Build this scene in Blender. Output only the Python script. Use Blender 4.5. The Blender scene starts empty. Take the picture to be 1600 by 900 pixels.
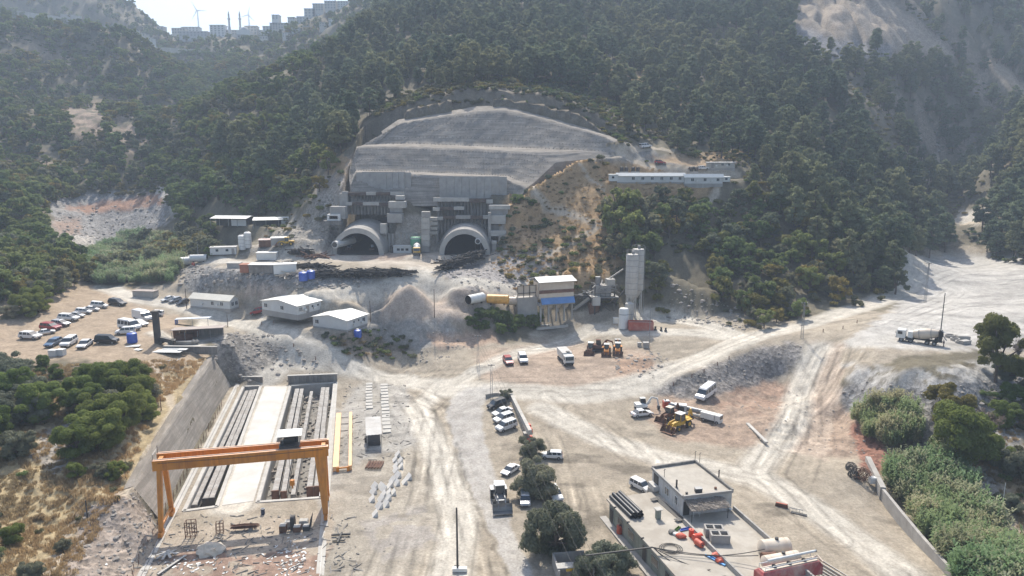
import bpy, bmesh, math, random
import numpy as np
from mathutils import Vector, Matrix, noise as mnoise
random.seed(7); rng = np.random.default_rng(7)
R = math.radians
sc = bpy.context.scene
col = sc.collection

# ------------------------------------------------------------------ camera, world, sun, exposure
CAM_H = 57.0; F = 1100.0; PITCH = math.atan(210.0 / F)
SP, CP = math.sin(PITCH), math.cos(PITCH)
cd = bpy.data.cameras.new('camera'); cam = bpy.data.objects.new('camera', cd); col.objects.link(cam)
cd.sensor_width = 36.0; cd.lens = 36.0 * F / 1600.0
cd.clip_start = 1.0; cd.clip_end = 20000
cam.location = (0, 0, CAM_H); cam.rotation_euler = (math.pi / 2 - PITCH, 0, 0)
sc.camera = cam
SUN_EL, SUN_AZ = 50.0, -6.0            # azimuth clockwise from +Y: the sun stands beyond the site
w = bpy.data.worlds.new('World'); sc.world = w; w.use_nodes = True
nt = w.node_tree; bg = nt.nodes['Background']
sk = nt.nodes.new('ShaderNodeTexSky'); sk.sky_type = 'NISHITA'; sk.sun_disc = False
sk.sun_elevation = R(SUN_EL); sk.sun_rotation = R(SUN_AZ); sk.altitude = 200
sk.air_density = 1.0; sk.dust_density = 3.0; sk.ozone_density = 1.6
nt.links.new(sk.outputs[0], bg.inputs[0]); bg.inputs[1].default_value = 0.15
ld = bpy.data.lights.new('sun', 'SUN'); ld.energy = 5.0; ld.angle = R(0.5); ld.color = (1.0, 0.94, 0.84)
sun = bpy.data.objects.new('sun', ld); col.objects.link(sun)
sd = Vector((math.sin(R(SUN_AZ)) * math.cos(R(SUN_EL)), math.cos(R(SUN_AZ)) * math.cos(R(SUN_EL)), math.sin(R(SUN_EL))))
sun.rotation_euler = (-sd).to_track_quat('-Z', 'Y').to_euler(); sun.location = (0, 150, 300)
sc.view_settings.view_transform = 'Standard'; sc.view_settings.look = 'None'
sc.view_settings.exposure = 0.53; sc.view_settings.gamma = 1.0
sc.render.engine = 'CYCLES'
sc.cycles.max_bounces = 6; sc.cycles.diffuse_bounces = 3; sc.cycles.glossy_bounces = 2
sc.cycles.transmission_bounces = 3; sc.cycles.volume_bounces = 1; sc.cycles.transparent_max_bounces = 6
HAZE_DENSITY = 0.0003

# ------------------------------------------------------------------ helpers
def ray(px, py):
    u = (px - 800.0) / F; v = (py - 450.0) / F
    return u, CP - v * SP, -SP - v * CP
def on_z(px, py, z):
    a, b, c = ray(px, py); t = (z - CAM_H) / c
    return a * t, b * t, z
def on_Y(px, py, Y):
    a, b, c = ray(px, py); t = Y / b
    return a * t, Y, CAM_H + c * t
def proj(X, Y, Z):
    d = Y * CP - (Z - CAM_H) * SP
    e = -(Z - CAM_H) * CP - Y * SP
    return 800 + F * X / d, 450 + F * e / d

def _hash(ix, iy, s):
    h = (ix.astype(np.int64) * 374761393 + iy.astype(np.int64) * 668265263 + s * 974634777) & 0x7fffffff
    h = (h ^ (h >> 13)) * 1274126177 & 0x7fffffff
    return ((h ^ (h >> 16)) & 0xffff) / 65535.0
def vnoise(x, y, s=0):
    x = np.asarray(x, float); y = np.asarray(y, float)
    ix = np.floor(x); iy = np.floor(y); fx = x - ix; fy = y - iy
    fx = fx * fx * (3 - 2 * fx); fy = fy * fy * (3 - 2 * fy)
    a = _hash(ix, iy, s); b = _hash(ix + 1, iy, s); c = _hash(ix, iy + 1, s); d = _hash(ix + 1, iy + 1, s)
    return (a + (b - a) * fx) * (1 - fy) + (c + (d - c) * fx) * fy
def fbm(x, y, s=0, o=4):
    t = 0; a = 0.5; n = 0
    for k in range(o):
        t = t + a * vnoise(x, y, s + k * 17); n += a; a *= .5; x = x * 2.03 + 3.1; y = y * 2.03 + 7.7
    return t / n
def inpoly(x, y, poly):
    x = np.asarray(x, float); y = np.asarray(y, float)
    c = np.zeros(x.shape, bool); n = len(poly); j = n - 1
    for i in range(n):
        xi, yi = poly[i][:2]; xj, yj = poly[j][:2]
        if yi != yj:
            c ^= ((yi > y) != (yj > y)) & (x < (xj - xi) * (y - yi) / (yj - yi) + xi)
        j = i
    return c
def dpoly(x, y, pts, closed=False):
    x = np.asarray(x, float); y = np.asarray(y, float)
    d = np.full(x.shape, 1e9); n = len(pts)
    for i in range(n if closed else n - 1):
        ax, ay = pts[i][:2]; bx, by = pts[(i + 1) % n][:2]
        vx, vy = bx - ax, by - ay; L = vx * vx + vy * vy + 1e-9
        t = np.clip(((x - ax) * vx + (y - ay) * vy) / L, 0, 1)
        d = np.minimum(d, np.hypot(x - ax - t * vx, y - ay - t * vy))
    return d
def soft(x, y, poly, wdt):
    s = np.where(inpoly(x, y, poly), 1.0, -1.0) * dpoly(x, y, poly, True)
    return np.clip(s / wdt + .5, 0, 1)

def mesh_np(name, V, Fc, smooth=False):
    """V (n,3), Fc (m,k)"""
    me = bpy.data.meshes.new(name); V = np.asarray(V, np.float32); Fc = np.asarray(Fc, np.int32)
    m, k = Fc.shape
    me.vertices.add(len(V)); me.vertices.foreach_set('co', V.ravel())
    me.loops.add(m * k); me.loops.foreach_set('vertex_index', Fc.ravel())
    me.polygons.add(m); me.polygons.foreach_set('loop_start', np.arange(0, m * k, k, dtype=np.int32))
    me.polygons.foreach_set('loop_total', np.full(m, k, np.int32))
    if smooth: me.polygons.foreach_set('use_smooth', np.ones(m, bool))
    me.update(); return me
def link(name, me, mat=None, parent=None):
    o = bpy.data.objects.new(name, me); col.objects.link(o)
    if mat is not None and not len(me.materials): me.materials.append(mat)
    if parent is not None: o.parent = parent
    return o
def tag(o, label=None, cat=None, group=None, kind=None):
    if label: o['label'] = label
    if cat: o['category'] = cat
    if group: o['group'] = group
    if kind: o['kind'] = kind
    return o

# ------------------------------------------------------------------ materials
MATS = {}
def nodes_of(m): return m.node_tree.nodes, m.node_tree.links
def ramp(N, L, fac, stops):
    r = N.new('ShaderNodeValToRGB'); e = r.color_ramp.elements
    while len(e) < len(stops): e.new(.5)
    for i, (p, c) in enumerate(stops): e[i].position = p; e[i].color = (*c[:3], 1)
    L.new(fac, r.inputs[0]); return r.outputs[0]
def tex(N, L, scale, detail=4, rough=.6, coord='Object', sy=None, dist=0):
    tc = N.new('ShaderNodeTexCoord'); n = N.new('ShaderNodeTexNoise'); n.inputs['Scale'].default_value = scale
    n.inputs['Detail'].default_value = detail; n.inputs['Roughness'].default_value = rough
    n.inputs['Distortion'].default_value = dist
    if sy:
        mp = N.new('ShaderNodeMapping'); mp.inputs['Scale'].default_value = sy
        L.new(tc.outputs[coord], mp.inputs[0]); L.new(mp.outputs[0], n.inputs[0])
    else: L.new(tc.outputs[coord], n.inputs[0])
    return n.outputs['Fac']
def mixc(N, L, fac, a, b, mode='MIX'):
    m = N.new('ShaderNodeMix'); m.data_type = 'RGBA'; m.blend_type = mode
    for s, v in ((0, fac), (6, a), (7, b)):
        if hasattr(v, 'links'): L.new(v, m.inputs[s])
        elif s == 0: m.inputs[0].default_value = v
        else: m.inputs[s].default_value = (*v[:3], 1)
    return m.outputs[2]
def simple(name, c, rough=.8, metal=0, var=.25, scale=.6, dirt=None, dirt_amt=.5, bump=.15, streak=None, spec=None, strata=None):
    """painted / mineral surface: base colour with noise variation, dust patches and fine bump"""
    if name in MATS: return MATS[name]
    m = bpy.data.materials.new(name); m.use_nodes = True; N, L = nodes_of(m); b = N['Principled BSDF']
    f = tex(N, L, scale, 6, .65)
    lo = tuple(x * (1 - var) for x in c); hi = tuple(min(1, x * (1 + var)) for x in c)
    o = ramp(N, L, f, [(.32, lo), (.68, hi)])
    if dirt is not None:
        g = tex(N, L, scale * .45, 5, .7, dist=.4)
        k = ramp(N, L, g, [(.42, (0, 0, 0)), (.66, (dirt_amt,) * 3)])
        o = mixc(N, L, k, o, dirt)
    if streak is not None:
        g = tex(N, L, 1.0, 4, .6, sy=(2.2, 2.2, .15))
        k = ramp(N, L, g, [(.45, (0, 0, 0)), (.75, (.7,) * 3)])
        o = mixc(N, L, k, o, streak)
    if strata is not None:
        g = tex(N, L, 1.0, 4, .7, sy=(.09, .09, 1.9))
        o = mixc(N, L, ramp(N, L, g, [(.44, (0, 0, 0)), (.6, (.75,) * 3)]), o, strata)
    L.new(o, b.inputs['Base Color'])
    b.inputs['Roughness'].default_value = rough; b.inputs['Metallic'].default_value = metal
    if spec is not None: b.inputs['Specular IOR Level'].default_value = spec
    if bump:
        bn = N.new('ShaderNodeBump'); bn.inputs['Strength'].default_value = bump; bn.inputs['Distance'].default_value = .1
        L.new(tex(N, L, scale * 6, 4, .6), bn.inputs['Height']); L.new(bn.outputs[0], b.inputs['Normal'])
    MATS[name] = m; return m

def ground_mat():
    m = bpy.data.materials.new('earth'); m.use_nodes = True; N, L = nodes_of(m); b = N['Principled BSDF']
    at = N.new('ShaderNodeAttribute'); at.attribute_name = 'cover'
    f1 = tex(N, L, .35, 8, .7); f2 = tex(N, L, 2.4, 6, .75)
    c = mixc(N, L, 1.0, at.outputs['Color'], ramp(N, L, f1, [(.3, (.78, .77, .76)), (.7, (1.18, 1.19, 1.2))]), 'MULTIPLY')
    c = mixc(N, L, 1.0, c, ramp(N, L, f2, [(.3, (.72,) * 3), (.62, (1.2,) * 3)]), 'MULTIPLY')
    v = N.new('ShaderNodeTexVoronoi'); v.inputs['Scale'].default_value = 1.3
    tc = N.new('ShaderNodeTexCoord'); L.new(tc.outputs['Object'], v.inputs[0])
    rk = N.new('ShaderNodeAttribute'); rk.attribute_name = 'rocky'
    mm = N.new('ShaderNodeMath'); mm.operation = 'MULTIPLY'; mm.inputs[1].default_value = .8; L.new(rk.outputs['Fac'], mm.inputs[0])
    c = mixc(N, L, mm.outputs[0], c, mixc(N, L, 1.0, c, ramp(N, L, v.outputs['Color'], [(.1, (.45,) * 3), (.8, (1.35,) * 3)]), 'MULTIPLY'))
    L.new(c, b.inputs['Base Color']); b.inputs['Roughness'].default_value = .95
    b.inputs['Specular IOR Level'].default_value = .2
    bn = N.new('ShaderNodeBump'); bn.inputs['Strength'].default_value = .55; bn.inputs['Distance'].default_value = .25
    ad = N.new('ShaderNodeMath'); ad.operation = 'ADD'; L.new(f2, ad.inputs[0])
    m2 = N.new('ShaderNodeMath'); m2.operation = 'MULTIPLY'; L.new(rk.outputs['Fac'], m2.inputs[0]); L.new(v.outputs['Distance'], m2.inputs[1])
    L.new(m2.outputs[0], ad.inputs[1]); L.new(ad.outputs[0], bn.inputs['Height']); L.new(bn.outputs[0], b.inputs['Normal'])
    return m
def leaf_mat(name, c, c2, var=.35, trans=.48):
    m = bpy.data.materials.new(name); m.use_nodes = True; N, L = nodes_of(m); b = N['Principled BSDF']
    oi = N.new('ShaderNodeObjectInfo')
    f = tex(N, L, .9, 3, .6)
    ln = N.new('ShaderNodeTexNoise'); ln.inputs['Scale'].default_value = .022; ln.inputs['Detail'].default_value = 3; L.new(oi.outputs['Location'], ln.inputs[0])
    a = N.new('ShaderNodeMath'); a.operation = 'ADD'; L.new(f, a.inputs[0]); L.new(oi.outputs['Random'], a.inputs[1])
    h = N.new('ShaderNodeMath'); h.operation = 'MULTIPLY'; h.inputs[1].default_value = .5; L.new(a.outputs[0], h.inputs[0])
    lo = tuple(x * (1 - var) for x in c)
    o = ramp(N, L, h.outputs[0], [(.15, lo), (.5, c), (.85, c2)])
    o = mixc(N, L, ramp(N, L, ln.outputs['Fac'], [(.42, (0, 0, 0)), (.62, (.65,) * 3)]), o, (c2[0] * 1.25, c2[1] * 1.02, c2[2] * .85))
    L.new(o, b.inputs['Base Color']); b.inputs['Roughness'].default_value = .75; b.inputs['Specular IOR Level'].default_value = .2
    t = N.new('ShaderNodeBsdfTranslucent'); L.new(o, t.inputs[0])
    mx = N.new('ShaderNodeMixShader'); mx.inputs[0].default_value = trans
    L.new(b.outputs[0], mx.inputs[1]); L.new(t.outputs[0], mx.inputs[2]); L.new(mx.outputs[0], N['Material Output'].inputs[0])
    return m
EARTH = ground_mat()
SHOT = simple('shotcrete', (.30, .265, .225), .95, var=.3, scale=.25, dirt=(.33, .305, .27), dirt_amt=.55, bump=.9, streak=(.24, .21, .18), spec=.15, strata=(.2, .178, .15))
AGED = simple('aged_steel', (.085, .06, .05), .9, var=.3, scale=1, dirt=(.2, .17, .14))
CONC = simple('concrete', (.35, .33, .3), .85, var=.2, scale=.5, dirt=(.26, .24, .21), dirt_amt=.5, bump=.2, streak=(.3, .28, .26))
CONC_L = simple('pale_concrete', (.43, .41, .37), .85, var=.14, scale=.6, dirt=(.34, .31, .27), dirt_amt=.55)
BEAMC = simple('girder_concrete', (.36, .34, .31), .9, var=.2, scale=1.2, dirt=(.2, .17, .14), dirt_amt=.7, streak=(.22, .2, .18))
PITCH_ = simple('charred_steel', (.028, .026, .025), .9, var=.4, scale=2, dirt=(.1, .085, .07), dirt_amt=.5)
CONC_D = simple('dark_concrete', (.19, .175, .155), .9, var=.25, scale=.6, dirt=(.33, .31, .28), streak=(.1, .1, .1))
WHITE = simple('white_paint', (.64, .64, .61), .5, var=.05, scale=.8, dirt=(.5, .46, .4), dirt_amt=.35, bump=.03)
CARW = simple('white_car_paint', (.66, .66, .65), .35, var=.05, bump=0, spec=.6, scale=1.2, dirt=(.5, .46, .4), dirt_amt=.4)
CARS = simple('silver_car_paint', (.45, .46, .47), .3, metal=.5, var=.03, bump=0)
CARB = simple('black_car_paint', (.025, .027, .03), .25, var=.05, bump=0)
CARBL = simple('blue_car_paint', (.07, .13, .22), .3, var=.05, bump=0)
CARR = simple('red_car_paint', (.3, .03, .035), .3, var=.05, bump=0)
GLASS = simple('dark_glass', (.03, .04, .05), .12, var=.05, bump=0, spec=.8)
RUBBER = simple('rubber', (.03, .03, .03), .9, var=.2, dirt=(.2, .18, .15), dirt_amt=.5, bump=0)
STEEL = simple('grey_steel', (.25, .26, .27), .5, metal=.5, var=.2, dirt=(.3, .25, .2), bump=.05)
DARKST = simple('dark_steel', (.045, .045, .045), .7, var=.3, dirt=(.14, .11, .08), bump=.05)
ORANGE = simple('orange_paint', (.62, .23, .022), .5, var=.12, scale=.5, dirt=(.4, .2, .08), dirt_amt=.5, bump=.03, streak=(.33, .11, .03))
PEACH = simple('faded_orange_paint', (.72, .42, .2), .6, var=.1, dirt=(.5, .35, .22), bump=.05)
YELLOW = simple('yellow_paint', (.6, .36, .03), .5, var=.12, dirt=(.35, .27, .15), bump=.03)
RED = simple('red_paint', (.5, .08, .04), .6, var=.15, dirt=(.4, .2, .14), bump=.03)
RUST = simple('rust', (.14, .07, .045), .9, var=.35, scale=1.5, dirt=(.25, .15, .1), bump=.3)
BLUE = simple('blue_plastic', (.03, .09, .42), .4, var=.08, dirt=(.1, .18, .4), bump=0)
GREEN = simple('green_paint', (.1, .3, .17), .5, var=.1, bump=0)
ROOFW = simple('white_roof_sheet', (.66, .65, .6), .5, var=.06, scale=.7, dirt=(.6, .56, .5), dirt_amt=.4, bump=.05)
ROOFG = simple('grey_roof_sheet', (.42, .41, .39), .7, var=.15, dirt=(.3, .27, .24), bump=.1)
ROOFB = simple('brown_roof_sheet', (.3, .25, .22), .8, var=.15, dirt=(.4, .35, .3), bump=.1)
WALLW = simple('white_wall', (.57, .57, .55), .7, var=.06, scale=.6, dirt=(.5, .47, .42), dirt_amt=.4, bump=.03)
BARK = simple('bark', (.12, .09, .07), .95, var=.3, scale=2)
BEIGE = simple('beige_tank_paint', (.6, .52, .42), .5, var=.08, dirt=(.4, .3, .22), bump=.02)
MOSS = simple('moss_slime', (.12, .13, .03), .9, var=.4, scale=1.2)
BRUSHWOOD = simple('dry_thatch', (.3, .26, .22), .95, var=.4, scale=3, bump=.8)
ROCK = simple('rock', (.30, .275, .24), .95, var=.3, scale=1.5, dirt=(.3, .2, .16), dirt_amt=.4, bump=.5)
TARP = simple('tarpaulin', (.52, .46, .37), .8, var=.12, bump=.3)
CLAY = simple('clay_brick', (.33, .15, .1), .9, var=.2)
PINE_M = leaf_mat('pine_needles', (.12, .158, .09), (.215, .25, .145))
BROAD_M = leaf_mat('green_leaves', (.12, .175, .06), (.2, .255, .09))
OLIVE_M = leaf_mat('olive_leaves', (.13, .155, .095), (.21, .23, .15))
YELG_M = leaf_mat('yellow_green_leaves', (.15, .16, .05), (.25, .22, .07))
MAQ_M = leaf_mat('scrub_leaves', (.085, .11, .055), (.16, .16, .085))
REED_M = leaf_mat('reed_blades', (.11, .2, .08), (.24, .33, .17), trans=.4)
DRYG_M = leaf_mat('dry_grass', (.3, .23, .13), (.46, .38, .24))
DEAD_M = leaf_mat('bare_twigs', (.16, .14, .13), (.24, .21, .19))
BRIGHT_M = leaf_mat('bright_leaves', (.07, .16, .03), (.13, .24, .05))
# ------------------------------------------------------------------ terrain control points
C = []
def cz(*pts):
    for px, py, z in pts: C.append(on_z(px, py, z))
def cY(*pts):
    for px, py, Y in pts: C.append(on_Y(px, py, Y))
cz((225,900,0),(500,900,0),(650,900,0),(400,800,0),(520,800,0),(600,740,0),(560,640,.3),(527,592,.6),(375,604,0),(450,595,.3),(640,700,.3),
   (340,700,0),(450,700,0),(700,620,1),(740,700,.5),(790,800,0),(830,890,-.3),(900,700,.5),(950,800,0),(1100,690,.5),(880,880,-.3),
   (1000,760,0),(1200,760,0),(1300,800,-.3),(1450,890,-.8),(1150,700,.3),(1340,740,0),(1250,660,.5),(1150,640,.8),(1050,640,1),
   (760,605,3),(900,615,2.5),(1000,590,3.6),(1100,558,5.5),(1170,530,8),(1260,508,10),(1350,480,12),(1420,450,13),(1430,405,15.5),
   (800,560,4.5),(900,560,4.5),(1000,545,5.5),(950,590,3.8),(740,560,4),(680,560,3),(600,560,2),
   (1060,500,8),(900,500,7.2),(960,510,7),(1050,520,7.5),(840,505,6.6),(1110,515,8),
   (500,400,23),(560,397,23),(730,395,23),(650,410,22),(400,405,22),(340,400,22),(650,440,18.8),(700,455,16.8),(620,425,21.3),(780,452,16.3),(900,470,12),
   (480,455,17),(400,445,18),(340,460,14),(300,470,12.6),(240,460,13.6),(200,450,14.5),(590,500,9.2),(700,520,6.6),(540,520,9.3),(450,505,9.5),(345,490,10),(400,480,11.5),(560,420,21.8),(560,440,19),(560,460,16.2),(640,465,16),(680,490,10.3),
   (430,520,8.6),(500,550,5.5),(390,500,9.8),(340,510,8.8),
   (100,530,12),(30,520,12),(180,500,12),(200,545,11.5),(150,560,11.5),(290,556,9.2),(250,620,7.6),(325,560,8.8),(290,620,7.4),(240,700,6),(200,765,5),(198,785,4.6),(220,800,2.6),(236,815,1.2),
   (355,607,0),(315,670,0),(280,745,0),(250,808,0),(350,560,7),
   (60,800,4),(100,880,3),(10,880,4),(130,700,7),(60,640,9),(0,700,8),(140,790,4.5),(170,850,2.2),(150,450,14),(60,460,16),(20,440,17),
   (220,420,15),(220,390,16),(0,400,20),(60,400,18),
   (1500,420,15),(1590,440,14),(1560,400,16),(1400,480,12.6),(1500,500,12.4),(1590,500,12),(1440,540,11.8),(1350,540,11),(1280,530,10),(1440,565,10.8),(1350,562,9.6),(1500,548,11.5),(1400,592,10.0),(1450,598,10.2),(1500,592,10.4),(1335,578,8.3),(1500,640,6),(1440,690,1.5),(1380,700,0),
   (1300,600,4),(1210,560,6),(1240,640,.8),(1020,612,2),(1078,621,1.5),(1150,603,1.6),(1205,585,2.2),(1062,588,4.3),(1105,572,5.6),(1150,553,7.2),(1212,532,9),(480,560,3.5),(420,548,5),(560,578,1.5),(450,528,8),(510,552,5.2),(1400,560,10.4),(1400,640,4.5),(1450,645,5.8),(1480,700,1),(1560,760,-2),(1590,850,-4),(1440,725,-.5),
   (1480,800,-3),(1590,700,2),(1570,640,5),(1590,590,8.5),(1370,700,-.4),(1400,780,-2.5),(1530,860,-3.5),(1320,650,0))
cz((-200,900,6),(-200,600,14),(-200,450,20),(1800,900,0),(1800,700,5),(1800,520,11))
cz((0,1000,3),(400,1000,0),(800,1000,0),(1200,1000,-.5),(1600,1000,-2),(300,1250,0),(800,1250,0),(1300,1250,-1))
cY((560,340,256),(700,340,256),(800,340,250),(600,290,260),(760,290,260),(600,272,265),(760,275,265),(600,230,278),(760,230,278),(640,180,292),
   (800,172,296),(900,195,292),(940,235,286),(520,250,278),(560,205,300),(500,300,262),(510,350,252),(450,350,262),
   (800,120,350),(800,60,440),(800,0,540),(800,-60,680),(700,120,350),(650,60,450),
   (1045,292,266),(960,288,268),(1135,292,268),(1045,272,276),(1150,268,280),(1100,400,235),(1100,340,255),(1000,340,252),(1000,400,233),(1000,450,220),
   (1050,490,212),(1150,490,204),(1200,505,196),(850,330,255),(850,390,238),(900,420,228),(940,350,248),(900,250,280),(860,243,281),(852,248,277),(830,262,271),(830,296,259),(812,312,256),(842,282,264),(870,256,274),(905,247,281),(872,238,282.5),(912,239,283.5),(952,238,285),(1000,232,292),(940,285,268),
   (1000,190,330),(1000,120,400),(1000,60,480),(1000,0,560),(1000,-60,680),(1100,220,320),(1200,300,275),(1200,240,320),(1200,150,390),(1200,70,460),(1200,0,540),(1200,-60,660),
   (1300,450,222),(1300,370,250),(1300,300,300),(1400,380,268),(1400,300,330),(1400,200,400),(1400,100,480),(1400,0,560),(1400,-60,650),(1250,420,228),(1200,400,238),(1160,440,220),
   (1560,-4,620),(1620,18,620),(1700,60,620),(1560,60,560),(1600,120,520),
   (1500,345,350),(1460,265,450),(1520,300,400),(1550,250,390),(1600,190,400),(1600,300,320),(1580,370,295),(1500,200,480),(1530,160,500),(1750,150,360),(1750,300,290),
   (170,370,325),(170,400,300),(30,330,300),(60,380,270),(365,352,285),(440,352,275),(300,360,300),(375,385,250),
   (0,290,340),(100,250,400),(200,260,390),(0,200,440),(100,150,540),(0,100,570),(80,80,620),(0,30,650),(100,38,660),(160,42,660),(200,60,660),(240,90,650),(280,110,640),
   (-200,300,330),(-200,100,520),(-200,0,620),
   (250,72,900),(300,78,850),(400,62,880),(340,58,905),(430,50,880),(480,30,880),(540,5,900),(262,58,1000),
   (300,190,520),(330,150,640),(600,50,470),(520,90,440),(440,140,400),(370,190,370),(560,20,760),(480,60,770),(400,100,720),(300,250,380),(350,300,310),(430,250,330),(450,300,290),(500,200,350),(455,165,395),(392,125,690),(550,150,370),(600,100,420),(640,10,540),(470,80,740),(200,180,480),(200,120,590))
# land behind the crests drops away again
for a in ((0,760,120),(-150,760,120),(150,780,125)): pass
C += [(-450, 1200, 175), (-300, 1250, 170), (-150, 1250, 200), (0, 1250, 300), (300, 1250, 330), (600, 1250, 300), (900, 1100, 260),
      (-598, 1000, 283), (-740, 1000, 300), (-523, 1000, 258), (-480, 1000, 224), (-560, 1120, 250), (560, 820, 170), (420, 900, 260), (600, 700, 150), (-480, 800, 120), (-600, 820, 110), (-420, 790, 110)]
C = np.array(C, float)
def co(X, Y): return np.stack([X / (Y + 20), np.log(Y / 100.0) * .9], -1)
P = co(C[:, 0], C[:, 1])
def tps(r2): return np.where(r2 > 1e-12, r2 * np.log(r2 + 1e-12), 0)
D2 = ((P[:, None] - P[None]) ** 2).sum(-1)
n = len(P); A = np.zeros((n + 3, n + 3)); A[:n, :n] = tps(D2) + np.eye(n) * 2e-4
A[:n, n] = 1; A[:n, n+1:] = P; A[n, :n] = 1; A[n+1:, :n] = P.T
W = np.linalg.solve(A, np.concatenate([C[:, 2], [0, 0, 0]]))
def base_z(X, Y):
    sh = X.shape; q = co(X.ravel(), Y.ravel()); out = np.empty(len(q))
    for s in range(0, len(q), 40000):
        k = q[s:s+40000]; d = (k ** 2).sum(1)[:, None] + (P ** 2).sum(1)[None] - 2 * k @ P.T
        out[s:s+40000] = tps(np.maximum(d, 0)) @ W[:n] + W[n] + k @ W[n+1:]
    return out.reshape(sh)

# grid: columns fan out from the camera's foot, rows follow distance
us = (np.arange(-260, 1861, 2.0) - 800) / F
Ys = [66.0]
while Ys[-1] < 1150:
    y = Ys[-1]
    Ys.append(y + (min(y * y * 2.9e-5, 1.0) if y < 300 else 1.0 + (y - 300) * .008))
Ys = np.array(Ys)
GX = us[None] * (Ys[:, None] + 0) * 1.0 ; GY = np.repeat(Ys[:, None], len(us), 1)
GX = us[None] * np.repeat(Ys[:, None], len(us), 1) * 1.02
GZ = base_z(GX, GY)

# ---- local shapes on the land
def bump_mound(px, py, h, rx, ry, rot=0, p=1.0, cx=None):
    """heap: conical pile, base centre seen at pixel"""
    X, Y = ground_xy(px, py) if cx is None else cx
    c, s = math.cos(R(rot)), math.sin(R(rot)); dx, dy = GX - X, GY - Y
    d = np.hypot((dx * c + dy * s) / rx, (-dx * s + dy * c) / ry)
    d = d * (1 + .25 * (fbm(GX * .25, GY * .25, 5, 3) - .5))
    return h * np.clip(1 - d, 0, 1) ** p
def col_profile(px):
    # column of the grid whose vertices project nearest to px (x depends a little on z, so search by ray)
    Yr = Ys
    Xr = None
    return Yr
def ground_at(px, py):
    """first point of the land hit by the ray through the pixel"""
    a, b, c = ray(px, py); t = (Ys / b)
    X = a * t; Z = CAM_H + c * t
    fu = (X / (Ys * 1.02) - us[0]) / (us[1] - us[0]); i = np.clip(fu.astype(int), 0, len(us) - 2); k = np.clip(fu - i, 0, 1)
    r = np.arange(len(Ys)); zt = GZ[r, i] * (1 - k) + GZ[r, i + 1] * k
    d = Z - zt; j = np.argmax(d < 0)
    if d[j] >= 0: j = len(Ys) - 1
    j = max(j, 1); q = d[j-1] / (d[j-1] - d[j] + 1e-9); q = min(max(q, 0), 1)
    Y = Ys[j-1] + q * (Ys[j] - Ys[j-1]); X = a * Y / b
    return X, Y, zt[j-1] + q * (zt[j] - zt[j-1])
def ground_xy(px, py): return ground_at(px, py)[:2]
def zat(X, Y):
    X = np.asarray(X, float); Y = np.asarray(Y, float)
    j = np.clip(np.searchsorted(Ys, Y) - 1, 0, len(Ys) - 2); q = np.clip((Y - Ys[j]) / (Ys[j+1] - Ys[j]), 0, 1)
    def row(jj):
        fu = (X / (Ys[jj] * 1.02) - us[0]) / (us[1] - us[0]); i = np.clip(np.floor(fu).astype(int), 0, len(us) - 2); k = np.clip(fu - i, 0, 1)
        return GZ[jj, i] * (1 - k) + GZ[jj, i+1] * k
    return row(j) * (1 - q) + row(j + 1) * q
gp = lambda px, py: ground_xy(px, py)
def gpoly(pts): return [gp(*p) for p in pts]

# the flat casting yard under the gantry crane
YARD = gpoly([(215,905),(252,822),(330,660),(368,603),(528,590),(534,700),(530,905)])
YARD[0] = (YARD[0][0] + 4, 66); YARD[-1] = (YARD[-1][0] - 3, 66)
wy = soft(GX, GY, YARD, 1.5); GZ = GZ * (1 - wy)
# piles
piles = [(665,494,5.8,15,9,0,.75),(600,503,4.2,13,5,0,1),(478,476,2.6,15,6,0,1),(415,458,2.4,10,5,0,1),(548,487,2.2,9,5,0,1),(715,508,2.6,7,4,0,1),
         (745,470,3.2,10,5,0,1),(640,522,2.6,9,3.5,0,1),(690,545,1.6,8,3,0,1),(625,560,1.4,8,2.5,-20,1),(1010,565,1.0,8,4,0,1),(1075,590,1.4,9,3,20,1),
         (1040,470,7,10,10,0,.8),(1090,480,6,9,8,0,.8),(920,445,4,9,8,0,.8),(330,440,4.5,14,7,0,1),(390,425,1.5,8,4,0,1),(650,405,1.3,7,4,0,1),(440,415,1.2,7,3,0,1),
         (500,388,3.5,9,5,0,1),(455,385,2,8,5,0,1),(1480,535,.7,6,3,0,1),(370,535,2.5,10,5,-30,1),(460,545,1.6,14,4,-15,1),(750,575,.9,5,3,0,1),(880,440,2.5,10,6,0,1)]
for px, py, h, rx, ry, rot, pw in piles: GZ = GZ + bump_mound(px, py, h, rx, ry, rot, pw)
# spoil heap with a flat top in the valley
hx, hy, hz = on_Y(168, 345, 335)
d = np.hypot((GX - hx) / 34, (GY - hy - 6) / 22); d *= 1 + .15 * (fbm(GX * .1, GY * .1, 9) - .5)
hp = [on_z(*p, 29)[:2] for p in ((92,331),(140,327),(254,324),(262,312),(235,305),(150,309))]
hd_ = np.where(inpoly(GX, GY, hp), 0, dpoly(GX, GY, hp, True))
GZ = np.maximum(GZ, 29 - hd_ * .47 * (1 + .3 * (fbm(GX * .2, GY * .2, 3) - .5))) ; pass
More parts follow.
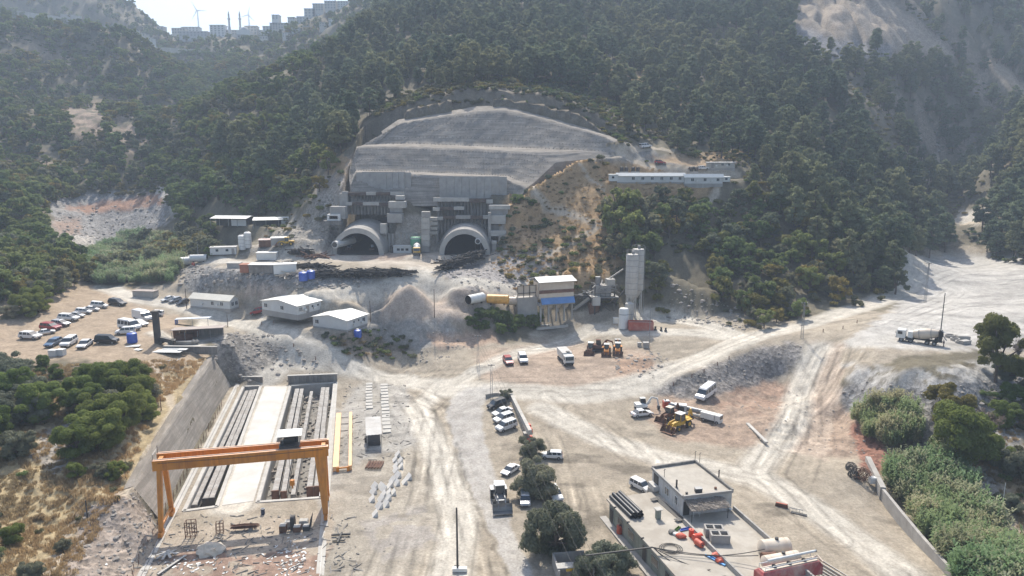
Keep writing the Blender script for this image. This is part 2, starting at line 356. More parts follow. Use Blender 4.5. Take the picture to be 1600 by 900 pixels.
# roughness: rubble and erosion, none on the driven ground
PX, PY = proj(GX, GY, GZ)
smoothish = np.maximum.reduce([soft(PX, PY, [(200,905),(340,600),(420,560),(700,600),(760,600),(1000,600),(1140,700),(1360,720),(1500,905)], 30),
    soft(PX, PY, [(0,560),(20,500),(150,455),(280,455),(420,490),(600,570),(330,555),(200,570)], 14),
    soft(PX, PY, [(300,420),(400,390),(560,390),(760,388),(790,440),(700,470),(560,445)], 14),
    soft(PX, PY, [(680,610),(740,530),(900,480),(1060,490),(1180,520),(1420,440),(1420,400),(1600,400),(1600,560),(1300,540),(1000,620),(800,640)], 14)])
rough = (1 - smoothish)
far = np.clip((GY - 250) / 300, 0, 1)
GZ = GZ + rough * ((fbm(GX * .22, GY * .22, 21) - .5) * 1.6 + (fbm(GX * .9, GY * .9, 22, 3) - .5) * .5) + rough * far * (fbm(GX * .03, GY * .03, 23) - .5) * 16
GZ = GZ + (1 - rough) * (fbm(GX * .5, GY * .5, 31, 3) - .5) * .12 * (1 - wy)
gull = np.abs(fbm(GX * .045, GY * .012, 41, 3) - .5)
GZ = GZ - rough * far * np.clip(.08 - gull, 0, .08) * 70

# ---- shotcreted cuts: lofted surfaces, the land beneath is dug out
def loft(name, rows, nseg=90, nsub=6, jit=.18, seed=0, edge_drop=0):
    """rows: list of world polylines (bottom first); resampled and joined into one skin"""
    L = []
    for r in rows:
        r = np.array(r, float); s = np.r_[0, np.cumsum(np.linalg.norm(np.diff(r, axis=0), axis=1))]; s /= s[-1]
        t = np.linspace(0, 1, nseg); L.append(np.stack([np.interp(t, s, r[:, k]) for k in range(3)], 1))
    V = []
    for a, b in zip(L[:-1], L[1:]):
        for k in range(nsub): V.append(a + (b - a) * k / nsub)
    V.append(L[-1]); V = np.array(V); nr = len(V)
    nz = (fbm(V[..., 0] * .5 + V[..., 2] * .4, V[..., 2] * .7, seed, 4) - .5) * jit * 2
    V[..., 1] -= nz; V[..., 0] += nz * .4; V[..., 2] += nz * .3
    idx = np.arange(nr * nseg).reshape(nr, nseg)
    Fq = np.stack([idx[:-1, :-1], idx[:-1, 1:], idx[1:, 1:], idx[1:, :-1]], -1).reshape(-1, 4)
    me = mesh_np(name, V.reshape(-1, 3), Fq, True); o = link(name, me, SHOT)
    fp = [tuple(p[:2]) for p in L[0]] + [tuple(p[:2]) for p in L[-1][::-1]]
    return o, fp, V
def dig(fp, depth, margin=.8):
    global GZ
    dd = np.where(inpoly(GX, GY, fp), dpoly(GX, GY, fp, True), 0)
    GZ = GZ - depth * np.clip((dd - margin) / 2.0, 0, 1)
def weld(V_, fp, edges, rad, drop=.12):
    """bring the land outside the skin up to its edge"""
    global GZ
    pts = np.concatenate([V_[:, -1] if e == 'r' else V_[:, 0] if e == 'l' else V_[-1] for e in edges])
    k = (GX > pts[:, 0].min() - rad) & (GX < pts[:, 0].max() + rad) & (GY > pts[:, 1].min() - rad) & (GY < pts[:, 1].max() + rad)
    k &= ~inpoly(GX, GY, fp); x, y = GX[k], GY[k]; d = np.full(len(x), 1e9); zt = np.zeros(len(x))
    for p in pts:
        q = np.hypot(x - p[0], y - p[1]); m = q < d; d[m] = q[m]; zt[m] = p[2]
    w_ = np.clip(1.25 - d / rad, 0, 1); w_ = w_ * w_ * (3 - 2 * w_); g = GZ[k]; GZ[k] = g * (1 - w_) + (zt - drop) * w_
def skirt(o, V_, depth=4.0):
    nr_, ns_ = V_.shape[:2]; ring = [V_[i, 0] for i in range(nr_)] + [V_[-1, j] for j in range(1, ns_)] + [V_[i, -1] for i in range(nr_ - 2, -1, -1)]
    R_ = np.array(ring); V2 = np.concatenate([R_, R_ - [0, 0, depth]]); n_ = len(R_); i = np.arange(n_ - 1)
    me = mesh_np('skirt', V2, np.stack([i, i + 1, n_ + i + 1, n_ + i], 1)); s_ = link('slope_edge', me, SHOT, o)
yy = lambda pts: [on_Y(*p) for p in pts]
cut_rows = [
  yy([(548,322,254),(560,318,256),(640,322,256),(700,322,257),(785,322,256),(798,312,257),(808,318,254)]),
  yy([(548,290,258),(556,270,262),(640,272,263),(700,275,263),(790,280,262),(806,288,260),(822,294,258)]),
  yy([(546,284,262),(556,266,267),(640,268,267.5),(700,270,267.5),(795,275,267),(812,282,264),(834,286,262)]),
  yy([(545,270,268),(557,229,276),(640,229,277),(740,233,277),(835,238,276),(846,243,275),(868,254,273)]),
  yy([(548,255,273),(566,226,281),(640,224,283),(740,228,283),(850,232,282),(945,236,283),(962,244,281)]),
  yy([(600,215,284),(625,193,290),(700,180,295),(745,174,296),(790,172,297),(850,186,295),(900,200,292),(944,213,288),(960,222,285)]),
  yy([(596,205,290),(622,187,297),(700,174,302),(745,166,303),(790,165,304),(850,180,302),(905,195,299),(950,211,295),(968,220,290)])]
cutA, fpA, VA = loft('shotcrete_slope', cut_rows, 150, 9, .35, 50)
dig(fpA, 10, 1.0); weld(VA, fpA, 'lrt', 7); skirt(cutA, VA)
tag(cutA, kind='structure')
ah = []
for i_ in range(2, VA.shape[0] - 3, 2):
    for j_ in range(3, VA.shape[1] - 3, 2):
        if abs(VA[i_ + 1, j_, 2] - VA[i_, j_, 2]) > .4: ah.append(VA[i_, j_])

wl = [[on_z(*p) for p in [(362,604,-.3),(330,655,-.3),(300,710,-.3),(275,765,-.3),(250,812,-.3)]],
      [on_z(*p) for p in [(332,556,9.1),(296,612,7.9),(262,668,7.0),(232,715,6.3),(207,760,5.4)]],
      [(p[0] - 1.6, p[1], p[2] - .5) for p in [on_z(*p) for p in [(332,556,9.1),(296,612,7.9),(262,668,7.0),(232,715,6.3),(207,760,5.4)]]]]
cutB, fpB, VB = loft('retaining_slope', wl, 120, 10, .12, 60)
dig(fpB, 1.5, .3); weld(VB, fpB, 'lt', 3.5); weld(VB, fpB, 'r', 2.5); skirt(cutB, VB, 3); tag(cutB, kind='structure')
fb = [(p[0] - 1.2, p[1]) for p in wl[0]] + [on_z(*p, 0)[:2] for p in [(262,822),(330,700),(372,604)]]
m_ = inpoly(GX, GY, fb); GZ = np.where(m_, np.minimum(GZ, 0.0), GZ)
# level pads cut for buildings and machines
def pad(px_poly, z=None, wdt=2.5, grow=1.0):
    global GZ
    P_ = gpoly(px_poly); c = np.mean(P_, 0); P_ = [tuple(c + (np.array(p) - c) * (1 + grow / max(1e-6, np.linalg.norm(np.array(p) - c)))) for p in P_]
    z = float(np.mean([ground_at(*p)[2] for p in px_poly])) if z is None else z
    m = np.clip(np.where(inpoly(GX, GY, P_), 1, 1 - dpoly(GX, GY, P_, True) / wdt), 0, 1); GZ = GZ * (1 - m) + z * m
pad([(297,480),(360,489.5),(392,482),(335,470)], None, 3); pad([(404,503),(466,514),(487,514),(543,523),(585,512),(530,492),(455,476)], 9.8, 2.2, .5)
pad([(955,288),(1135,292),(1150,270),(960,272)], None, 4, 2); pad([(1395,545),(1480,548),(1510,520),(1400,515)], None, 8, 2); pad([(345,428),(470,430),(470,405),(370,400)], None, 6, 1)
pad([(500,398),(775,398),(765,382),(510,382)], 23.0, 3, 0); pad([(270,540),(350,540),(345,515),(275,515)], None, 3, 1); pad([(330,360),(475,358),(475,345),(335,345)], None, 5, 1)
_GXf, _GYf = GX, GY
def dnear(X, Y, pts, margin=12.0):
    xs = [p[0] for p in pts]; ys = [p[1] for p in pts]
    r0 = max(0, np.searchsorted(Ys, min(ys) - margin) - 1); r1 = np.searchsorted(Ys, max(ys) + margin) + 1
    d = np.full(GX.shape, 1e3); k = (X[r0:r1] > min(xs) - margin) & (X[r0:r1] < max(xs) + margin)
    d[r0:r1][k] = dpoly(X[r0:r1][k], Y[r0:r1][k], pts); return d
# ---- casting pits
PIT1 = [on_z(*p, 0)[:2] for p in [(287,799),(339,792),(408,603),(380,604)]]
PIT2 = [on_z(*p, 0)[:2] for p in [(402,785),(502,778),(524,598),(453,603)]]
PIT_D = 3.2
for pit in (PIT1, PIT2):
    GZ = np.where(inpoly(GX, GY, pit), -PIT_D - .4, GZ)
# tunnels bore into the hill: keep the land out of the portals
PORT = []
for px, wd in ((560, 1), (726, 1)):
    x, y, z = on_Y(px, 396, 242); PORT.append((x, y, z))
for px, r_ in ((559, 9.4), (726, 9.1)):
    x0 = on_Y(px, 390, 240)[0]; GZ = np.where((np.abs(GX - x0) < r_ + 2.2) & (GY > 232) & (GY < 253), np.minimum(GZ, 23.0 + np.clip(GY - 240, 0, 9) * .35), GZ); GZ = np.where((GX > on_Y(596, 390, 243)[0]) & (GX < on_Y(690, 390, 243)[0]) & (GY > 236) & (GY < 247.5), np.minimum(GZ, 23.0), GZ); GZ = np.where((np.abs(GX - x0) < r_ - .7) & (GY >= 238.5) & (GY < 305), np.minimum(GZ, 22.5), GZ)
PLAT = [on_Y(p, 390, y)[:2] for p, y in ((492,236),(500,245),(600,246),(684,246),(770,246),(775,236))]

# ------------------------------------------------------------------ ground cover
PX, PY = proj(GX, GY, GZ)
e1 = (fbm(GX * .35, GY * .35, 71) - .5); e2 = (fbm(GX * .35 + 50, GY * .35, 72) - .5)
QX, QY = PX + e1 * 26, PY + e2 * 14
cov = np.zeros(GX.shape + (3,)); rocky = np.zeros(GX.shape)
hill = np.array([.15, .13, .09]); cov[:] = hill
g = fbm(GX * .06, GY * .06, 81)[..., None]; cov = cov * (.8 + .5 * g)
def paint(poly, c, wd=8, a=1.0, rk=None, nz=None):
    global cov, rocky
    m = soft(QX, QY, poly, wd) * a
    if nz is not None: m = m * np.clip((fbm(GX * nz, GY * nz, int(nz * 999), 4) - .45) * 8 + .5, 0, 1)
    cov = cov * (1 - m[..., None]) + np.array(c) * m[..., None]
    if rk is not None: rocky = rocky * (1 - m) + rk * m
def paint_line(pts, c, half, a=1.0, px=True, sharp=2.0, rk=0.0):
    """strip of ground along a way, half = half-width in metres"""
    global cov, rocky
    w_ = [gp(*p) for p in pts] if px else pts
    d = dnear(GX + e1 * 1.2, GY + e2 * 1.2, w_)
    m = np.clip((half - d) / sharp + .5, 0, 1) * a
    cov = cov * (1 - m[..., None]) + np.array(c) * m[..., None]; rocky = rocky * (1 - m) + rk * m
    return m
ROAD = (.53, .485, .41); YARDC = (.35, .30, .232); GRAV = (.345, .31, .262); REDS = (.345, .255, .19); DRY = (.42, .28, .15); SCREE = (.27, .22, .17)
BLUEG = (.25, .24, .225)
# hills
paint([(1290,-40),(1400,-40),(1520,100),(1600,190),(1600,260),(1520,150),(1400,60)], SCREE, 14, .8, .7, .08)
paint([(1200,-30),(1420,-30),(1560,110),(1600,150),(1640,260),(1500,130),(1380,110),(1300,95),(1225,60)], (.24,.195,.15), 16, .8, .7, .1)
paint([(1240,0),(1390,0),(1500,90),(1400,95),(1330,70),(1250,80),(1235,40)], (.33,.27,.21), 12, .95, .5)
paint([(1240,40),(1300,60),(1400,70),(1380,90),(1290,95),(1240,70)], (.25,.24,.24), 10, .9, .6)
paint([(1340,130),(1400,130),(1480,170),(1540,230),(1440,260),(1380,200)], SCREE, 14, .85, .8, .12)
paint([(1060,155),(1075,150),(1120,200),(1105,205)], DRY, 5, .9)
paint([(940,100),(1010,110),(1040,130),(960,128),(930,132)], DRY, 5, .95)
paint([(1530,60),(1600,120),(1600,160),(1560,130)], (.38,.3,.22), 5, .8, .3)
paint([(85,165),(200,155),(250,200),(210,240),(130,230)], (.33,.25,.19), 12, .85, .6, .15)
paint([(20,55),(120,90),(120,115),(60,90)], (.36,.28,.2), 8, .9)
paint([(0,235),(60,230),(110,280),(0,290)], (.3,.23,.17), 10, .7, .3, .12)
paint([(1400,225),(1600,170),(1600,330),(1560,260)], SCREE, 12, .4, .5, .1)
paint([(1480,600),(1600,590),(1600,900),(1500,900)], (.33,.26,.17), 12, .8, .3, .2)
paint([(1560,760),(1600,740),(1600,860),(1540,800)], (.4,.3,.18), 8, .8)
paint([(1430,620),(1600,540),(1600,700),(1440,740)], (.34,.33,.31), 12, .8, .9)
# orange grass of the spur and the ground beside the cut
paint([(790,300),(860,240),(960,250),(1130,280),(1010,390),(880,470),(770,420)], DRY, 12, .95, .2)
paint([(790,350),(900,345),(905,365),(800,380)], (.46,.3,.17), 8, .8, .1, .3)
paint([(925,250),(1140,268),(1140,255),(1010,235),(930,240)], BLUEG, 6, .8, .3)
paint([(1010,245),(1160,235),(1150,262),(1080,262)], DRY, 8, .7)
paint([(770,405),(860,385),(880,440),(800,452)], (.34,.3,.27), 10, .8, .5)
paint([(490,290),(545,250),(610,190),(600,240),(545,300),(500,340)], (.36,.31,.26), 9, .9, .5)
paint([(490,245),(560,225),(540,275),(480,270)], DRY, 8, .8, .2, .2)
paint([(430,360),(520,300),(560,330),(530,400),(430,400),(380,395)], GRAV, 8, .9, .9)
paint([(570,195),(610,190),(600,225),(575,225)], (.42,.35,.28), 5, .9)
paint([(560,340),(790,330),(790,400),(560,400)], GRAV, 6, .9, .4)
paint([(60,300),(262,300),(262,345),(180,395),(100,390)], (.29,.275,.26), 6, 1, .8)
paint([(100,325),(250,300),(262,318),(140,336)], (.33,.2,.14), 6, 1, .3)
paint([(80,345),(130,340),(125,365),(95,370)], (.32,.21,.15), 8, .7, .3)
paint([(95,372),(150,368),(140,392),(110,395)], (.46,.42,.37), 4, 1)
paint([(235,290),(290,290),(285,325),(270,340)], (.46,.42,.37), 4, 1)
paint([(570,235),(600,155),(790,118),(985,185),(960,215),(790,168),(620,190)], (.2,.17,.13), 10, .8, .3)
# site ground
paint([(-300,470),(60,440),(260,455),(300,530),(330,560),(240,640),(130,560),(-300,600)], (.36,.28,.2), 10, 1, .2)
paint([(-300,600),(150,600),(330,560),(200,780),(110,905),(-300,905)], (.38,.3,.18), 12, 1, .2)
paint([(0,720),(140,700),(190,760),(120,900),(-200,900)], (.42,.33,.19), 20, .8, .0, .25)
paint([(60,680),(130,640),(160,660),(90,740),(50,715)], (.33,.31,.29), 12, .8, 1.0)
paint([(140,790),(205,765),(258,835),(222,905),(90,905)], (.34,.28,.23), 8, 1, .9)
paint([(270,400),(300,405),(560,385),(760,385),(800,420),(830,455),(720,560),(600,580),(350,560),(300,500),(200,470)], YARDC, 8, 1, .15)
paint([(280,415),(400,418),(560,430),(640,445),(430,450),(300,460)], (.26,.25,.235), 8, .9, 1.0)
paint([(330,520),(400,520),(500,560),(480,600),(340,590)], (.25,.23,.205), 8, .95, 1.0)
paint([(400,503),(470,518),(545,530),(640,545),(640,570),(560,566),(480,545),(430,522)], (.2,.175,.145), 7, .9, .6)
paint([(560,478),(640,470),(700,490),(720,520),(660,545),(560,530)], (.30,.285,.26), 8, 1, .35)
paint([(622,436),(668,436),(735,500),(590,500)], (.44,.36,.29), 6, 1, .2)
paint([(385,445),(440,445),(450,462),(370,465)], (.46,.37,.3), 6, .9, .2)
paint([(700,450),(770,450),(760,495),(715,495)], (.35,.29,.24), 6, .9, .3)
paint([(680,420),(800,400),(860,440),(830,460),(720,450)], (.3,.28,.27), 8, .9, .9)
paint([(660,525),(760,515),(800,540),(700,560)], (.42,.3,.22), 6, .9, .4)
paint([(520,520),(560,515),(660,560),(640,580),(540,560)], (.3,.24,.18), 8, .9, .5)
YPOLY = [(200,1300),(222,905),(258,835),(355,607),(420,575),(560,560),(700,545),(820,530),(860,485),(1050,480),(1250,500),(1420,480),(1440,390),(1500,385),(1620,395),(1900,420),(1900,560),(1600,560),(1540,545),(1400,560),(1300,600),(1340,660),(1370,730),(1500,905),(1700,1300)]
paint(YPOLY, YARDC, 6, 1, .12)
paint([(740,550),(860,535),(1010,545),(1040,580),(900,610),(760,600)], (.36,.28,.215), 10, .9, .3)
paint([(960,560),(1020,550),(1020,590),(960,585)], (.38,.25,.17), 8, .7, .5, .4)
paint([(990,640),(1080,600),(1220,600),(1340,640),(1380,720),(1200,700),(1060,690)], REDS, 10, .9, .4)
paint([(1090,600),(1200,590),(1310,620),(1290,660),(1120,640)], (.33,.22,.16), 10, .7, .6, .3)
paint([(1330,660),(1350,660),(1395,720),(1370,745),(1340,720)], (.27,.14,.10), 6, 1, 1.0)
paint([(1000,610),(1060,588),(1200,538),(1260,535),(1240,570),(1200,595),(1080,628)], (.24,.22,.2), 7, .95, 1.0)
paint([(1300,610),(1350,592),(1400,602),(1560,595),(1620,600),(1560,650),(1440,700),(1360,680)], (.24,.23,.22), 8, .95, 1.0)
paint([(1310,565),(1420,580),(1560,560),(1590,590),(1440,610),(1330,600)], (.45,.43,.4), 10, .8, .4, .5)
paint([(430,645),(530,640),(560,600),(640,600),(650,700),(560,720),(500,800)], (.39,.37,.335), 10, .8, .15)
paint([(520,740),(640,700),(700,800),(640,905),(500,905)], (.37,.33,.27), 14, .8, .1)
paint([(240,830),(520,800),(500,905),(200,905)], (.40,.335,.26), 6, 1, .1)
paint([(240,860),(520,850),(500,905),(200,905)], (.3,.2,.15), 6, .9, .4, .35)
paint([(560,815),(660,790),(680,850),(600,880)], (.34,.31,.28), 12, .7, .1, .5)
paint([(1420,400),(1620,395),(1900,420),(1900,550),(1300,545),(1400,480)], (.43,.405,.365), 8, 1, .05)
paint([(1500,330),(1540,328),(1540,350),(1480,350)], (.5,.46,.4), 4, 1)
paint([(1270,535),(1320,540),(1310,640),(1290,720),(1210,700),(1220,620)], (.46,.37,.29), 8, .8, .1)
# stains and damp patches on the yards
st = np.clip((fbm(GX * .09, GY * .2, 91, 5) - .56) * 9, 0, 1) * soft(PX, PY, [(690,640),(1000,640),(1400,780),(1500,905),(850,905),(700,700)], 20)
cov *= (1 - .42 * st[..., None])
st = np.clip((fbm(GX * .12 + 9, GY * .3, 92, 5) - .58) * 12, 0, 1) * soft(PX, PY, [(560,560),(760,600),(800,905),(480,905),(540,640)], 20)
cov *= (1 - .22 * st[..., None])
st = np.clip((fbm(GX * .07 + 9, GY * .25, 95, 5) - .5) * 6, 0, 1) * soft(PX, PY, [(760,540),(900,480),(1100,490),(1420,400),(1700,400),(1700,560),(1300,545),(1040,570),(860,620)], 20)
cov *= (1 + (.1 - .28 * st)[..., None] * soft(PX, PY, [(760,540),(900,480),(1100,490),(1420,400),(1700,400),(1700,560),(1300,545),(1040,570),(860,620)], 20)[..., None])
# driven ways
WAYS = [([(160,450),(215,468),(280,478),(330,495),(400,512),(470,540),(540,570),(620,592),(700,605)], 3.2),
        ([(330,495),(300,540),(250,520)], 3), ([(400,512),(420,492),(500,462),(580,455),(640,440),(660,425),(640,412),(560,405),(450,400),(390,412),(330,405)], 3.0),
        ([(640,425),(700,452),(800,455),(840,440)], 3.2), ([(660,425),(720,405),(740,398)], 2.6),
        ([(690,600),(650,640),(690,720),(720,800),(700,905),(690,1100)], 3.0), ([(700,605),(760,570),(840,545),(920,515),(1000,520),(1100,520),(1170,530)], 3.0),
        ([(700,610),(800,612),(900,618),(980,605),(1060,575),(1110,555),(1170,530),(1260,508),(1350,480),(1420,450),(1432,425),(1430,400)], 4.0),
        ([(1170,530),(1130,515),(1060,500),(1000,492)], 3.0), ([(850,640),(950,690),(1050,720),(1180,745),(1280,800),(1350,850),(1420,905),(1500,1100)], 3.4),
        ([(1280,545),(1250,600),(1240,660),(1180,730)], 3.0), ([(420,590),(450,560),(500,560)], 3),
        ([(430,610),(400,690),(365,790)], 3.6)]
roadm = np.zeros(GX.shape)
for pts, hw in WAYS:
    roadm = np.maximum(roadm, paint_line(pts, ROAD, hw, .95, sharp=2.0))
    wpts = [gp(*p) for p in pts]
    d = dnear(GX, GY, wpts)
    for off in (.8, 1.9, 3.1, 4.4):
        m = 1.6 * np.exp(-((d - off) / .25) ** 2) * np.clip(fbm(GX * .08, GY * .08, int(off * 10), 3) * 2 - .6, 0, 1) * (d < hw * 2.2)
        cov *= (1 - .17 * m[..., None]) if off in (.8, 3.1) else (1 + .12 * m[..., None])
# extra sweeping tyre tracks
for k, pts in enumerate([[(560,575),(660,615),(700,680),(725,760),(735,905)], [(600,590),(650,680),(640,800),(600,905)], [(720,620),(680,660),(700,760),(740,905)],
        [(620,600),(700,640),(760,780)], [(1330,560),(1250,640),(1200,740),(1300,840)], [(900,640),(1000,720),(1160,760),(1300,840),(1430,905)],
        [(860,620),(940,680),(1100,720)], [(1180,520),(1090,560),(950,600),(760,600)], [(1150,520),(1060,500),(960,520),(800,550),(700,600)],
        [(1230,560),(1260,620),(1230,700)], [(560,555),(640,580),(760,575),(860,545)], [(1500,520),(1380,500),(1300,520)], [(1600,440),(1500,450),(1420,490)], [(1600,470),(1500,480),(1420,510)],
        [(1600,410),(1500,425),(1440,450)],[(640,905),(660,800),(690,700),(680,640)],[(580,905),(640,760),(660,660)],[(1290,550),(1262,620),(1262,700),(1240,760)],[(1310,550),(1280,620),(1280,690)],
        [(880,640),(960,660),(1010,720)],[(860,905),(880,780),(860,700),(840,650)],[(930,905),(920,800),(900,720)],[(1190,760),(1330,860),(1400,905)]]):
    d = dnear(GX + e2 * .6, GY + e1 * .6, [gp(*p) for p in pts])
    for off in (.15, 1.9, 2.9):
        m = 1.6 * np.exp(-((d - off) / .24) ** 2) * np.clip(fbm(GX * .1, GY * .1, 300 + k, 3) * 3 - .9, 0, 1)
        cov *= (1 - .2 * m[..., None]) if off != 1.9 else (1 + .16 * m[..., None])
# footpaths
for pts, hw in [([(835,300),(880,330),(940,350),(900,375),(850,400),(790,425)], 1.5), ([(1120,300),(1100,320),(1080,335)], 1.2), ([(830,248),(880,240),(950,245),(1000,255),(1060,268),(1150,272)], 1.8),
                ([(960,245),(1000,232),(1050,235)], 1.6), ([(100,860),(110,820),(125,790)], .7), ([(60,900),(100,860)], 1.0), ([(262,600),(270,640),(255,690),(225,730),(200,770)], .8), ([(240,575),(262,600)], .9),
                ([(1460,275),(1445,280),(1470,262),(1465,250)], 2.5), ([(1475,347),(1540,345)], 2.0), ([(820,292),(835,300)], 1), ([(905,255),(940,290),(960,340)], .5)]:
    paint_line(pts, (.46, .39, .3), hw, .9, sharp=.8)
# tarmac patch of the paved lane, coated in dust
LANE = [(835,1000),(802,905),(766,830),(736,760),(712,700),(698,655),(702,622),(725,604),(775,604),(752,640),(757,690),(777,745),(803,830),(834,895),(880,1000)]
lane_m = soft(PX + e1 * 14, PY + e2 * 8, LANE, 6)
cov = cov * (1 - .8 * lane_m[..., None]) + .8 * np.array((.44, .415, .38)) * lane_m[..., None]; rocky *= (1 - lane_m)
d = np.abs(dnear(GX + e1 * .8, GY, [gp(*p) for p in [(742,905),(726,815),(712,740),(698,690),(690,650)]]) - .2)
cr = dnear(GX + e1 * 1.6, GY + e2, [gp(*p) for p in [(715,905 - 905 + 690),(735,770),(765,840),(800,905)]])
cov *= (1 - .45 * np.exp(-(cr / .35) ** 2) * np.clip(fbm(GX, GY, 97, 3) * 3 - .9, 0, 1))[..., None]
paint([(500,386),(780,386),(800,400),(760,402),(660,420),(560,412),(480,404)], (.45,.39,.32), 5, .8, .1)
paint([(560,392),(640,398),(630,408),(560,404)], (.33,.25,.2), 6, .8, .5)
# river bed
paint_line([(1600,905),(1560,780),(1530,740),(1470,710),(1450,680),(1440,650)], (.40,.37,.33), 2.2, .7, sharp=2, rk=1.0)
paint_line([(1600,620),(1560,650),(1530,690),(1490,720)], (.45,.42,.38), 2.5, .8, sharp=2, rk=1.0)
mot = fbm(GX * .16, GY * .16, 401, 5); mot2 = fbm(GX * .8, GY * .8, 402, 4); cov *= (.60 + .30 * mot + .24 * mot2)[..., None]
cov = np.clip(cov, .02, .8)

# ------------------------------------------------------------------ land meshes (one sheet, split along cover kinds)
nr, nc = GX.shape
V = np.stack([GX, GY, GZ], -1).reshape(-1, 3)
idx = np.arange(nr * nc).reshape(nr, nc)
Q = np.stack([idx[:-1, :-1], idx[:-1, 1:], idx[1:, 1:], idx[1:, :-1]], -1).reshape(-1, 4)
fx = .5 * (PX[:-1, :-1] + PX[1:, 1:]); fy = .5 * (PY[:-1, :-1] + PY[1:, 1:]); fY = .5 * (GY[:-1, :-1] + GY[1:, 1:])
cls = np.where(fY > 300, 2, 0)
cls[(fY > 225) & (fx < 1420) & ((fx > 790) | (fy < 300) | (fx < 270))] = 2
cls[inpoly(fx, fy, [(1600,560),(1540,620),(1440,640),(1380,700),(1500,905),(1900,1500),(1900,560)]) & (fY < 225)] = 3
cls[(roadm[:-1, :-1] > .6) & (cls == 0)] = 1
cls[lane_m[:-1, :-1] > .5] = 4
cls = cls.reshape(-1)
me = mesh_np('tmp', V, Q, True)
vn = np.zeros(len(V) * 3, np.float32); me.vertices.foreach_get('normal', vn) if False else None
vn = np.array([0.0] * 0)
nn = np.empty(len(V) * 3, np.float32); me.vertex_normals.foreach_get('vector', nn); nn = nn.reshape(-1, 3)
bpy.data.meshes.remove(me)
covf = cov.reshape(-1, 3); rkf = rocky.reshape(-1)
for k, nm in enumerate(['ground', 'dirt_road', 'mountainside', 'river_bank', 'paved_lane']):
    q = Q[cls == k]
    if not len(q): continue
    u, inv = np.unique(q, return_inverse=True)
    me = mesh_np(nm, V[u], inv.reshape(q.shape), True)
    a = me.color_attributes.new('cover', 'FLOAT_COLOR', 'POINT')
    a.data.foreach_set('color', np.concatenate([covf[u], np.ones((len(u), 1))], 1).astype(np.float32).ravel())
    a = me.attributes.new('rocky', 'FLOAT', 'POINT'); a.data.foreach_set('value', rkf[u].astype(np.float32))
    me.normals_split_custom_set_from_vertices(nn[u])
    tag(link(nm, me, EARTH), kind='structure')
# land beyond the near hills, out to the horizon
fy_ = np.geomspace(1140, 9000, 60); fu_ = np.linspace(-1.3, 1.3, 220)
FY, FU = np.meshgrid(fy_, fu_, indexing='ij'); FX = FY * FU
edge = zat(FX / FY * 1140, np.full(FX.shape, 1140.0))
FZ = 60 + (edge - 60) * np.clip(1 - (FY - 1140) / 500, 0, 1) + 0
ridge = np.exp(-((FY - 2600) / 700) ** 2); FZ = FZ + ridge * (320 + 110 * fbm(FX * .0012, FY * .0012, 7) + np.where(FX > 500, 0, 0))
me = mesh_np('far_hills', np.stack([FX, FY, FZ], -1).reshape(-1, 3), (lambda i: np.stack([i[:-1, :-1], i[:-1, 1:], i[1:, 1:], i[1:, :-1]], -1).reshape(-1, 4))(np.arange(FX.size).reshape(FX.shape)), True)
FARM = simple('far_hillside', (.13, .12, .085), .95, var=.3, scale=.01, bump=0)
tag(link('far_hills', me, FARM), kind='structure')
# apron of land under and behind the viewpoint
me = mesh_np('valley_floor', [(-600, -300, 0), (700, -300, -1), (75, 66.05, -.5), (-64, 66.05, 0)], [(0, 1, 2, 3)])
# ------------------------------------------------------------------ vegetation
def leaf_quads(cent, nrm, size, r, elong=1.0):
    """small leaf-sized triangles/quads at given centres"""
    n_ = len(cent); a = r.normal(size=(n_, 3)); a -= (a * nrm).sum(1)[:, None] * nrm * .6
    a /= np.linalg.norm(a, axis=1)[:, None] + 1e-9; b = np.cross(nrm, a); b /= np.linalg.norm(b, axis=1)[:, None] + 1e-9
    s = size * (.6 + .8 * r.random((n_, 1)))
    a = a * s * elong; b = b * s * .6
    V = np.stack([cent - a - b * .4, cent - b + a * .3, cent + a, cent + b * .8], 1).reshape(-1, 3)
    return V, np.arange(n_ * 4).reshape(-1, 4)
ICO = None
def ico():
    global ICO
    if ICO is None:
        bm = bmesh.new(); bmesh.ops.create_icosphere(bm, subdivisions=1, radius=1)
        ICO = (np.array([v.co[:] for v in bm.verts]), np.array([[v.index for v in f.verts] for f in bm.faces])); bm.free()
    return ICO
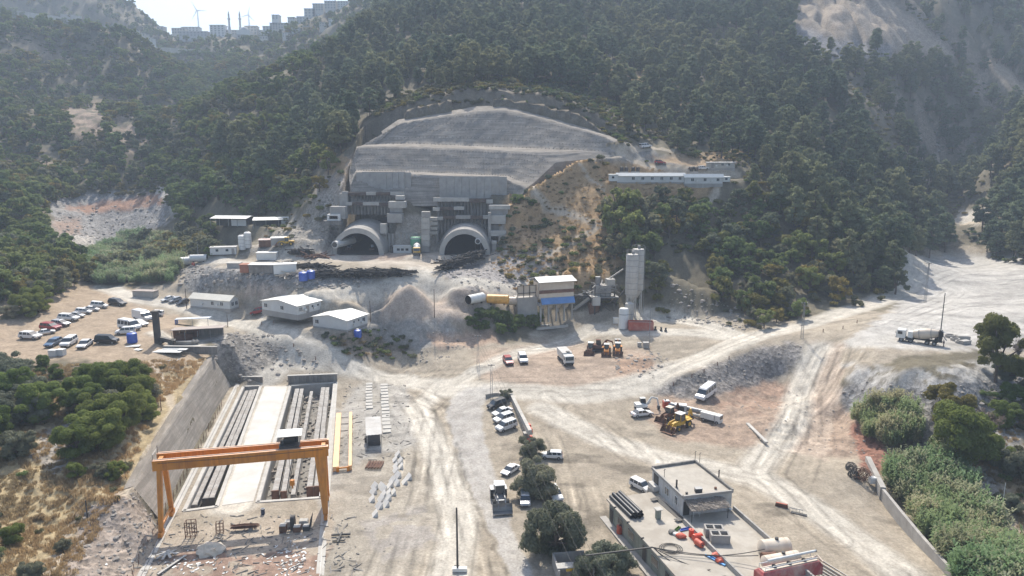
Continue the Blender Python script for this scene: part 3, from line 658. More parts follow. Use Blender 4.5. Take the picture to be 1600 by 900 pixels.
def crown_mesh(name, clumps, leaf, per, r, elong=1.0, core=.62, flat=1.0):
    Vs, Fs = [], []; o = 0
    for (x, y, z, rad) in clumps:
        m = int(per * rad * rad) + 6
        d = r.normal(size=(m, 3)); d /= np.linalg.norm(d, axis=1)[:, None]
        d[:, 2] = np.where(d[:, 2] < -.3, -d[:, 2], d[:, 2])
        rr = rad * (.72 + .4 * r.random((m, 1)))
        c = np.array([x, y, z]) + d * rr * [1, 1, flat]
        nrm = d + r.normal(size=(m, 3)) * .3; nrm /= np.linalg.norm(nrm, axis=1)[:, None]
        V, F_ = leaf_quads(c, nrm, leaf, r, elong); Vs.append(V); Fs.append(F_ + o); o += len(V)
        iv, fi = ico(); jit = 1 + .25 * r.normal(size=(len(iv), 1)) * .6
        V = iv * rad * core * jit * [1, 1, flat] + [x, y, z]
        q = np.concatenate([fi, fi[:, 2:3]], 1)          # degenerate quads are split below
        Vs.append(V); Fs.append(('t', fi + o)); o += len(V)
    quads = np.concatenate([f for f in Fs if not isinstance(f, tuple)]); tris = np.concatenate([f[1] for f in Fs if isinstance(f, tuple)])
    V = np.concatenate(Vs); me = bpy.data.meshes.new(name)
    me.vertices.add(len(V)); me.vertices.foreach_set('co', V.astype(np.float32).ravel())
    li = np.concatenate([quads.ravel(), tris.ravel()]).astype(np.int32)
    me.loops.add(len(li)); me.loops.foreach_set('vertex_index', li)
    tot = np.r_[np.full(len(quads), 4), np.full(len(tris), 3)].astype(np.int32)
    me.polygons.add(len(tot)); me.polygons.foreach_set('loop_total', tot); me.polygons.foreach_set('loop_start', np.r_[0, np.cumsum(tot)[:-1]].astype(np.int32))
    me.update(); return me
def tube_np(path, radii, k=6):
    """tapered tube along points"""
    path = [Vector(p) for p in path]; V = []; Fq = []
    for i, p in enumerate(path):
        t = (path[min(i + 1, len(path) - 1)] - path[max(i - 1, 0)]).normalized()
        a = t.orthogonal().normalized() if i == 0 else (a - t * a.dot(t)).normalized(); b = t.cross(a)
        for j in range(k):
            g = 2 * math.pi * j / k; V.append(p + (a * math.cos(g) + b * math.sin(g)) * radii[i])
    for i in range(len(path) - 1):
        for j in range(k): Fq.append((i*k+j, i*k+(j+1)%k, (i+1)*k+(j+1)%k, (i+1)*k+j))
    return V, Fq
def join_tubes(name, tubes):
    V, Fq = [], []
    for path, rad in tubes:
        v, f = tube_np(path, rad); o = len(V); V += [tuple(x) for x in v]; Fq += [tuple(i + o for i in q) for q in f]
    return mesh_np(name, np.array(V), np.array(Fq))
def rand_rot(r, k=.15): return r.normal() * k
def pine(seed, H=9.0, W=2.9, per=80, leaf=.36, base=.28):
    r = np.random.default_rng(seed); cl = []; tubes = []
    lean = r.normal(size=2) * .35
    top = np.array([lean[0], lean[1], H * .95]); tubes.append(([(0, 0, -1), (lean[0] * .4, lean[1] * .4, H * .5), tuple(top)], [.2, .14, .04]))
    nlev = 7
    for i in range(nlev):
        t = base + (1 - base) * (i + .3 * r.random()) / nlev; wz = W * (1 - ((t - .38) / .72) ** 2 if t > .38 else .78 + .5 * (t - base)) * (.8 + .35 * r.random())
        m = max(2, int(5.5 * (1 - t * .55)))
        for k in range(m):
            g = 2 * math.pi * (k + r.random() * .8) / m; d = wz * (.45 + .4 * r.random())
            x, y, z = lean[0] * t + math.cos(g) * d, lean[1] * t + math.sin(g) * d, H * t + r.normal() * .25
            cl.append((x, y, z, .75 + .45 * r.random() * (1.2 - t)))
            if k % 2 == 0: tubes.append(([(lean[0] * t, lean[1] * t, H * t - .5), (x, y, z)], [.07, .03]))
    cl.append((lean[0], lean[1], H * .97, .6))
    return crown_mesh('pine_crown', cl, leaf, per, r, 1.2, .6, .62), join_tubes('pine_trunk', tubes)
def broad(seed, H=6.0, W=3.0, per=70, leaf=.36, n=20, trunk=.25, core=.66):
    r = np.random.default_rng(seed); cl = []; tubes = [([(0, 0, -1), (r.normal() * .2, r.normal() * .2, H * .45)], [.22, .13])]
    for i in range(n):
        g = r.random() * 2 * math.pi; h = trunk + (1 - trunk) * r.random() ** .8; e = math.sqrt(max(.05, 1 - ((h - .55) / .58) ** 2))
        d = W * e * (.35 + .6 * r.random() ** .5) * (.8 + .3 * math.sin(3 * g + seed)); rad = (.2 + .13 * r.random()) * W
        x, y, z = math.cos(g) * d, math.sin(g) * d, H * h - rad * .4
        cl.append((x, y, z, rad))
        if i % 3 == 0: tubes.append(([(0, 0, H * .25), (x * .5, y * .5, z * .75), (x, y, z)], [.12, .08, .03]))
    return crown_mesh('broad_crown', cl, leaf, per, r, 1.0, core, .8), join_tubes('broad_trunk', tubes)
def shrub(seed, H=1.7, W=1.5, n=8, per=80, leaf=.26):
    r = np.random.default_rng(seed); cl = []
    for i in range(n):
        g = r.random() * 6.28; d = W * .7 * r.random() ** .5; rad = .35 * W * (.7 + .6 * r.random())
        cl.append((math.cos(g) * d, math.sin(g) * d, max(.1, (H - rad) * (.4 + .6 * r.random()) * (1 - .4 * d / W)), rad))
    return crown_mesh('shrub_foliage', cl, leaf, per, r, 1.1, .7, .85)
def blades_mesh(name, n, W, H, seed, wd=.05, lean=.35, tufts=1):
    """upright arching blades: canes or dry grass"""
    r = np.random.default_rng(seed); a = r.random(n) * 6.283; d = W * np.sqrt(r.random(n))
    bx, by = np.cos(a) * d, np.sin(a) * d; h = H * (.55 + .5 * r.random(n)) * (1 - .35 * (d / W) ** 2)
    g = r.random(n) * 6.283; l = lean * h * (.3 + r.random(n)); dx, dy = np.cos(g) * l, np.sin(g) * l
    wx, wy_ = -np.sin(g) * wd, np.cos(g) * wd
    z0 = np.zeros(n) - .1
    p = [np.stack([bx - wx, by - wy_, z0], 1), np.stack([bx + wx, by + wy_, z0], 1),
         np.stack([bx + dx * .35 + wx, by + dy * .35 + wy_, h * .65], 1), np.stack([bx + dx * .35 - wx, by + dy * .35 - wy_, h * .65], 1),
         np.stack([bx + dx + wx * .2, by + dy + wy_ * .2, h], 1), np.stack([bx + dx - wx * .2, by + dy - wy_ * .2, h * .99], 1)]
    V = np.stack(p, 1).reshape(-1, 3); b = np.arange(n)[:, None] * 6
    return mesh_np(name, V, np.concatenate([b + [0, 1, 2, 3], b + [3, 2, 4, 5]]))
def cane(seed, H=4.2, W=1.6, n=34):
    """clump of tall reed canes, each with drooping leaf blades"""
    r = np.random.default_rng(seed); Vs, Fs = [], []; o = 0
    for i in range(n):
        a = r.random() * 6.283; d = W * math.sqrt(r.random()); x, y = math.cos(a) * d, math.sin(a) * d
        h = H * (.6 + .45 * r.random()); lx, ly = r.normal() * .35 + x * .15, r.normal() * .35 + y * .15
        m = 13; t = .3 + .7 * np.arange(m) / (m - 1); cx, cy, czz = x + lx * t * t, y + ly * t * t, h * t
        g = r.random(m) * 6.283; L_ = (.75 + .35 * r.random(m)) * (1.05 - .35 * t); up = .55 + .5 * t
        wv = .085
        dx, dy = np.cos(g), np.sin(g)
        p0 = np.stack([cx - dy * wv, cy + dx * wv, czz], 1); p1 = np.stack([cx + dy * wv, cy - dx * wv, czz], 1)
        mx_ = np.stack([cx + dx * L_ * .5, cy + dy * L_ * .5, czz + L_ * .5 * up], 1); tp = np.stack([cx + dx * L_, cy + dy * L_, czz + L_ * .25 * up], 1)
        s = np.stack([-dy * wv, dx * wv, dx * 0], 1)
        Vs.append(np.stack([p0, p1, mx_ - s, mx_ + s, tp], 1).reshape(-1, 3)); b = o + np.arange(m)[:, None] * 5
        Fs.append(np.concatenate([b + [0, 1, 2, 3]])); Fs.append(('t', b + [3, 2, 4])); o += m * 5
    V = np.concatenate(Vs); quads = np.concatenate([f for f in Fs if not isinstance(f, tuple)]); tris = np.concatenate([f[1] for f in Fs if isinstance(f, tuple)])
    quads = np.concatenate([quads, np.stack([tris[:, 0], tris[:, 1], tris[:, 2], tris[:, 2]], 1)[:0]])
    me = bpy.data.meshes.new('cane'); me.vertices.add(len(V)); me.vertices.foreach_set('co', V.astype(np.float32).ravel())
    li = np.concatenate([quads.ravel(), tris.ravel()]).astype(np.int32); me.loops.add(len(li)); me.loops.foreach_set('vertex_index', li)
    tot = np.r_[np.full(len(quads), 4), np.full(len(tris), 3)].astype(np.int32)
    me.polygons.add(len(tot)); me.polygons.foreach_set('loop_total', tot); me.polygons.foreach_set('loop_start', np.r_[0, np.cumsum(tot)[:-1]].astype(np.int32)); me.update()
    return me
def withmat(me, m): me.materials.clear(); me.materials.append(m); return me

# instancer: points carry variant, turn and size; the nodes place one shared mesh on each
def scatter_object(name, pts, scale, meshes, label=None, seed=0):
    me = bpy.data.meshes.new(name); me.vertices.add(len(pts)); me.vertices.foreach_set('co', np.asarray(pts, np.float32).ravel()); me.update()
    a = me.attributes.new('size', 'FLOAT', 'POINT'); a.data.foreach_set('value', np.asarray(scale, np.float32))
    r = np.random.default_rng(seed)
    a = me.attributes.new('turn', 'FLOAT', 'POINT'); a.data.foreach_set('value', (r.random(len(pts)) * 6.28).astype(np.float32))
    a = me.attributes.new('variant', 'INT', 'POINT'); a.data.foreach_set('value', r.integers(0, len(meshes), len(pts)).astype(np.int32))
    o = link(name, me); 
    for m in {mm.materials[0] for mm in meshes if mm.materials}: me.materials.append(m)
    g = bpy.data.node_groups.new(name, 'GeometryNodeTree')
    g.interface.new_socket('Geometry', in_out='INPUT', socket_type='NodeSocketGeometry'); g.interface.new_socket('Geometry', in_out='OUTPUT', socket_type='NodeSocketGeometry')
    N = g.nodes; L = g.links; gi = N.new('NodeGroupInput'); go = N.new('NodeGroupOutput')
    coll = bpy.data.collections.new(name + '_kinds')
    for i, m in enumerate(meshes):
        h = bpy.data.objects.new('%s_kind' % name, m) if isinstance(m, bpy.types.Mesh) else m; coll.objects.link(h)
    ci = N.new('GeometryNodeCollectionInfo'); ci.inputs['Collection'].default_value = coll
    ci.inputs['Separate Children'].default_value = True; ci.inputs['Reset Children'].default_value = True
    ip = N.new('GeometryNodeInstanceOnPoints'); ip.inputs['Pick Instance'].default_value = True
    def att(nm, ty):
        q = N.new('GeometryNodeInputNamedAttribute'); q.data_type = ty; q.inputs['Name'].default_value = nm; return q.outputs['Attribute']
    mp = N.new('GeometryNodeMeshToPoints'); L.new(gi.outputs[0], mp.inputs[0]); L.new(mp.outputs[0], ip.inputs['Points'])
    L.new(ci.outputs[0], ip.inputs['Instance']); L.new(att('variant', 'INT'), ip.inputs['Instance Index'])
    cx = N.new('ShaderNodeCombineXYZ'); L.new(att('turn', 'FLOAT'), cx.inputs[2])
    er = N.new('FunctionNodeEulerToRotation'); L.new(cx.outputs[0], er.inputs[0]); L.new(er.outputs[0], ip.inputs['Rotation'])
    L.new(att('size', 'FLOAT'), ip.inputs['Scale']); L.new(ip.outputs[0], go.inputs[0])
    md = o.modifiers.new('place', 'NODES'); md.node_group = g
    o['kind'] = 'stuff'
    return o

def joined(crown, trunk, name, cm, tm):
    """one mesh holding crown and trunk, for the massed trees"""
    bm = bmesh.new(); bm.from_mesh(crown); nf = len(bm.faces)
    bm.from_mesh(trunk); bm.faces.ensure_lookup_table()
    for f in bm.faces[nf:]: f.material_index = 1
    me = bpy.data.meshes.new(name); bm.to_mesh(me); bm.free(); me.materials.append(cm); me.materials.append(tm); return me

pines = [pine(100 + i, 8.5 + i * .5, 2.5 + .15 * i) for i in range(6)]
for c, t in pines: withmat(c, PINE_M); withmat(t, BARK)
def set_of(seed, m, cnt=4, **k):
    out = [broad(seed + i, **k) for i in range(cnt)]
    for c, t in out: withmat(c, m); withmat(t, BARK)
    return out
broads = set_of(200, BROAD_M, 5, H=6.2, W=2.9)
olives = set_of(300, OLIVE_M, 4, H=5.2, W=2.8)
yells = set_of(400, YELG_M, 4, H=4.6, W=2.7)
shrubs = [withmat(shrub(500 + i, 1.8, 1.6), m) for i, m in enumerate([MAQ_M, MAQ_M, OLIVE_M, BROAD_M, YELG_M])]
NB_M = leaf_mat('fresh_leaves', (.12, .18, .045), (.22, .28, .08), trans=.5); NO_M = leaf_mat('silver_leaves', (.15, .17, .115), (.25, .265, .19), trans=.35)
nearb = set_of(700, NB_M, 3, H=5.6, W=3.5, per=560, leaf=.135, n=36, trunk=.12, core=.5)
nearo = set_of(720, NO_M, 3, H=4.3, W=3.2, per=520, leaf=.14, n=42, trunk=.0)
neary = set_of(740, YELG_M, 2, H=6.5, W=3.2, per=420, leaf=.17, n=30, trunk=.15)
REED2 = leaf_mat('pale_reed_blades', (.2, .24, .13), (.34, .36, .24), trans=.4)
canes = [withmat(cane(800 + i, 4.2 + .3 * (i % 3)), REED_M if i < 4 else REED2) for i in range(6)]

# where things grow: polygons in the picture plane of the land, then sampled on the land itself
FOREST = [([(1240,20),(1480,20),(1600,200),(1480,270),(1380,230)], 'pine', 6.8, .3), ([(330,250),(430,190),(520,100),(640,-60),(1250,-60),(1235,80),(1300,118),(1370,215),(1480,300),(1480,400),(1420,410),(1400,470),(1290,420),(1140,200),(1020,130),(960,215),(860,170),(790,155),(720,168),(640,185),(585,235),(540,225),(500,230),(420,300)], 'pine', 6.7, 1.0),
          ([(1430,-60),(1500,30),(1560,110),(1640,150),(1640,-60)], 'pine', 7.0, .95), ([(1290,-60),(1430,-60),(1500,80),(1430,60)], 'pine', 7.0, .3), ([(1380,110),(1500,120),(1560,230),(1480,200),(1400,150)], 'pine', 6.5, .5), ([(1540,150),(1640,180),(1640,260),(1580,230)], 'pine', 6.5, .6),
          ([(1400,210),(1480,170),(1560,260),(1480,300)], 'pine', 5.0, .25), ([(1480,280),(1560,220),(1640,180),(1640,420),(1540,400),(1530,350),(1545,320),(1480,318)], 'pine', 4.6, .75),
          ([(1330,70),(1480,70),(1520,160),(1440,140),(1350,120)],'pine',5.0,.4),
          ([(960,215),(1020,130),(1160,220),(1290,420),(1160,290),(1060,235)], 'pine', 5.0, .3),
          ([(-200,0),(100,35),(230,70),(300,120),(420,300),(330,380),(250,300),(130,300),(-200,320)], 'broad', 6.2, .78),
          ([(200,60),(430,100),(520,60),(450,190),(330,250),(290,180)], 'broad', 6.6, .95),
          ([(330,250),(440,190),(540,225),(500,300),(440,340),(330,345)], 'broad', 5.8, .95), ([(250,310),(340,300),(470,290),(450,335),(330,350),(300,370)],'broad',4.0,.95),
          ([(-200,310),(130,290),(150,310),(70,325),(95,380),(120,440),(80,480),(-200,470)], 'broad', 3.9, .9), ([(120,440),(200,390),(330,350),(340,395),(260,420),(150,445)],'olive',3.6,.8),
          ([(955,318),(1110,320),(1100,350),(1020,470),(960,400),(935,370)], 'broadd', 4.8, .85), ([(1145,318),(1290,300),(1400,400),(1400,460),(1190,515),(1060,440),(1050,390)], 'broadd', 5.2, .8),
          ([(190,45),(300,66),(420,60),(560,8),(640,-60),(540,100),(430,190),(300,120)], 'broad', 6.0, .8),
          ([(-200,-60),(190,-10),(250,50),(230,75),(100,35),(-200,0)], 'broad', 6.5, .8),
          ([(440,225),(520,210),(600,180),(585,235),(500,245)],'pine',4.5,.7)]
CLEAR = [gpoly(p) for p in [[(400,125),(470,105),(455,125),(400,145)], [(1395,150),(1440,158),(1535,262),(1480,268),(1420,215)], [(560,240),(600,165),(700,140),(790,130),(880,142),(985,188),(975,240),(900,200),(790,170),(620,190)], [(100,175),(150,165),(165,200),(120,215)], [(170,185),(215,190),(205,225),(175,215)], [(25,70),(60,68),(110,100),(90,108)], [(60,232),(95,240),(100,262),(60,255)], [(545,190),(590,200),(600,240),(560,232)], [(905,60),(925,58),(920,100),(905,95)], [(780,150),(950,200),(930,208),(780,168)], [(540,330),(545,225),(620,180),(790,158),(960,205),(950,240),(860,245),(800,340)], [(945,262),(1165,250),(1165,300),(1110,312),(945,308)], [(55,320),(140,300),(262,300),(262,350),(150,395),(90,390)],
        [(1380,500),(1415,405),(1445,395),(1440,470)], [(1240,0),(1395,0),(1490,85),(1400,92),(1330,70),(1245,82)], [(1050,590),(1040,400),(1100,400),(1140,500)], [(930,110),(950,98),(1045,130),(960,132)], [(1085,328),(1130,295),(1140,300),(1100,335)],
        [(290,332),(480,325),(480,365),(300,368)], [(1470,325),(1545,322),(1545,352),(1465,352)], [(1440,285),(1480,250),(1490,262),(1460,288)]]]
def sample(poly_px, spacing, dens, seed, far_grow=.0015):
    r = np.random.default_rng(seed); pts = []
    ii = np.flatnonzero(inpoly(PX, PY, poly_px).ravel()); 
    if not len(ii): return np.zeros((0, 3))
    xs, ys = GX.ravel()[ii], GY.ravel()[ii]
    nx = np.arange(xs.min(), xs.max(), spacing); ny = np.arange(ys.min(), ys.max(), spacing)
    gx, gy = np.meshgrid(nx, ny); gx = gx + (r.random(gx.shape) - .5) * spacing * .95; gy = gy + (r.random(gx.shape) - .5) * spacing * .95
    gx, gy = gx.ravel(), gy.ravel(); gz = zat(gx, gy); px, py = proj(gx, gy, gz)
    k = inpoly(px, py, poly_px) & (r.random(len(gx)) < dens * np.clip((fbm(gx * .035, gy * .035, seed, 3) - .33) * 6 + .5, .25 if dens < .9 else .4, 1))
    k &= r.random(len(gx)) < np.clip(1.25 - gy * .0007, .45, 1)
    for c in CLEAR: k &= ~inpoly(gx, gy, c)
    return np.stack([gx, gy, gz], 1)[k]
P_ALL = {}
for n_, (poly, kind, spc, dens) in enumerate(FOREST):
    p = sample(poly, spc, dens, 1000 + n_); P_ALL.setdefault(kind, []).append(p)
P_ALL = {k: np.concatenate(v) for k, v in P_ALL.items()}
def visible(P, h=5.0):
    """does the top of the tree stand clear of the land between it and the viewpoint"""
    ok = np.ones(len(P), bool)
    for f in np.linspace(.3, .98, 40):
        X, Y = P[:, 0] * f, P[:, 1] * f; Z = CAM_H + (P[:, 2] + h - CAM_H) * f
        ok &= (Y < Ys[0]) | (zat(X, np.maximum(Y, Ys[0])) < Z)
    px, py = proj(P[:, 0], P[:, 1], P[:, 2]); return ok & (px > -20) & (px < 1620) & (py > -12)
def tree_things(name, P, sc_, kinds, label, cat, group, crown='crown', trunk='trunk', seed=0, most=300, forest=None, flat_mats=None):
    vis = visible(P); order = np.argsort(np.where(vis, P[:, 1], P[:, 1] + 1e5)); P = P[order]; sc_ = sc_[order]; nv = vis.sum()
    r = random.Random(seed); m = min(most, nv)
    for i in range(m):
        px_ = proj(*P[i])[0]; lb_ = next(l for x_, l in label if px_ < x_) if isinstance(label, list) else (label, group)
        c, t = kinds[r.randrange(len(kinds))]
        e = bpy.data.objects.new(name, None); col.objects.link(e); e.empty_display_size = .5
        e.location = P[i]; e.rotation_euler = (0, 0, r.random() * 6.28); s = sc_[i]; e.scale = (s, s, s * (.88 + .24 * r.random()))
        tag(e, lb_[0], cat, lb_[1])
        o = link(crown, c); o.parent = e; o = link(trunk, t); o.parent = e
    if len(P) > m and forest:
        ms = [joined(c, t, forest, c.materials[0], BARK) for c, t in kinds]
        scatter_object(forest, P[m:], sc_[m:], ms, seed=seed)
    return m, len(P)
# ------------------------------------------------------------------ part builders
class MB:
    def __init__(s): s.V = []; s.F = []
    def add(s, V, Fc):
        o = len(s.V); s.V += [tuple(v) for v in V]; s.F += [tuple(i + o for i in f) for f in Fc]; return s
    def box(s, c, d, rz=0, tp=1.0, tilt=None):
        x, y, z = d[0] / 2, d[1] / 2, d[2] / 2; M = Matrix.Rotation(rz, 3, 'Z')
        if tilt: M = M @ Matrix.Rotation(tilt[0], 3, tilt[1])
        V = [M @ Vector((a * x * (tp if k > 0 else 1), b * y * (tp if k > 0 else 1), k * z)) + Vector(c) for k in (-1, 1) for a, b in ((-1, -1), (1, -1), (1, 1), (-1, 1))]
        return s.add(V, [(3, 2, 1, 0), (4, 5, 6, 7), (0, 1, 5, 4), (1, 2, 6, 5), (2, 3, 7, 6), (3, 0, 4, 7)])
    def beam(s, a, b, w, h, up=(0, 0, 1), w2=None, h2=None):
        a, b = Vector(a), Vector(b); t = (b - a).normalized(); up = Vector(up)
        if abs(t.dot(up)) > .98: up = Vector((0, 1, 0))
        r = t.cross(up).normalized(); u = r.cross(t); V = []
        for p, ww, hh in ((a, w, h), (b, w2 or w, h2 or h)):
            for i, j in ((-1, -1), (1, -1), (1, 1), (-1, 1)): V.append(p + r * i * ww / 2 + u * j * hh / 2)
        return s.add(V, [(3, 2, 1, 0), (4, 5, 6, 7), (0, 1, 5, 4), (1, 2, 6, 5), (2, 3, 7, 6), (3, 0, 4, 7)])
    def cyl(s, a, b, r, r2=None, n=12, caps=True):
        a, b = Vector(a), Vector(b); t = (b - a).normalized(); o = t.orthogonal().normalized(); p = t.cross(o); r2 = r if r2 is None else r2; V = []
        for q, rr in ((a, r), (b, r2)):
            for i in range(n): g = 2 * math.pi * i / n; V.append(q + (o * math.cos(g) + p * math.sin(g)) * rr)
        Fc = [(i, (i + 1) % n, n + (i + 1) % n, n + i) for i in range(n)]
        if caps: Fc += [tuple(range(n))[::-1], tuple(range(n, 2 * n))]
        return s.add(V, Fc)
    def lathe(s, prof, a=(0, 0, 0), axis=(0, 0, 1), n=16):
        """prof: (radius, along)"""
        t = Vector(axis).normalized(); o = t.orthogonal().normalized(); p = t.cross(o); a = Vector(a); V = []
        for r, h in prof:
            for i in range(n): g = 2 * math.pi * i / n; V.append(a + t * h + (o * math.cos(g) + p * math.sin(g)) * max(r, .001))
        Fc = [(k*n+i, k*n+(i+1)%n, (k+1)*n+(i+1)%n, (k+1)*n+i) for k in range(len(prof)-1) for i in range(n)]
        return s.add(V, Fc)
    def tube(s, pts, r, n=6):
        v, f = tube_np(pts, [r] * len(pts), n); return s.add(v, f)
    def prism(s, poly, z0, z1):
        """poly of (x,y); z0,z1 numbers"""
        n_ = len(poly); A = sum(poly[i][0] * poly[(i+1) % n_][1] - poly[(i+1) % n_][0] * poly[i][1] for i in range(n_))
        if A < 0: poly = poly[::-1]
        V = [(p[0], p[1], z0) for p in poly] + [(p[0], p[1], z1) for p in poly]
        return s.add(V, [tuple(range(n_))[::-1], tuple(range(n_, 2 * n_))] + [(i, (i+1) % n_, n_ + (i+1) % n_, n_ + i) for i in range(n_)])
    def side(s, prof, w, tops=None):
        """side profile (x,z) drawn counter-clockwise, spread to half-width w (list or number) along y"""
        n_ = len(prof); w = [w] * n_ if not isinstance(w, (list, tuple)) else w
        V = [(x, -w[i], z) for i, (x, z) in enumerate(prof)] + [(x, w[i], z) for i, (x, z) in enumerate(prof)]
        return s.add(V, [tuple(range(n_)), tuple(range(n_, 2 * n_))[::-1]] + [((i+1) % n_, i, n_ + i, n_ + (i+1) % n_) for i in range(n_)])
    def build(s, name, mat, parent=None, smooth=False, loc=None, bevel=0):
        me = bpy.data.meshes.new(name); me.from_pydata(s.V, [], s.F); me.update()
        if smooth: me.shade_smooth() if hasattr(me, 'shade_smooth') else None
        if smooth:
            me.set_sharp_from_angle(angle=R(40))
        o = link(name, me, mat, parent)
        if loc is not None: o.location = loc
        if bevel:
            b = o.modifiers.new('edge', 'BEVEL'); b.width = bevel; b.segments = 2; b.limit_method = 'ANGLE'; b.harden_normals = False
        return o
def E(name, loc, rz, label, cat, group=None, s=1.0):
    e = bpy.data.objects.new(name, None); col.objects.link(e); e.empty_display_size = .5
    e.location = loc; e.rotation_euler = (0, 0, rz); e.scale = (s, s, s); return tag(e, label, cat, group)
def Epx(name, px, py, rz, label, cat, group=None, s=1.0, dz=0):
    x, y, z = ground_at(px, py); return E(name, (x, y, z + dz), rz, label, cat, group, s)
def copy_tree(src, loc=None, rz=None, label=None, s=None):
    c = src.copy(); col.objects.link(c)
    def rec(a, b):
        for ch in a.children:
            d = ch.copy(); col.objects.link(d); d.parent = b; rec(ch, d)
    rec(src, c)
    if loc is not None: c.location = loc
    if rz is not None: c.rotation_euler = (0, 0, rz)
    if s is not None: c.scale = (s, s, s)
    if label: c['label'] = label
    return c
def setmat_tree(root, part, mat):
    for ch in root.children:
        if ch.name.split('.')[0] == part and ch.type == 'MESH':
            ch.data = ch.data.copy(); ch.data.materials.clear(); ch.data.materials.append(mat)
def wheel(parent, x, y, r, w=.22, name='wheel', rim=None):
    t = MB().cyl((0, -w/2, 0), (0, w/2, 0), r, n=14).build(name, RUBBER, parent, True, (x, y, r))
    MB().cyl((0, -w/2 - .01, 0), (0, w/2 + .01, 0), r * .55, n=10).build('rim', rim or STEEL, t)
    return t
# ------------------------------------------------------------------ vehicles, length along +x, front at +x
def car(kind, paint):
    root = bpy.data.objects.new('parked_car', None); col.objects.link(root)
    if kind == 'sedan':   L, Wd, b, c, rf = 4.5, .88, [(-2.2,.35),(2.2,.35),(2.28,.55),(2.2,.72),(1.25,.9),(-1.5,.95),(-2.2,.92),(-2.27,.6)], [(-1.75,.92),(1.2,.88),(.35,1.36),(-.95,1.38)], [(-1.0,1.36),(.38,1.34),(.3,1.44),(-.9,1.45)]
    elif kind == 'suv':   L, Wd, b, c, rf = 4.5, .93, [(-2.15,.4),(2.15,.4),(2.25,.62),(2.15,.88),(1.2,1.04),(-2.1,1.1),(-2.22,.7)], [(-2.12,1.08),(1.15,1.02),(.35,1.56),(-1.8,1.58)], [(-1.9,1.56),(.4,1.54),(.3,1.66),(-1.8,1.68)]
    elif kind == 'hatch': L, Wd, b, c, rf = 4.1, .86, [(-1.95,.35),(1.95,.35),(2.05,.55),(1.95,.72),(1.15,.92),(-1.9,.98),(-2.03,.6)], [(-1.95,.97),(1.1,.9),(.3,1.4),(-1.5,1.42)], [(-1.6,1.4),(.35,1.38),(.25,1.48),(-1.5,1.49)]
    elif kind == 'combi': L, Wd, b, c, rf = 4.4, .92, [(-2.15,.35),(2.1,.35),(2.2,.6),(2.05,.9),(1.3,1.1),(-2.15,1.15),(-2.2,.6)], [(-2.17,1.12),(1.3,1.06),(.6,1.68),(-2.0,1.72)], [(-2.08,1.7),(.65,1.66),(.5,1.8),(-2.0,1.83)]
    elif kind == 'van':   L, Wd, b, c, rf = 5.6, 1.0, [(-2.75,.4),(2.65,.4),(2.8,.7),(2.6,1.15),(1.9,1.3),(-2.75,1.3)], [(-2.74,1.28),(1.95,1.25),(1.2,2.1),(-2.7,2.15)], [(-2.72,2.1),(1.25,2.08),(.9,2.35),(-2.6,2.42)]
    if kind in ('panelvan',): L, Wd, b, c, rf = 5.6, 1.0, [(-2.75,.4),(2.65,.4),(2.8,.7),(2.6,1.15),(1.95,1.28),(1.9,1.28),(.75,2.2),(.6,2.4),(-2.65,2.45),(-2.75,2.2)], [(.9,1.25),(1.97,1.25),(1.15,2.0),(.9,2.1)], [(-2.6,2.44),(.5,2.42),(.4,2.48),(-2.5,2.5)]
    wtop = Wd * .84; n_ = len(b)
    MB().side(b, [Wd * .97 if z < .5 else (Wd if z < 1.2 else Wd * .95) for x, z in b]).build('body', paint, root, bevel=.06)
    MB().side(c, [Wd * .95 + (.05 if kind == 'panelvan' else 0), Wd * .95 + (.05 if kind == 'panelvan' else 0), wtop + (.14 if kind == 'panelvan' else 0), wtop + (.16 if kind == 'panelvan' else 0)]).build('windows', GLASS, root)
    MB().side(rf, [wtop, wtop, wtop * .92, wtop * .92]).build('roof', paint, root, bevel=.04)
    if kind in ('van', 'combi', 'suv', 'sedan', 'hatch'):      # pillars between the side windows
        xs = {'van': (-2.6, -1.5, -.4, .7), 'combi': (-1.95, -1.0, .05), 'suv': (-1.85, -1.0, .0), 'sedan': (-1.15, -.35), 'hatch': (-1.6, -.6, .0)}[kind]
        zt = c[2][1]
        for x in xs:
            for sg in (-1, 1): MB().beam((x - .08, sg * (Wd * .96), c[0][1] - .04), (x, sg * (wtop + .015), zt + .02), .03, .1, up=(1, 0, 0)).build('pillar', paint, root)
    for sx in (-1, 1):
        for sy in (-1, 1): wheel(root, sx * L * .315, sy * (Wd - .1), .34 if kind not in ('van', 'panelvan', 'suv') else .37)
    for sy in (-1, 1):
        MB().box((b[2][0] - .06, sy * Wd * .72, b[2][1] + .08), (.12, .3, .14)).build('headlight', CARS, root)
        MB().box((b[0][0] - .02, sy * Wd * .78, b[2][1] + .25), (.1, .2, .22)).build('tail_light', RED, root)
    MB().box((b[2][0] - .02, 0, .48), (.1, Wd * 1.1, .16)).build('grille', DARKST, root)
    return root, L
PROTO = {}
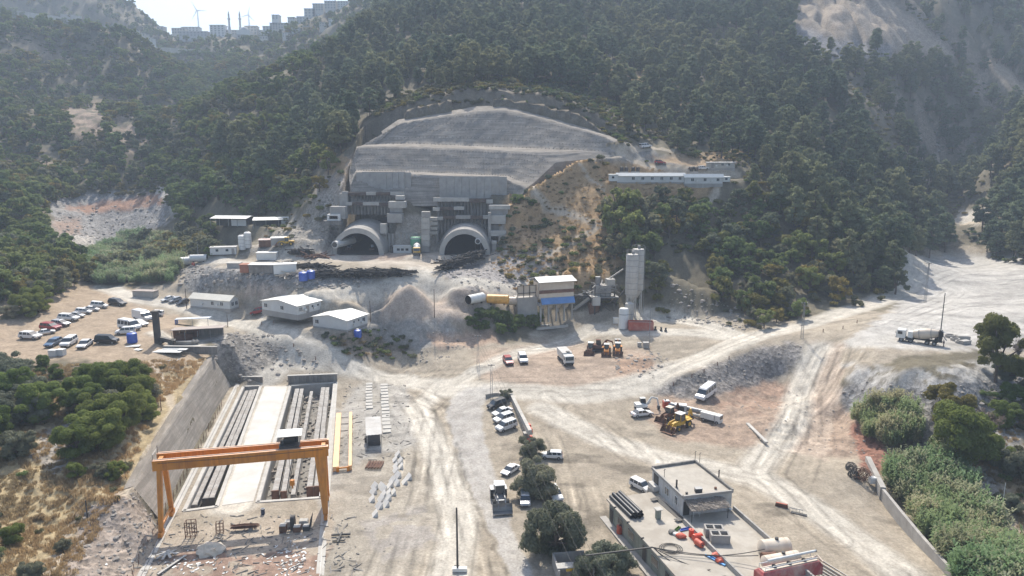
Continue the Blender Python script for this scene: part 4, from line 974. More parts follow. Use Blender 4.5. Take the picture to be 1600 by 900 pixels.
def place_car(kind, paint, p_rear, p_front, label, cat='car', group=None, sc_=None, name='parked_car'):
    key = (kind, paint.name)
    a = ground_at(*p_rear); b = ground_at(*p_front); dx, dy = b[0] - a[0], b[1] - a[1]; L = math.hypot(dx, dy)
    if key not in PROTO: PROTO[key] = car(kind, paint); root = PROTO[key][0]
    else: root = copy_tree(PROTO[key][0])
    s = min(1.16, max(.92, L / PROTO[key][1])) if sc_ is None else sc_
    root.name = name; X, Y = (a[0] + b[0]) / 2, (a[1] + b[1]) / 2
    root.location = (X, Y, float(zat(X, Y)) + .03)
    rz = math.atan2(dy, dx); root.rotation_euler = (0, -math.atan2(b[2] - a[2], L) * 1.0, rz); root.scale = (s, s, s)
    for k in ('label', 'category', 'group'):
        if k in root: del root[k]
    return tag(root, label, cat, group)
GP = 'cars parked on the dirt lot by the prefab houses'
for a in [('suv', CARW, (30,528.5),(66,530), 'white SUV at the lower left end of the dirt parking lot row'),
  ('sedan', CARW, (60,524),(84,520.5), 'white saloon parked between the end SUV and the red car'),
  ('suv', CARR, (62,514),(97,516.5), 'dark red car in the long row of white cars'),
  ('hatch', CARS, (82,508.5),(108,510), 'silver hatchback just behind the red car'),
  ('suv', CARW, (92,500),(123,501.5), 'white estate-like car second behind the red car'),
  ('sedan', CARS, (106,494.5),(132,496), 'pale silver saloon third behind the red car'),
  ('suv', CARW, (118,489),(143,490.5), 'white car fourth behind the red car'),
  ('sedan', CARW, (130,484.5),(155,486), 'white saloon next to the boxy jeep'),
  ('combi', CARW, (142,479.5),(168,481.5), 'boxy white jeep at the upper end of the parked row'),
  ('suv', CARB, (169,474),(198,479), 'dark grey car parked alone at the top of the dirt lot'),
  ('hatch', CARBL, (95,535),(73,545), 'blue estate car nearest the left trees on the dirt lot'),
  ('combi', CARW, (118,534),(98,546), 'old white estate car beside the blue car'),
  ('sedan', CARW, (142,536),(124,548), 'white saloon third from the left in the front row'),
  ('combi', CARB, (150,536),(185,536.5), 'black compact van in the middle of the dirt lot'),
  ('panelvan', CARW, (206,496),(241,504), 'tall white panel van by the dark steel column'),
  ('sedan', CARW, (206,507),(231,511), 'white car squeezed between the panel van and the minibus'),
  ('van', CARW, (183,512),(223,518), 'long white minibus in front of the panel van'),
  ('combi', CARW, (212,521),(180,523), 'white compact van beside the blue tank'),
  ('combi', CARW, (254,494),(233,492.5), 'white van parked behind the dark steel column')]:
    place_car(*a, 'van' if 'van' in a[0] or 'minibus' in a[4] or 'van' in a[4] else 'car', GP)
G2 = 'cars parked at the end wall of the left prefab house'
place_car('sedan', CARW, (273,466.5), (254,472), 'leftmost white car beside the left prefab house', 'car', G2)
place_car('hatch', CARS, (284,468.5), (265,474), 'silver grey car in the middle beside the left prefab house', 'car', G2)
place_car('hatch', CARB, (295,471), (277,477.5), 'dark car nearest to the wall of the left prefab house', 'car', G2)
place_car('combi', CARR, (416,486), (393,490), 'dark red pickup parked between two prefab houses', 'pickup truck')
place_car('hatch', CARR, (788,560), (800,576), 'faded red car parked nose down on the central circle', 'car')
place_car('combi', CARW, (812,556), (822,576), 'white minivan facing the camera next to the faded red car', 'van')
place_car('sedan', CARW, (987,652), (1018,648), 'white saloon below the small excavator on the red earth', 'car')
place_car('van', CARW, (1117,611), (1088,632), 'white minibus parked alone on the red earth', 'minibus')
G3 = 'cars parked side by side at the bend of the lane'
place_car('combi', CARB, (789,632), (763,641), 'black car under the small tree at the lane bend', 'car', G3)
place_car('sedan', CARW, (799,643), (771,652), 'white car right in front of the black one at the lane bend', 'car', G3)
place_car('suv', CARS, (802,654), (773,663), 'silver car third from the tree at the lane bend', 'car', G3)
place_car('combi', CARW, (805,666), (777,676), 'white boxy car nearest the camera at the lane bend', 'car', G3)
place_car('suv', CARW, (879,717), (846,715), 'white SUV standing right of the upper olive tree', 'car')
place_car('combi', CARW, (988,758), (1014,771), 'white compact van beside the flat roofed house', 'van')
place_car('combi', CARS, (820,776), (821,795), 'silver pickup between the two olive trees and the lane', 'car')
place_car('sedan', CARW, (806,733), (789,744), 'white car half hidden left of the upper olive tree', 'car')
place_car('suv', CARW, (861,768), (873,787), 'white car half hidden behind the lower olive tree', 'car')
place_car('combi', CARW, (999,232), (1018,230), 'white pickup on the hillside track above the long cabin', 'car')
place_car('hatch', CARR, (1022,256), (1040,257), 'red car below the bank behind the long cabin', 'car')
place_car('hatch', CARB, (1077,266), (1090,265), 'black car parked behind the long white cabin roof', 'car')
place_car('suv', CARW, (1090,266), (1107,265), 'white car parked behind the long white cabin roof', 'car')
place_car('hatch', CARB, (894,237), (906,237), 'dark car by the blue barrel on the upper bench', 'car')

# ------------------------------------------------------------------ trucks and machines
def cabin(root, x, w, h, paint, z=.9, l=1.9):
    MB().side([(x - l, z), (x, z), (x + .06, z + h * .45), (x - .12, z + h), (x - l, z + h)], w).build('cab', paint, root, bevel=.08)
    MB().side([(x - .03, z + h * .48), (x + .09, z + h * .46), (x - .06, z + h * .9), (x - .2, z + h * .9)], w * .88).build('windscreen', GLASS, root)
    g = MB()
    for s in (-1, 1): g.box((x - l * .42, s * (w + .005), z + h * .66), (l * .5, .03, h * .36))
    g.build('side_window', GLASS, root)
    MB().box((x + .04, 0, z + .18), (.1, w * 1.9, .3)).build('bumper', DARKST, root)
    for s in (-1, 1): MB().box((x + .12, s * (w + .18), z + h * .7), (.06, .14, .4)).build('mirror', DARKST, root)
def mixer_truck(label, front, rear, sc_=1.0, cab_paint=WHITE, drum_paint=BEIGE, z=None):
    a = ground_at(*rear); b = ground_at(*front); rz = math.atan2(b[1] - a[1], b[0] - a[0])
    r = E('mixer_truck', ((a[0] + b[0]) / 2, (a[1] + b[1]) / 2, (a[2] + b[2]) / 2), rz, label, 'mixer truck', s=sc_)
    MB().box((0, 0, .95), (9.0, .9, .3)).box((2.2, .95, .85), (1.2, .5, .6)).box((.2, -.95, .85), (1.4, .5, .6)).build('chassis', DARKST, r)
    cabin(r, 4.75, 1.2, 1.95, cab_paint, .85)
    MB().box((1.9, 0, 1.8), (1.0, 1.9, 1.5)).build('water_tank', WHITE, r)
    ax = Vector((-1, 0, .16)).normalized()
    MB().lathe([(.0, 0), (.75, .02), (1.0, .5), (1.22, 1.5), (1.25, 2.6), (1.12, 3.8), (.8, 5.0), (.55, 5.4), (.0, 5.4)], (1.5, 0, 1.95), ax, 20).build('drum', drum_paint, r, True)
    for k in (1.3, 3.7): MB().lathe([(1.24, k), (1.29, k), (1.29, k + .1), (1.2, k + .1)], (1.5, 0, 1.95), ax, 20).build('drum_band', STEEL, r)
    MB().beam((-3.6, 0, 1.0), (-3.8, 0, 3.0), 1.5, .2).beam((-3.9, -.6, 3.5), (-4.2, -.6, 2.2), .1, .8).beam((-3.9, .6, 3.5), (-4.2, .6, 2.2), .1, .8).build('drum_stand', DARKST, r)
    MB().beam((-3.9, 0, 3.7), (-4.6, 0, 3.1), .9, .1).beam((-4.3, 0, 2.6), (-5.3, .1, 1.4), .45, .12).build('chute', STEEL, r)
    MB().beam((-3.7, 1.0, .9), (-3.7, 1.0, 3.4), .08, .5).build('ladder', DARKST, r)
    for x in (3.6, 1.7, -1.6, -3.0):
        for s in (-1, 1): wheel(r, x, s * 1.02, .52, .32)
    return r
mixer_truck('white cab mixer truck with a cream drum on the pale plateau at right', (1400, 531), (1474, 541), 1.05)
mixer_truck('small looking mixer truck parked between the two tunnel portals', (651, 407), (652, 388), 1.0, YELLOW, WHITE)
def dump_truck(label, front, rear):
    a = ground_at(*rear); b = ground_at(*front); rz = math.atan2(b[1] - a[1], b[0] - a[0])
    r = E('dump_truck', ((a[0] + b[0]) / 2, (a[1] + b[1]) / 2, (a[2] + b[2]) / 2), rz, label, 'dump truck')
    MB().box((0, 0, .9), (7.8, .9, .3)).box((.8, .95, .8), (1.4, .5, .6)).build('chassis', DARKST, r)
    cabin(r, 4.1, 1.2, 2.0, WHITE, .85)
    MB().side([(-3.9, 1.3), (1.8, 1.3), (1.9, 3.1), (-4.0, 3.0)], [1.1, 1.1, 1.27, 1.27]).build('tipper_body', WHITE, r)
    for x in (-3.2, -2.0, -.8, .4, 1.5):
        for s in (-1, 1): MB().beam((x, s * 1.12, 1.35), (x, s * 1.3, 3.05), .1, .1).build('body_rib', WHITE, r)
    MB().box((-1.05, 0, 3.12), (5.9, 2.6, .1)).build('body_cover', ROOFG, r)
    MB().box((1.3, .3, 3.25), (1.0, .9, .2)).build('cover_reel', DARKST, r)
    for x in (3.0, 1.3, -1.9, -3.1):
        for s in (-1, 1): wheel(r, x, s * 1.02, .5, .32)
dump_truck('white tipper truck with a covered body on the central circle', (894, 578), (873, 556))
def loader(label, front, rear, paint, s=1.0, backhoe=False, roof=None, up=.5, cat='wheel loader', big=False):
    a = ground_at(*rear); b = ground_at(*front); rz = math.atan2(b[1] - a[1], b[0] - a[0])
    r = E('backhoe_loader' if backhoe else 'wheel_loader', ((a[0] + b[0]) / 2, (a[1] + b[1]) / 2, (a[2] + b[2]) / 2), rz, label, cat, s=s)
    MB().side([(-2.7, .8), (1.9, .8), (2.0, 1.35), (.6, 1.5), (-.9, 1.7), (-2.7, 1.65)], .7).build('body', paint, r, bevel=.06)
    MB().side([(-.95, 1.55), (.55, 1.45), (.35, 2.7), (-.85, 2.75)], [.72, .72, .62, .62]).build('cab', GLASS, r)
    MB().box((-.25, 0, 2.82), (1.6, 1.5, .12)).build('cab_roof', roof or paint, r, bevel=.04)
    for x, y in ((-.9, .72), (-.9, -.72), (.5, .7), (.5, -.7)): MB().beam((x, y, 1.5), (x * .88, y * .88, 2.8), .08, .08).build('cab_post', paint, r)
    for sg in (-1, 1):
        MB().beam((.6, sg * .5, 1.6), (2.2, sg * .5, 1.35 + up), .14, .3).beam((2.2, sg * .5, 1.35 + up), (3.1, sg * .5, .5 + up), .14, .26).build('lift_arm', paint, r)
        MB().cyl((1.0, sg * .5, 1.1), (2.2, sg * .5, 1.3 + up), .07, n=8).build('ram', STEEL, r)
        for x, rr in ((1.45, .62 if not backhoe else .5), (-1.6, .72)): wheel(r, x, sg * .95, rr, .42, rim=paint)
        MB().box((-1.6, sg * .95, 1.55), (1.5, .5, .08)).build('mudguard', paint, r)
    w_ = 1.35
    MB().add([(3.0, -w_, up), (3.9, -w_, up - .05), (3.0, -w_, up + 1.1), (2.85, -w_, up + .5), (3.0, w_, up), (3.9, w_, up - .05), (3.0, w_, up + 1.1), (2.85, w_, up + .5)],
             [(0, 1, 2, 3), (7, 6, 5, 4), (0, 4, 5, 1), (0, 3, 7, 4), (3, 2, 6, 7)]).build('bucket', STEEL if big else RUST, r)
    MB().cyl((-1.3, .35, 1.6), (-1.3, .35, 2.4), .07, n=8).build('exhaust', DARKST, r)
    if backhoe:
        MB().beam((-2.6, 0, 1.0), (-3.3, 0, 2.9), .28, .35).build('boom', paint, r)
        MB().beam((-3.3, 0, 2.9), (-3.9, 0, 1.5), .24, .3).build('dipper', paint, r)
        MB().box((-3.9, 0, 1.1), (.5, .6, .7), tp=.7).build('rear_bucket', DARKST, r)
    return r
loader('large loader with a red front and wide grey bucket driving down the lane', (786, 807), (776, 765), STEEL, 1.18, roof=WHITE, up=.35, big=True, cat='wheel loader')
loader('orange loader with its bucket down, left of the parked pair', (918, 560), (927, 543), RUST, 1.0, up=.1, cat='loader', roof=WHITE)
loader('white roofed backhoe loader in the middle of the parked group', (947, 561), (948, 545), ORANGE, .95, True, WHITE, .2, 'backhoe loader')
loader('white roofed backhoe loader at the right end of the parked group', (965, 561), (965, 543), ORANGE, 1.0, True, WHITE, .2, 'backhoe loader')
loader('yellow backhoe loader with a pale cab roof on the red earth', (1045, 676), (1076, 662), YELLOW, 1.15, True, WHITE, .15, 'backhoe loader')
loader('rust coloured loader with its bucket down behind the yellow one', (1036, 659), (1054, 650), RUST, .95, True, BEIGE, .05, 'loader')
loader('yellow loader parked left of the left tunnel portal', (437, 388), (458, 379), YELLOW, 1.0, False, YELLOW, .2, 'wheel loader')
loader('grey loader standing just inside the left tunnel portal', (545, 394), (546, 388), STEEL, .95, False, WHITE, .3, 'wheel loader')
loader('dark machine deeper inside the left tunnel portal at right', (581, 394), (583, 389), DARKST, .8, False, DARKST, .3, 'wheel loader')
def excavator(label, px, py, rz, paint, s, arm=(2.6, 3.0), cabp=None, swing=0, cat='excavator'):
    r = Epx('excavator', px, py, rz, label, cat, s=s)
    for sg in (-1, 1):
        MB().side([(-1.5, .35), (-1.3, .02), (1.3, .02), (1.5, .35), (1.3, .7), (-1.3, .7)], .26).build('track', DARKST, r, loc=(0, sg * .9, 0))
    MB().box((0, 0, .75), (1.4, 1.4, .3)).build('turntable', DARKST, r)
    MB().side([(-1.6, .9), (1.0, .9), (1.0, 1.35), (-.4, 1.75), (-1.6, 1.7)], .95).build('body', paint, r, bevel=.06)
    MB().side([(-.3, 1.3), (.95, 1.2), (.9, 2.1), (.7, 2.65), (-.3, 2.65)], .42).build('cab', GLASS, r, loc=(0, .5, 0))
    MB().box((.25, .5, 2.7), (1.2, .95, .1)).build('cab_roof', cabp or paint, r)
    bx, bz = arm
    MB().beam((.9, -.2, 1.3), (bx * .75, -.2, bz + .4), .26, .4).beam((bx * .75, -.2, bz + .4), (bx + .6, -.2, bz), .24, .34).build('boom', paint, r)
    MB().beam((bx + .6, -.2, bz), (bx + 1.0, -.2, bz - 1.8), .2, .28).build('stick', paint, r)
    MB().cyl((1.1, -.2, 1.2), (bx * .7, -.2, bz * .75), .08, n=8).build('ram', STEEL, r)
    MB().side([(bx + .7, bz - 2.4), (bx + 1.2, bz - 2.5), (bx + 1.3, bz - 1.7), (bx + .8, bz - 1.7)], .35).build('bucket', DARKST, r, loc=(0, -.2, 0))
    return r
excavator('orange excavator with its arm bent down behind the backhoe loaders', 933, 549, R(-8), RUST, 1.15, (2.9, 2.5))
excavator('small white excavator with a raised boom above the white saloon', 1003, 641, R(10), WHITE, 1.0, (2.8, 2.6), WHITE)

# person beside the mixer truck
def person(label, px, py, rz, top, legs_c):
    r = Epx('person', px, py, rz, label, 'person')
    bm = bmesh.new()
    J = dict(pel=(0,0,.95), ch=(.02,0,1.3), nk=(.03,0,1.48), hd=(.05,0,1.62), ht=(.05,0,1.76), sl=(0,.19,1.42), sr=(0,-.19,1.42), el=(.03,.27,1.15), er=(.06,-.25,1.16), hl=(.14,.27,.92), hr=(.22,-.2,.98),
             tl=(0,.1,.9), tr=(0,-.1,.9), kl=(.06,.11,.5), kr=(-.04,-.11,.5), fl=(.02,.12,.08), fr=(-.1,-.12,.08), ol=(.2,.13,.03), orr=(.08,-.13,.03))
    Rr = dict(pel=.15, ch=.17, nk=.06, hd=.1, ht=.08, sl=.07, sr=.07, el=.045, er=.045, hl=.04, hr=.04, tl=.1, tr=.1, kl=.06, kr=.06, fl=.045, fr=.045, ol=.04, orr=.04)
    ks = list(J); vs = {k: bm.verts.new(J[k]) for k in ks}
    for a, b in (('pel','ch'),('ch','nk'),('nk','hd'),('hd','ht'),('ch','sl'),('ch','sr'),('sl','el'),('sr','er'),('el','hl'),('er','hr'),('pel','tl'),('pel','tr'),('tl','kl'),('tr','kr'),('kl','fl'),('kr','fr'),('fl','ol'),('fr','orr')): bm.edges.new((vs[a], vs[b]))
    me = bpy.data.meshes.new('body'); bm.to_mesh(me); bm.free(); o = link('body', me, simple('skin', (.4, .24, .17), .6), r)
    md = o.modifiers.new('skin', 'SKIN'); sv = me.skin_vertices[0].data
    for i, k in enumerate(ks): sv[i].radius = (Rr[k], Rr[k])
    sv[0].use_root = True; s2 = o.modifiers.new('smooth', 'SUBSURF'); s2.levels = 1; s2.render_levels = 1
    MB().lathe([(.0,1.5),(.12,1.49),(.2,1.42),(.205,1.2),(.19,.95),(.0,.94)], (.01,0,0), n=12).build('shirt', top, r, True)
    m = MB()
    for s in (-1, 1): m.cyl((0, s*.1, .97), (.05 if s > 0 else -.03, s*.11, .5), .12, .085).cyl((.05 if s > 0 else -.03, s*.11, .5), (.02 if s > 0 else -.1, s*.12, .1), .085, .065)
    m.build('trousers', legs_c, r)
    MB().lathe([(.0,1.82),(.07,1.81),(.11,1.74),(.115,1.66),(.0,1.66)], (.04,0,0), n=12).build('hair', DARKST, r, True)
person('person in dark clothes standing behind the mixer truck', 1474, 542.5, R(160), simple('dark_cloth', (.04,.05,.08), .9), simple('grey_cloth', (.07,.07,.08), .9))
# ------------------------------------------------------------------ gantry crane and casting yard
zz = lambda p: Vector(on_z(p[0], p[1], 0))
A_, B_, C_, D_ = zz((252, 838)), zz((268, 809)), zz((507, 812)), zz((514, 777))
rd = Vector((-243, 1100, 0)).normalized(); sdv = Vector((rd.y, -rd.x, 0))
ctr = (A_ + B_ + C_ + D_) / 4
sL = ((A_ - ctr).dot(sdv) + (B_ - ctr).dot(sdv)) / 2; sR = ((C_ - ctr).dot(sdv) + (D_ - ctr).dot(sdv)) / 2
wb = abs(((B_ - A_).dot(rd) + (D_ - C_).dot(rd)) / 2)
ang = math.atan2(sdv.y, sdv.x)
cr = E('gantry_crane', ctr, ang, 'orange gantry crane spanning the two casting pits', 'gantry crane')
GH = 9.9; gs = 1.35                                              # underside of the girders; half spacing
for sg, ex in ((-1, 0), (1, 0)):
    g = MB().box(((sL + sR) / 2, sg * gs, GH + .8), (sR - sL + 1.6, .62, 1.6)).build('girder', ORANGE, cr)
    st = MB()
    for k in range(9): st.box((sL + (sR - sL) * (k + .5) / 9, sg * (gs + .325), GH + .8), (.05, .03, 1.5))
    st.build('stiffener', ORANGE, g)
    MB().box(((sL + sR) / 2, sg * (gs - .05), GH + 1.67), (sR - sL + 1.2, .1, .12)).build('trolley_rail', STEEL, g)
    MB().box(((sL + sR) / 2, sg * gs, GH + 1.62), (sR - sL + 1.65, .72, .05)).build('top_flange', simple('pale_orange_paint', (.72, .4, .22), .5, var=.1), g)
for s_, side in ((sL, 0), (sR, 1)):
    for sg in (-1, 1):
        top = (s_ + (.1 if side == 0 else -.45), sg * gs, GH); bot = (s_, sg * wb / 2, .9)
        MB().beam(bot, top, .62 if side == 0 else .75, .5, up=(0, 1, 0), w2=.75 if side == 0 else 1.75, h2=.6).build('leg', ORANGE, cr)
        bo = MB().box((s_, sg * wb / 2, .55), (.55, 1.7, .65)).build('bogie', ORANGE, cr)
        for q in (-.5, .5): MB().cyl((s_ - .15, sg * wb / 2 + q, .26), (s_ + .15, sg * wb / 2 + q, .26), .24, n=12).build('bogie_wheel', DARKST, bo)
    MB().box((s_, 0, 1.5), (.35, wb - .6, .35)).build('sill_beam', ORANGE, cr)
    MB().box((s_, 0, GH + .75), (.6, 2 * gs - .62, 1.2)).build('end_tie', ORANGE, cr)
MB().tube([(sL - .7, -gs, GH + 2.5), (sL - .7, gs, GH + 2.5)], .05).tube([(sL - .7, -gs, GH + 1.6), (sL - .7, -gs, GH + 2.5)], .05).tube([(sL - .7, gs, GH + 1.6), (sL - .7, gs, GH + 2.9)], .07).build('end_railing', STEEL, cr)
MB().tube([(sL, -gs - .34, GH + 1.2), ((sL+sR)/2, -gs - .36, GH + 1.05), (sR, -gs - .34, GH + 1.2)], .035).build('festoon_cable', DARKST, cr)
ld_ = MB()
for y in (-.25, .25): ld_.beam((sR + .45, wb / 2 - 1 + y, 1), (sR - .1, gs + y, GH + 1), .05, .05)
for k in range(14): ld_.beam((sR + .45 - .55 * k / 14, wb / 2 - 1.25 - (wb/2 - 1 - gs) * k / 14, 1 + GH * k / 14), (sR + .45 - .55 * k / 14, wb / 2 - .75 - (wb/2 - 1 - gs) * k / 14, 1 + GH * k / 14), .04, .04)
ld_.build('ladder', ORANGE, cr)
tx = sR - (507 - 452) / 10.6 + .1
t = MB().box((tx, 0, GH + 1.95), (3.0, 2.9, .3)).build('trolley', DARKST, cr)
MB().cyl((tx - .9, 0, GH + 2.6), (tx + .7, 0, GH + 2.6), .45).box((tx + .95, .5, GH + 2.5), (.6, .6, .9)).box((tx - 1.1, -.6, GH + 2.4), (.5, .7, .6)).build('hoist', DARKST, t)
MB().box((tx + .1, 0, GH + 3.75), (3.7, 2.7, .07), tilt=(R(4), 'X')).build('shelter_roof', ROOFW, t)
m = MB()
for x in (-1.5, 1.6):
    for y in (-1.1, 1.1): m.beam((tx + x, y, GH + 2), (tx + x, y, GH + 3.75), .08, .08)
m.build('shelter_post', STEEL, t)
m = MB()
for x in (-.25, .25):
    for y in (-.12, .12): m.cyl((tx + x, y, GH + 1.9), (tx + x, y, 5.6), .025, n=5)
m.build('hoist_rope', DARKST, cr)
MB().box((tx, 0, 5.2), (.7, .45, .9)).cyl((tx, 0, 4.8), (tx, 0, 4.2), .12).build('hook_block', ORANGE, cr)

# rails on concrete strips
for k, (lab, a, b) in enumerate([('left crane rail on its pale concrete strip', (205, 920), (376, 603)), ('right crane rail on its pale concrete strip', (499, 920), (527, 594))]):
    if k == 0: a = A_ + rd * -16; b = A_ + rd * 78
    else: a = C_ + rd * -16; b = C_ + rd * 72
    r = E('crane_rail', (0, 0, 0), 0, lab, 'rail track', 'gantry crane rails')
    MB().beam(a + Vector((0, 0, .03)), b + Vector((0, 0, .03)), 1.1, .14).build('rail_base', CONC_L, r)
    MB().beam(a + Vector((0, 0, .17)), b + Vector((0, 0, .17)), .09, .15).build('rail', STEEL, r)
# casting pits
def pit(lab, P4, z=0, cw=.3):
    P = [Vector((p[0], p[1], 0)) for p in P4]; c = sum(P, Vector()) / 4
    r = E('casting_pit', c, 0, lab, 'casting pit', 'casting pits under the crane')
    P = [p - c for p in P]
    def off(i, d):                                             # inward offset corner
        return P[i] + (-P[i]).normalized() * d
    for i in range(4):
        a, b = P[i], P[(i + 1) % 4]; t = (b - a).normalized(); nrm = Vector((-t.y, t.x, 0))
        if nrm.dot(-a) < 0: nrm = -nrm
        a2, b2 = a + nrm * cw / 2 - t * .05, b + nrm * cw / 2 + t * .05
        MB().beam(a2 + Vector((0, 0, -PIT_D / 2 + .02)), b2 + Vector((0, 0, -PIT_D / 2 + .02)), cw + .25, PIT_D - .05).build('pit_wall', CONC, r)
        MB().beam(a2 + nrm * -.1 + Vector((0, 0, .06)), b2 + nrm * -.1 + Vector((0, 0, .06)), cw + .35, .14).build('curb', CONC_L, r)
    MB().prism([(p.x, p.y) for p in P], -PIT_D - .2, -PIT_D + .05).build('pit_floor', CONC_D, r)
    return r
p1 = pit('narrow left casting pit with long concrete girders', PIT1); p2 = pit('wide right casting pit with several girders', PIT2)
for p0, p1_, hh, lab in (((378, 600), (410, 600), 1.6, 'concrete end wall at the far end of the left pit'), ((450, 601), (527, 598), 2.0, 'concrete end wall at the far end of the right pit')):
    a, b = Vector(on_z(*p0, 0)) + rd * .9, Vector(on_z(*p1_, 0)) + rd * .9
    o = E('end_wall', (a + b) / 2, math.atan2(b.y - a.y, b.x - a.x), lab, 'concrete wall', 'end walls of the pits'); L_ = (b - a).length; n_ = 8
    for k in range(n_): MB().box((-L_/2 + L_ * (k + .5) / n_, 0, hh / 2 - .6), (L_ / n_ - .04, .5, hh + 1.2)).build('wall_panel', CONC_D, o)
    MB().box((0, .1, hh + .06), (L_ + .3, .8, .14)).build('coping', CONC_L, o)
def girder_beam(lab, p0, p1, top, w_, h_, nseg, endm=None, seed=0):
    a, b = Vector(on_z(*p0, top)), Vector(on_z(*p1, top)); L_ = (b - a).length
    r = E('concrete_girder', a, math.atan2(b.y - a.y, b.x - a.x), lab, 'concrete girder', 'girders lying in the casting pits')
    rr = random.Random(seed)
    for k in range(nseg):
        x0, x1 = L_ * k / nseg + .06, L_ * (k + 1) / nseg - .06; j = rr.uniform(-.04, .04)
        MB().box(((x0+x1)/2, j, -.12), (x1-x0, w_, .24)).box(((x0+x1)/2, j, -h_/2), (x1-x0, w_*.4, h_-.4)).box(((x0+x1)/2, j, -h_+.15), (x1-x0, w_*.8, .3)).build('beam_segment', BEAMC, r)
    MB().side([(-.25, -h_), (.02, -h_), (.02, .02), (-.25, .02)], w_ * .62).build('end_form', endm or CONC_D, r)
    return r
for i, a in enumerate([('outer girder in the left pit along the edge with rebar', (304, 788), (386, 610), -.5, .8, 1.7, 4, CONC_D), ('middle girder in the left pit', (321, 778), (393, 609), -.1, .85, 2.1, 4, DARKST),
        ('inner girder in the left pit beside the green slime', (331, 777), (399, 608), -.1, .8, 2.1, 4, DARKST),
        ('leftmost girder with a red end form in the right pit', (430, 766), (464.5, 607), -.1, 1.0, 2.1, 4, RUST), ('second girder with a red end form in the right pit', (443, 767), (471.5, 607), -.1, .85, 2.1, 4, RUST),
        ('lower worn girder in the middle of the right pit', (458, 772), (487, 611), -.6, .7, 1.8, 3, CONC_D), ('fourth girder with a dark red end form in the right pit', (484, 760), (505, 605), .1, .95, 2.2, 4, RUST),
        ('girder nearest the right rail in the right pit', (495, 759), (511.5, 605), .1, .9, 2.2, 4, RUST)]): girder_beam(*a, seed=i)
m = MB()
for q in range(26):
    t_ = q / 26; px = 335 + (405 - 335) * t_; py = 788 + (606 - 788) * t_
    x, y, z = on_z(px, py, -1.9); m.box((x - .2 + random.uniform(-.15, .15), y, z), (random.uniform(.8, 1.2), 2.3, .12), rz=-.2)
tag(m.build('slime', MOSS), 'green and yellow slime in the gutter of the left pit', 'slime', kind='stuff')
m = MB(); rr = random.Random(3)
for q in range(420):
    poly, zf = (PIT2, -PIT_D + .2) if q % 3 else (PIT1, -PIT_D + .2)
    u_, v_ = rr.random(), rr.random(); P = [Vector((p[0], p[1], 0)) for p in poly]
    c = (P[0] * (1 - u_) + P[1] * u_) * (1 - v_) + (P[3] * (1 - u_) + P[2] * u_) * v_
    m.box((c.x, c.y, zf + rr.random() * .9), (rr.uniform(.2, 1.4), rr.uniform(.15, .5), rr.uniform(.1, .5)), rz=rr.random() * 3, tilt=(rr.uniform(-.5, .5), 'X'))
tag(m.build('pit_rubble', ROCK), 'broken concrete and timber lying in the pits', 'rubble', kind='stuff')
# concrete slab between the pits
m = MB(); q = [on_z(*p, 0) for p in [(347, 790), (396, 783), (449, 604), (413, 604)]]
m.prism([p[:2] for p in q], -.2, .05); o = m.build('yard_slab', simple('slab', (.52, .5, .46), .85, var=.1, scale=.35, dirt=(.4, .36, .3), dirt_amt=.5)); tag(o, kind='structure')
# rebar posts along the left rail
r = E('rebar_fence', A_, 0, 'row of rusty starter bars between the retaining slope and the left rail', 'rebar row')
for k in range(58):
    p = A_ + rd * (-13 + k * 1.25) - sdv * (1.0 + (k % 2) * .25); p = p - A_
    MB().beam(p + Vector((0, 0, -.2)), p + Vector((random.uniform(-.08, .08), 0, random.uniform(.9, 1.5))), .07, .07).build('bar', RUST, r)
# orange steel form boxes next to the rail
r = E('casting_form', on_z(536, 738, 0), math.atan2(rd.y, rd.x), 'faded orange steel form like a long open trough beside the crane rail', 'steel form')
a, b = Vector(on_z(536, 738, 0)), Vector(on_z(543, 652, 0)); L_ = (b - a).length
for y, w_ in ((1.25, 1.05), (-1.3, .6)):
    MB().box((L_ / 2, y, .75), (L_, w_, .9)).build('side_box', PEACH, r); 
    for k in range(6): MB().box((L_ * (k + .5) / 6, y + (w_/2 + .04) * (1 if y > 0 else -1), .7), (.1, .08, .8)).build('rib', PEACH, r)
for k in range(8): MB().box((L_ * k / 7.2, 0, .35), (.12, 1.6, .12)).build('cross_bar', CONC_D, r)
MB().box((0, 0, .9), (.2, 1.7, .25)).box((0, .9, .55), (.3, .5, 1.1)).box((0, -.95, .55), (.3, .5, 1.1)).build('front_frame', ORANGE, r)
MB().box((L_ / 2, 0, .1), (L_ + .6, 3.4, .15)).build('base_slab', CONC, r)
# shelter with corrugated roof
x, y, z = ground_at(585, 698)
r = E('shelter', (x, y, z), math.atan2(-rd.x, rd.y) , 'open shelter with a grey corrugated roof beside the orange form', 'shelter')
for k in range(9): MB().box((-1.35 + k * .34, 3.6, 2.95 + (k % 2) * .04), (.34, 8.6, .05), tilt=(R(3), 'X')).build('roof_sheet', ROOFG, r)
for a_ in ((-1.4, -.4), (1.4, -.4), (-1.4, 7.4), (1.4, 7.4)): MB().beam((*a_, 0), (*a_, 2.85), .1, .1).build('post', STEEL, r)
MB().box((.0, 2.2, .5), (2.4, 3.6, .9)).box((-1.6, 1.6, 1), (.5, .8, 1.0)).build('bench_and_machines', DARKST, r)
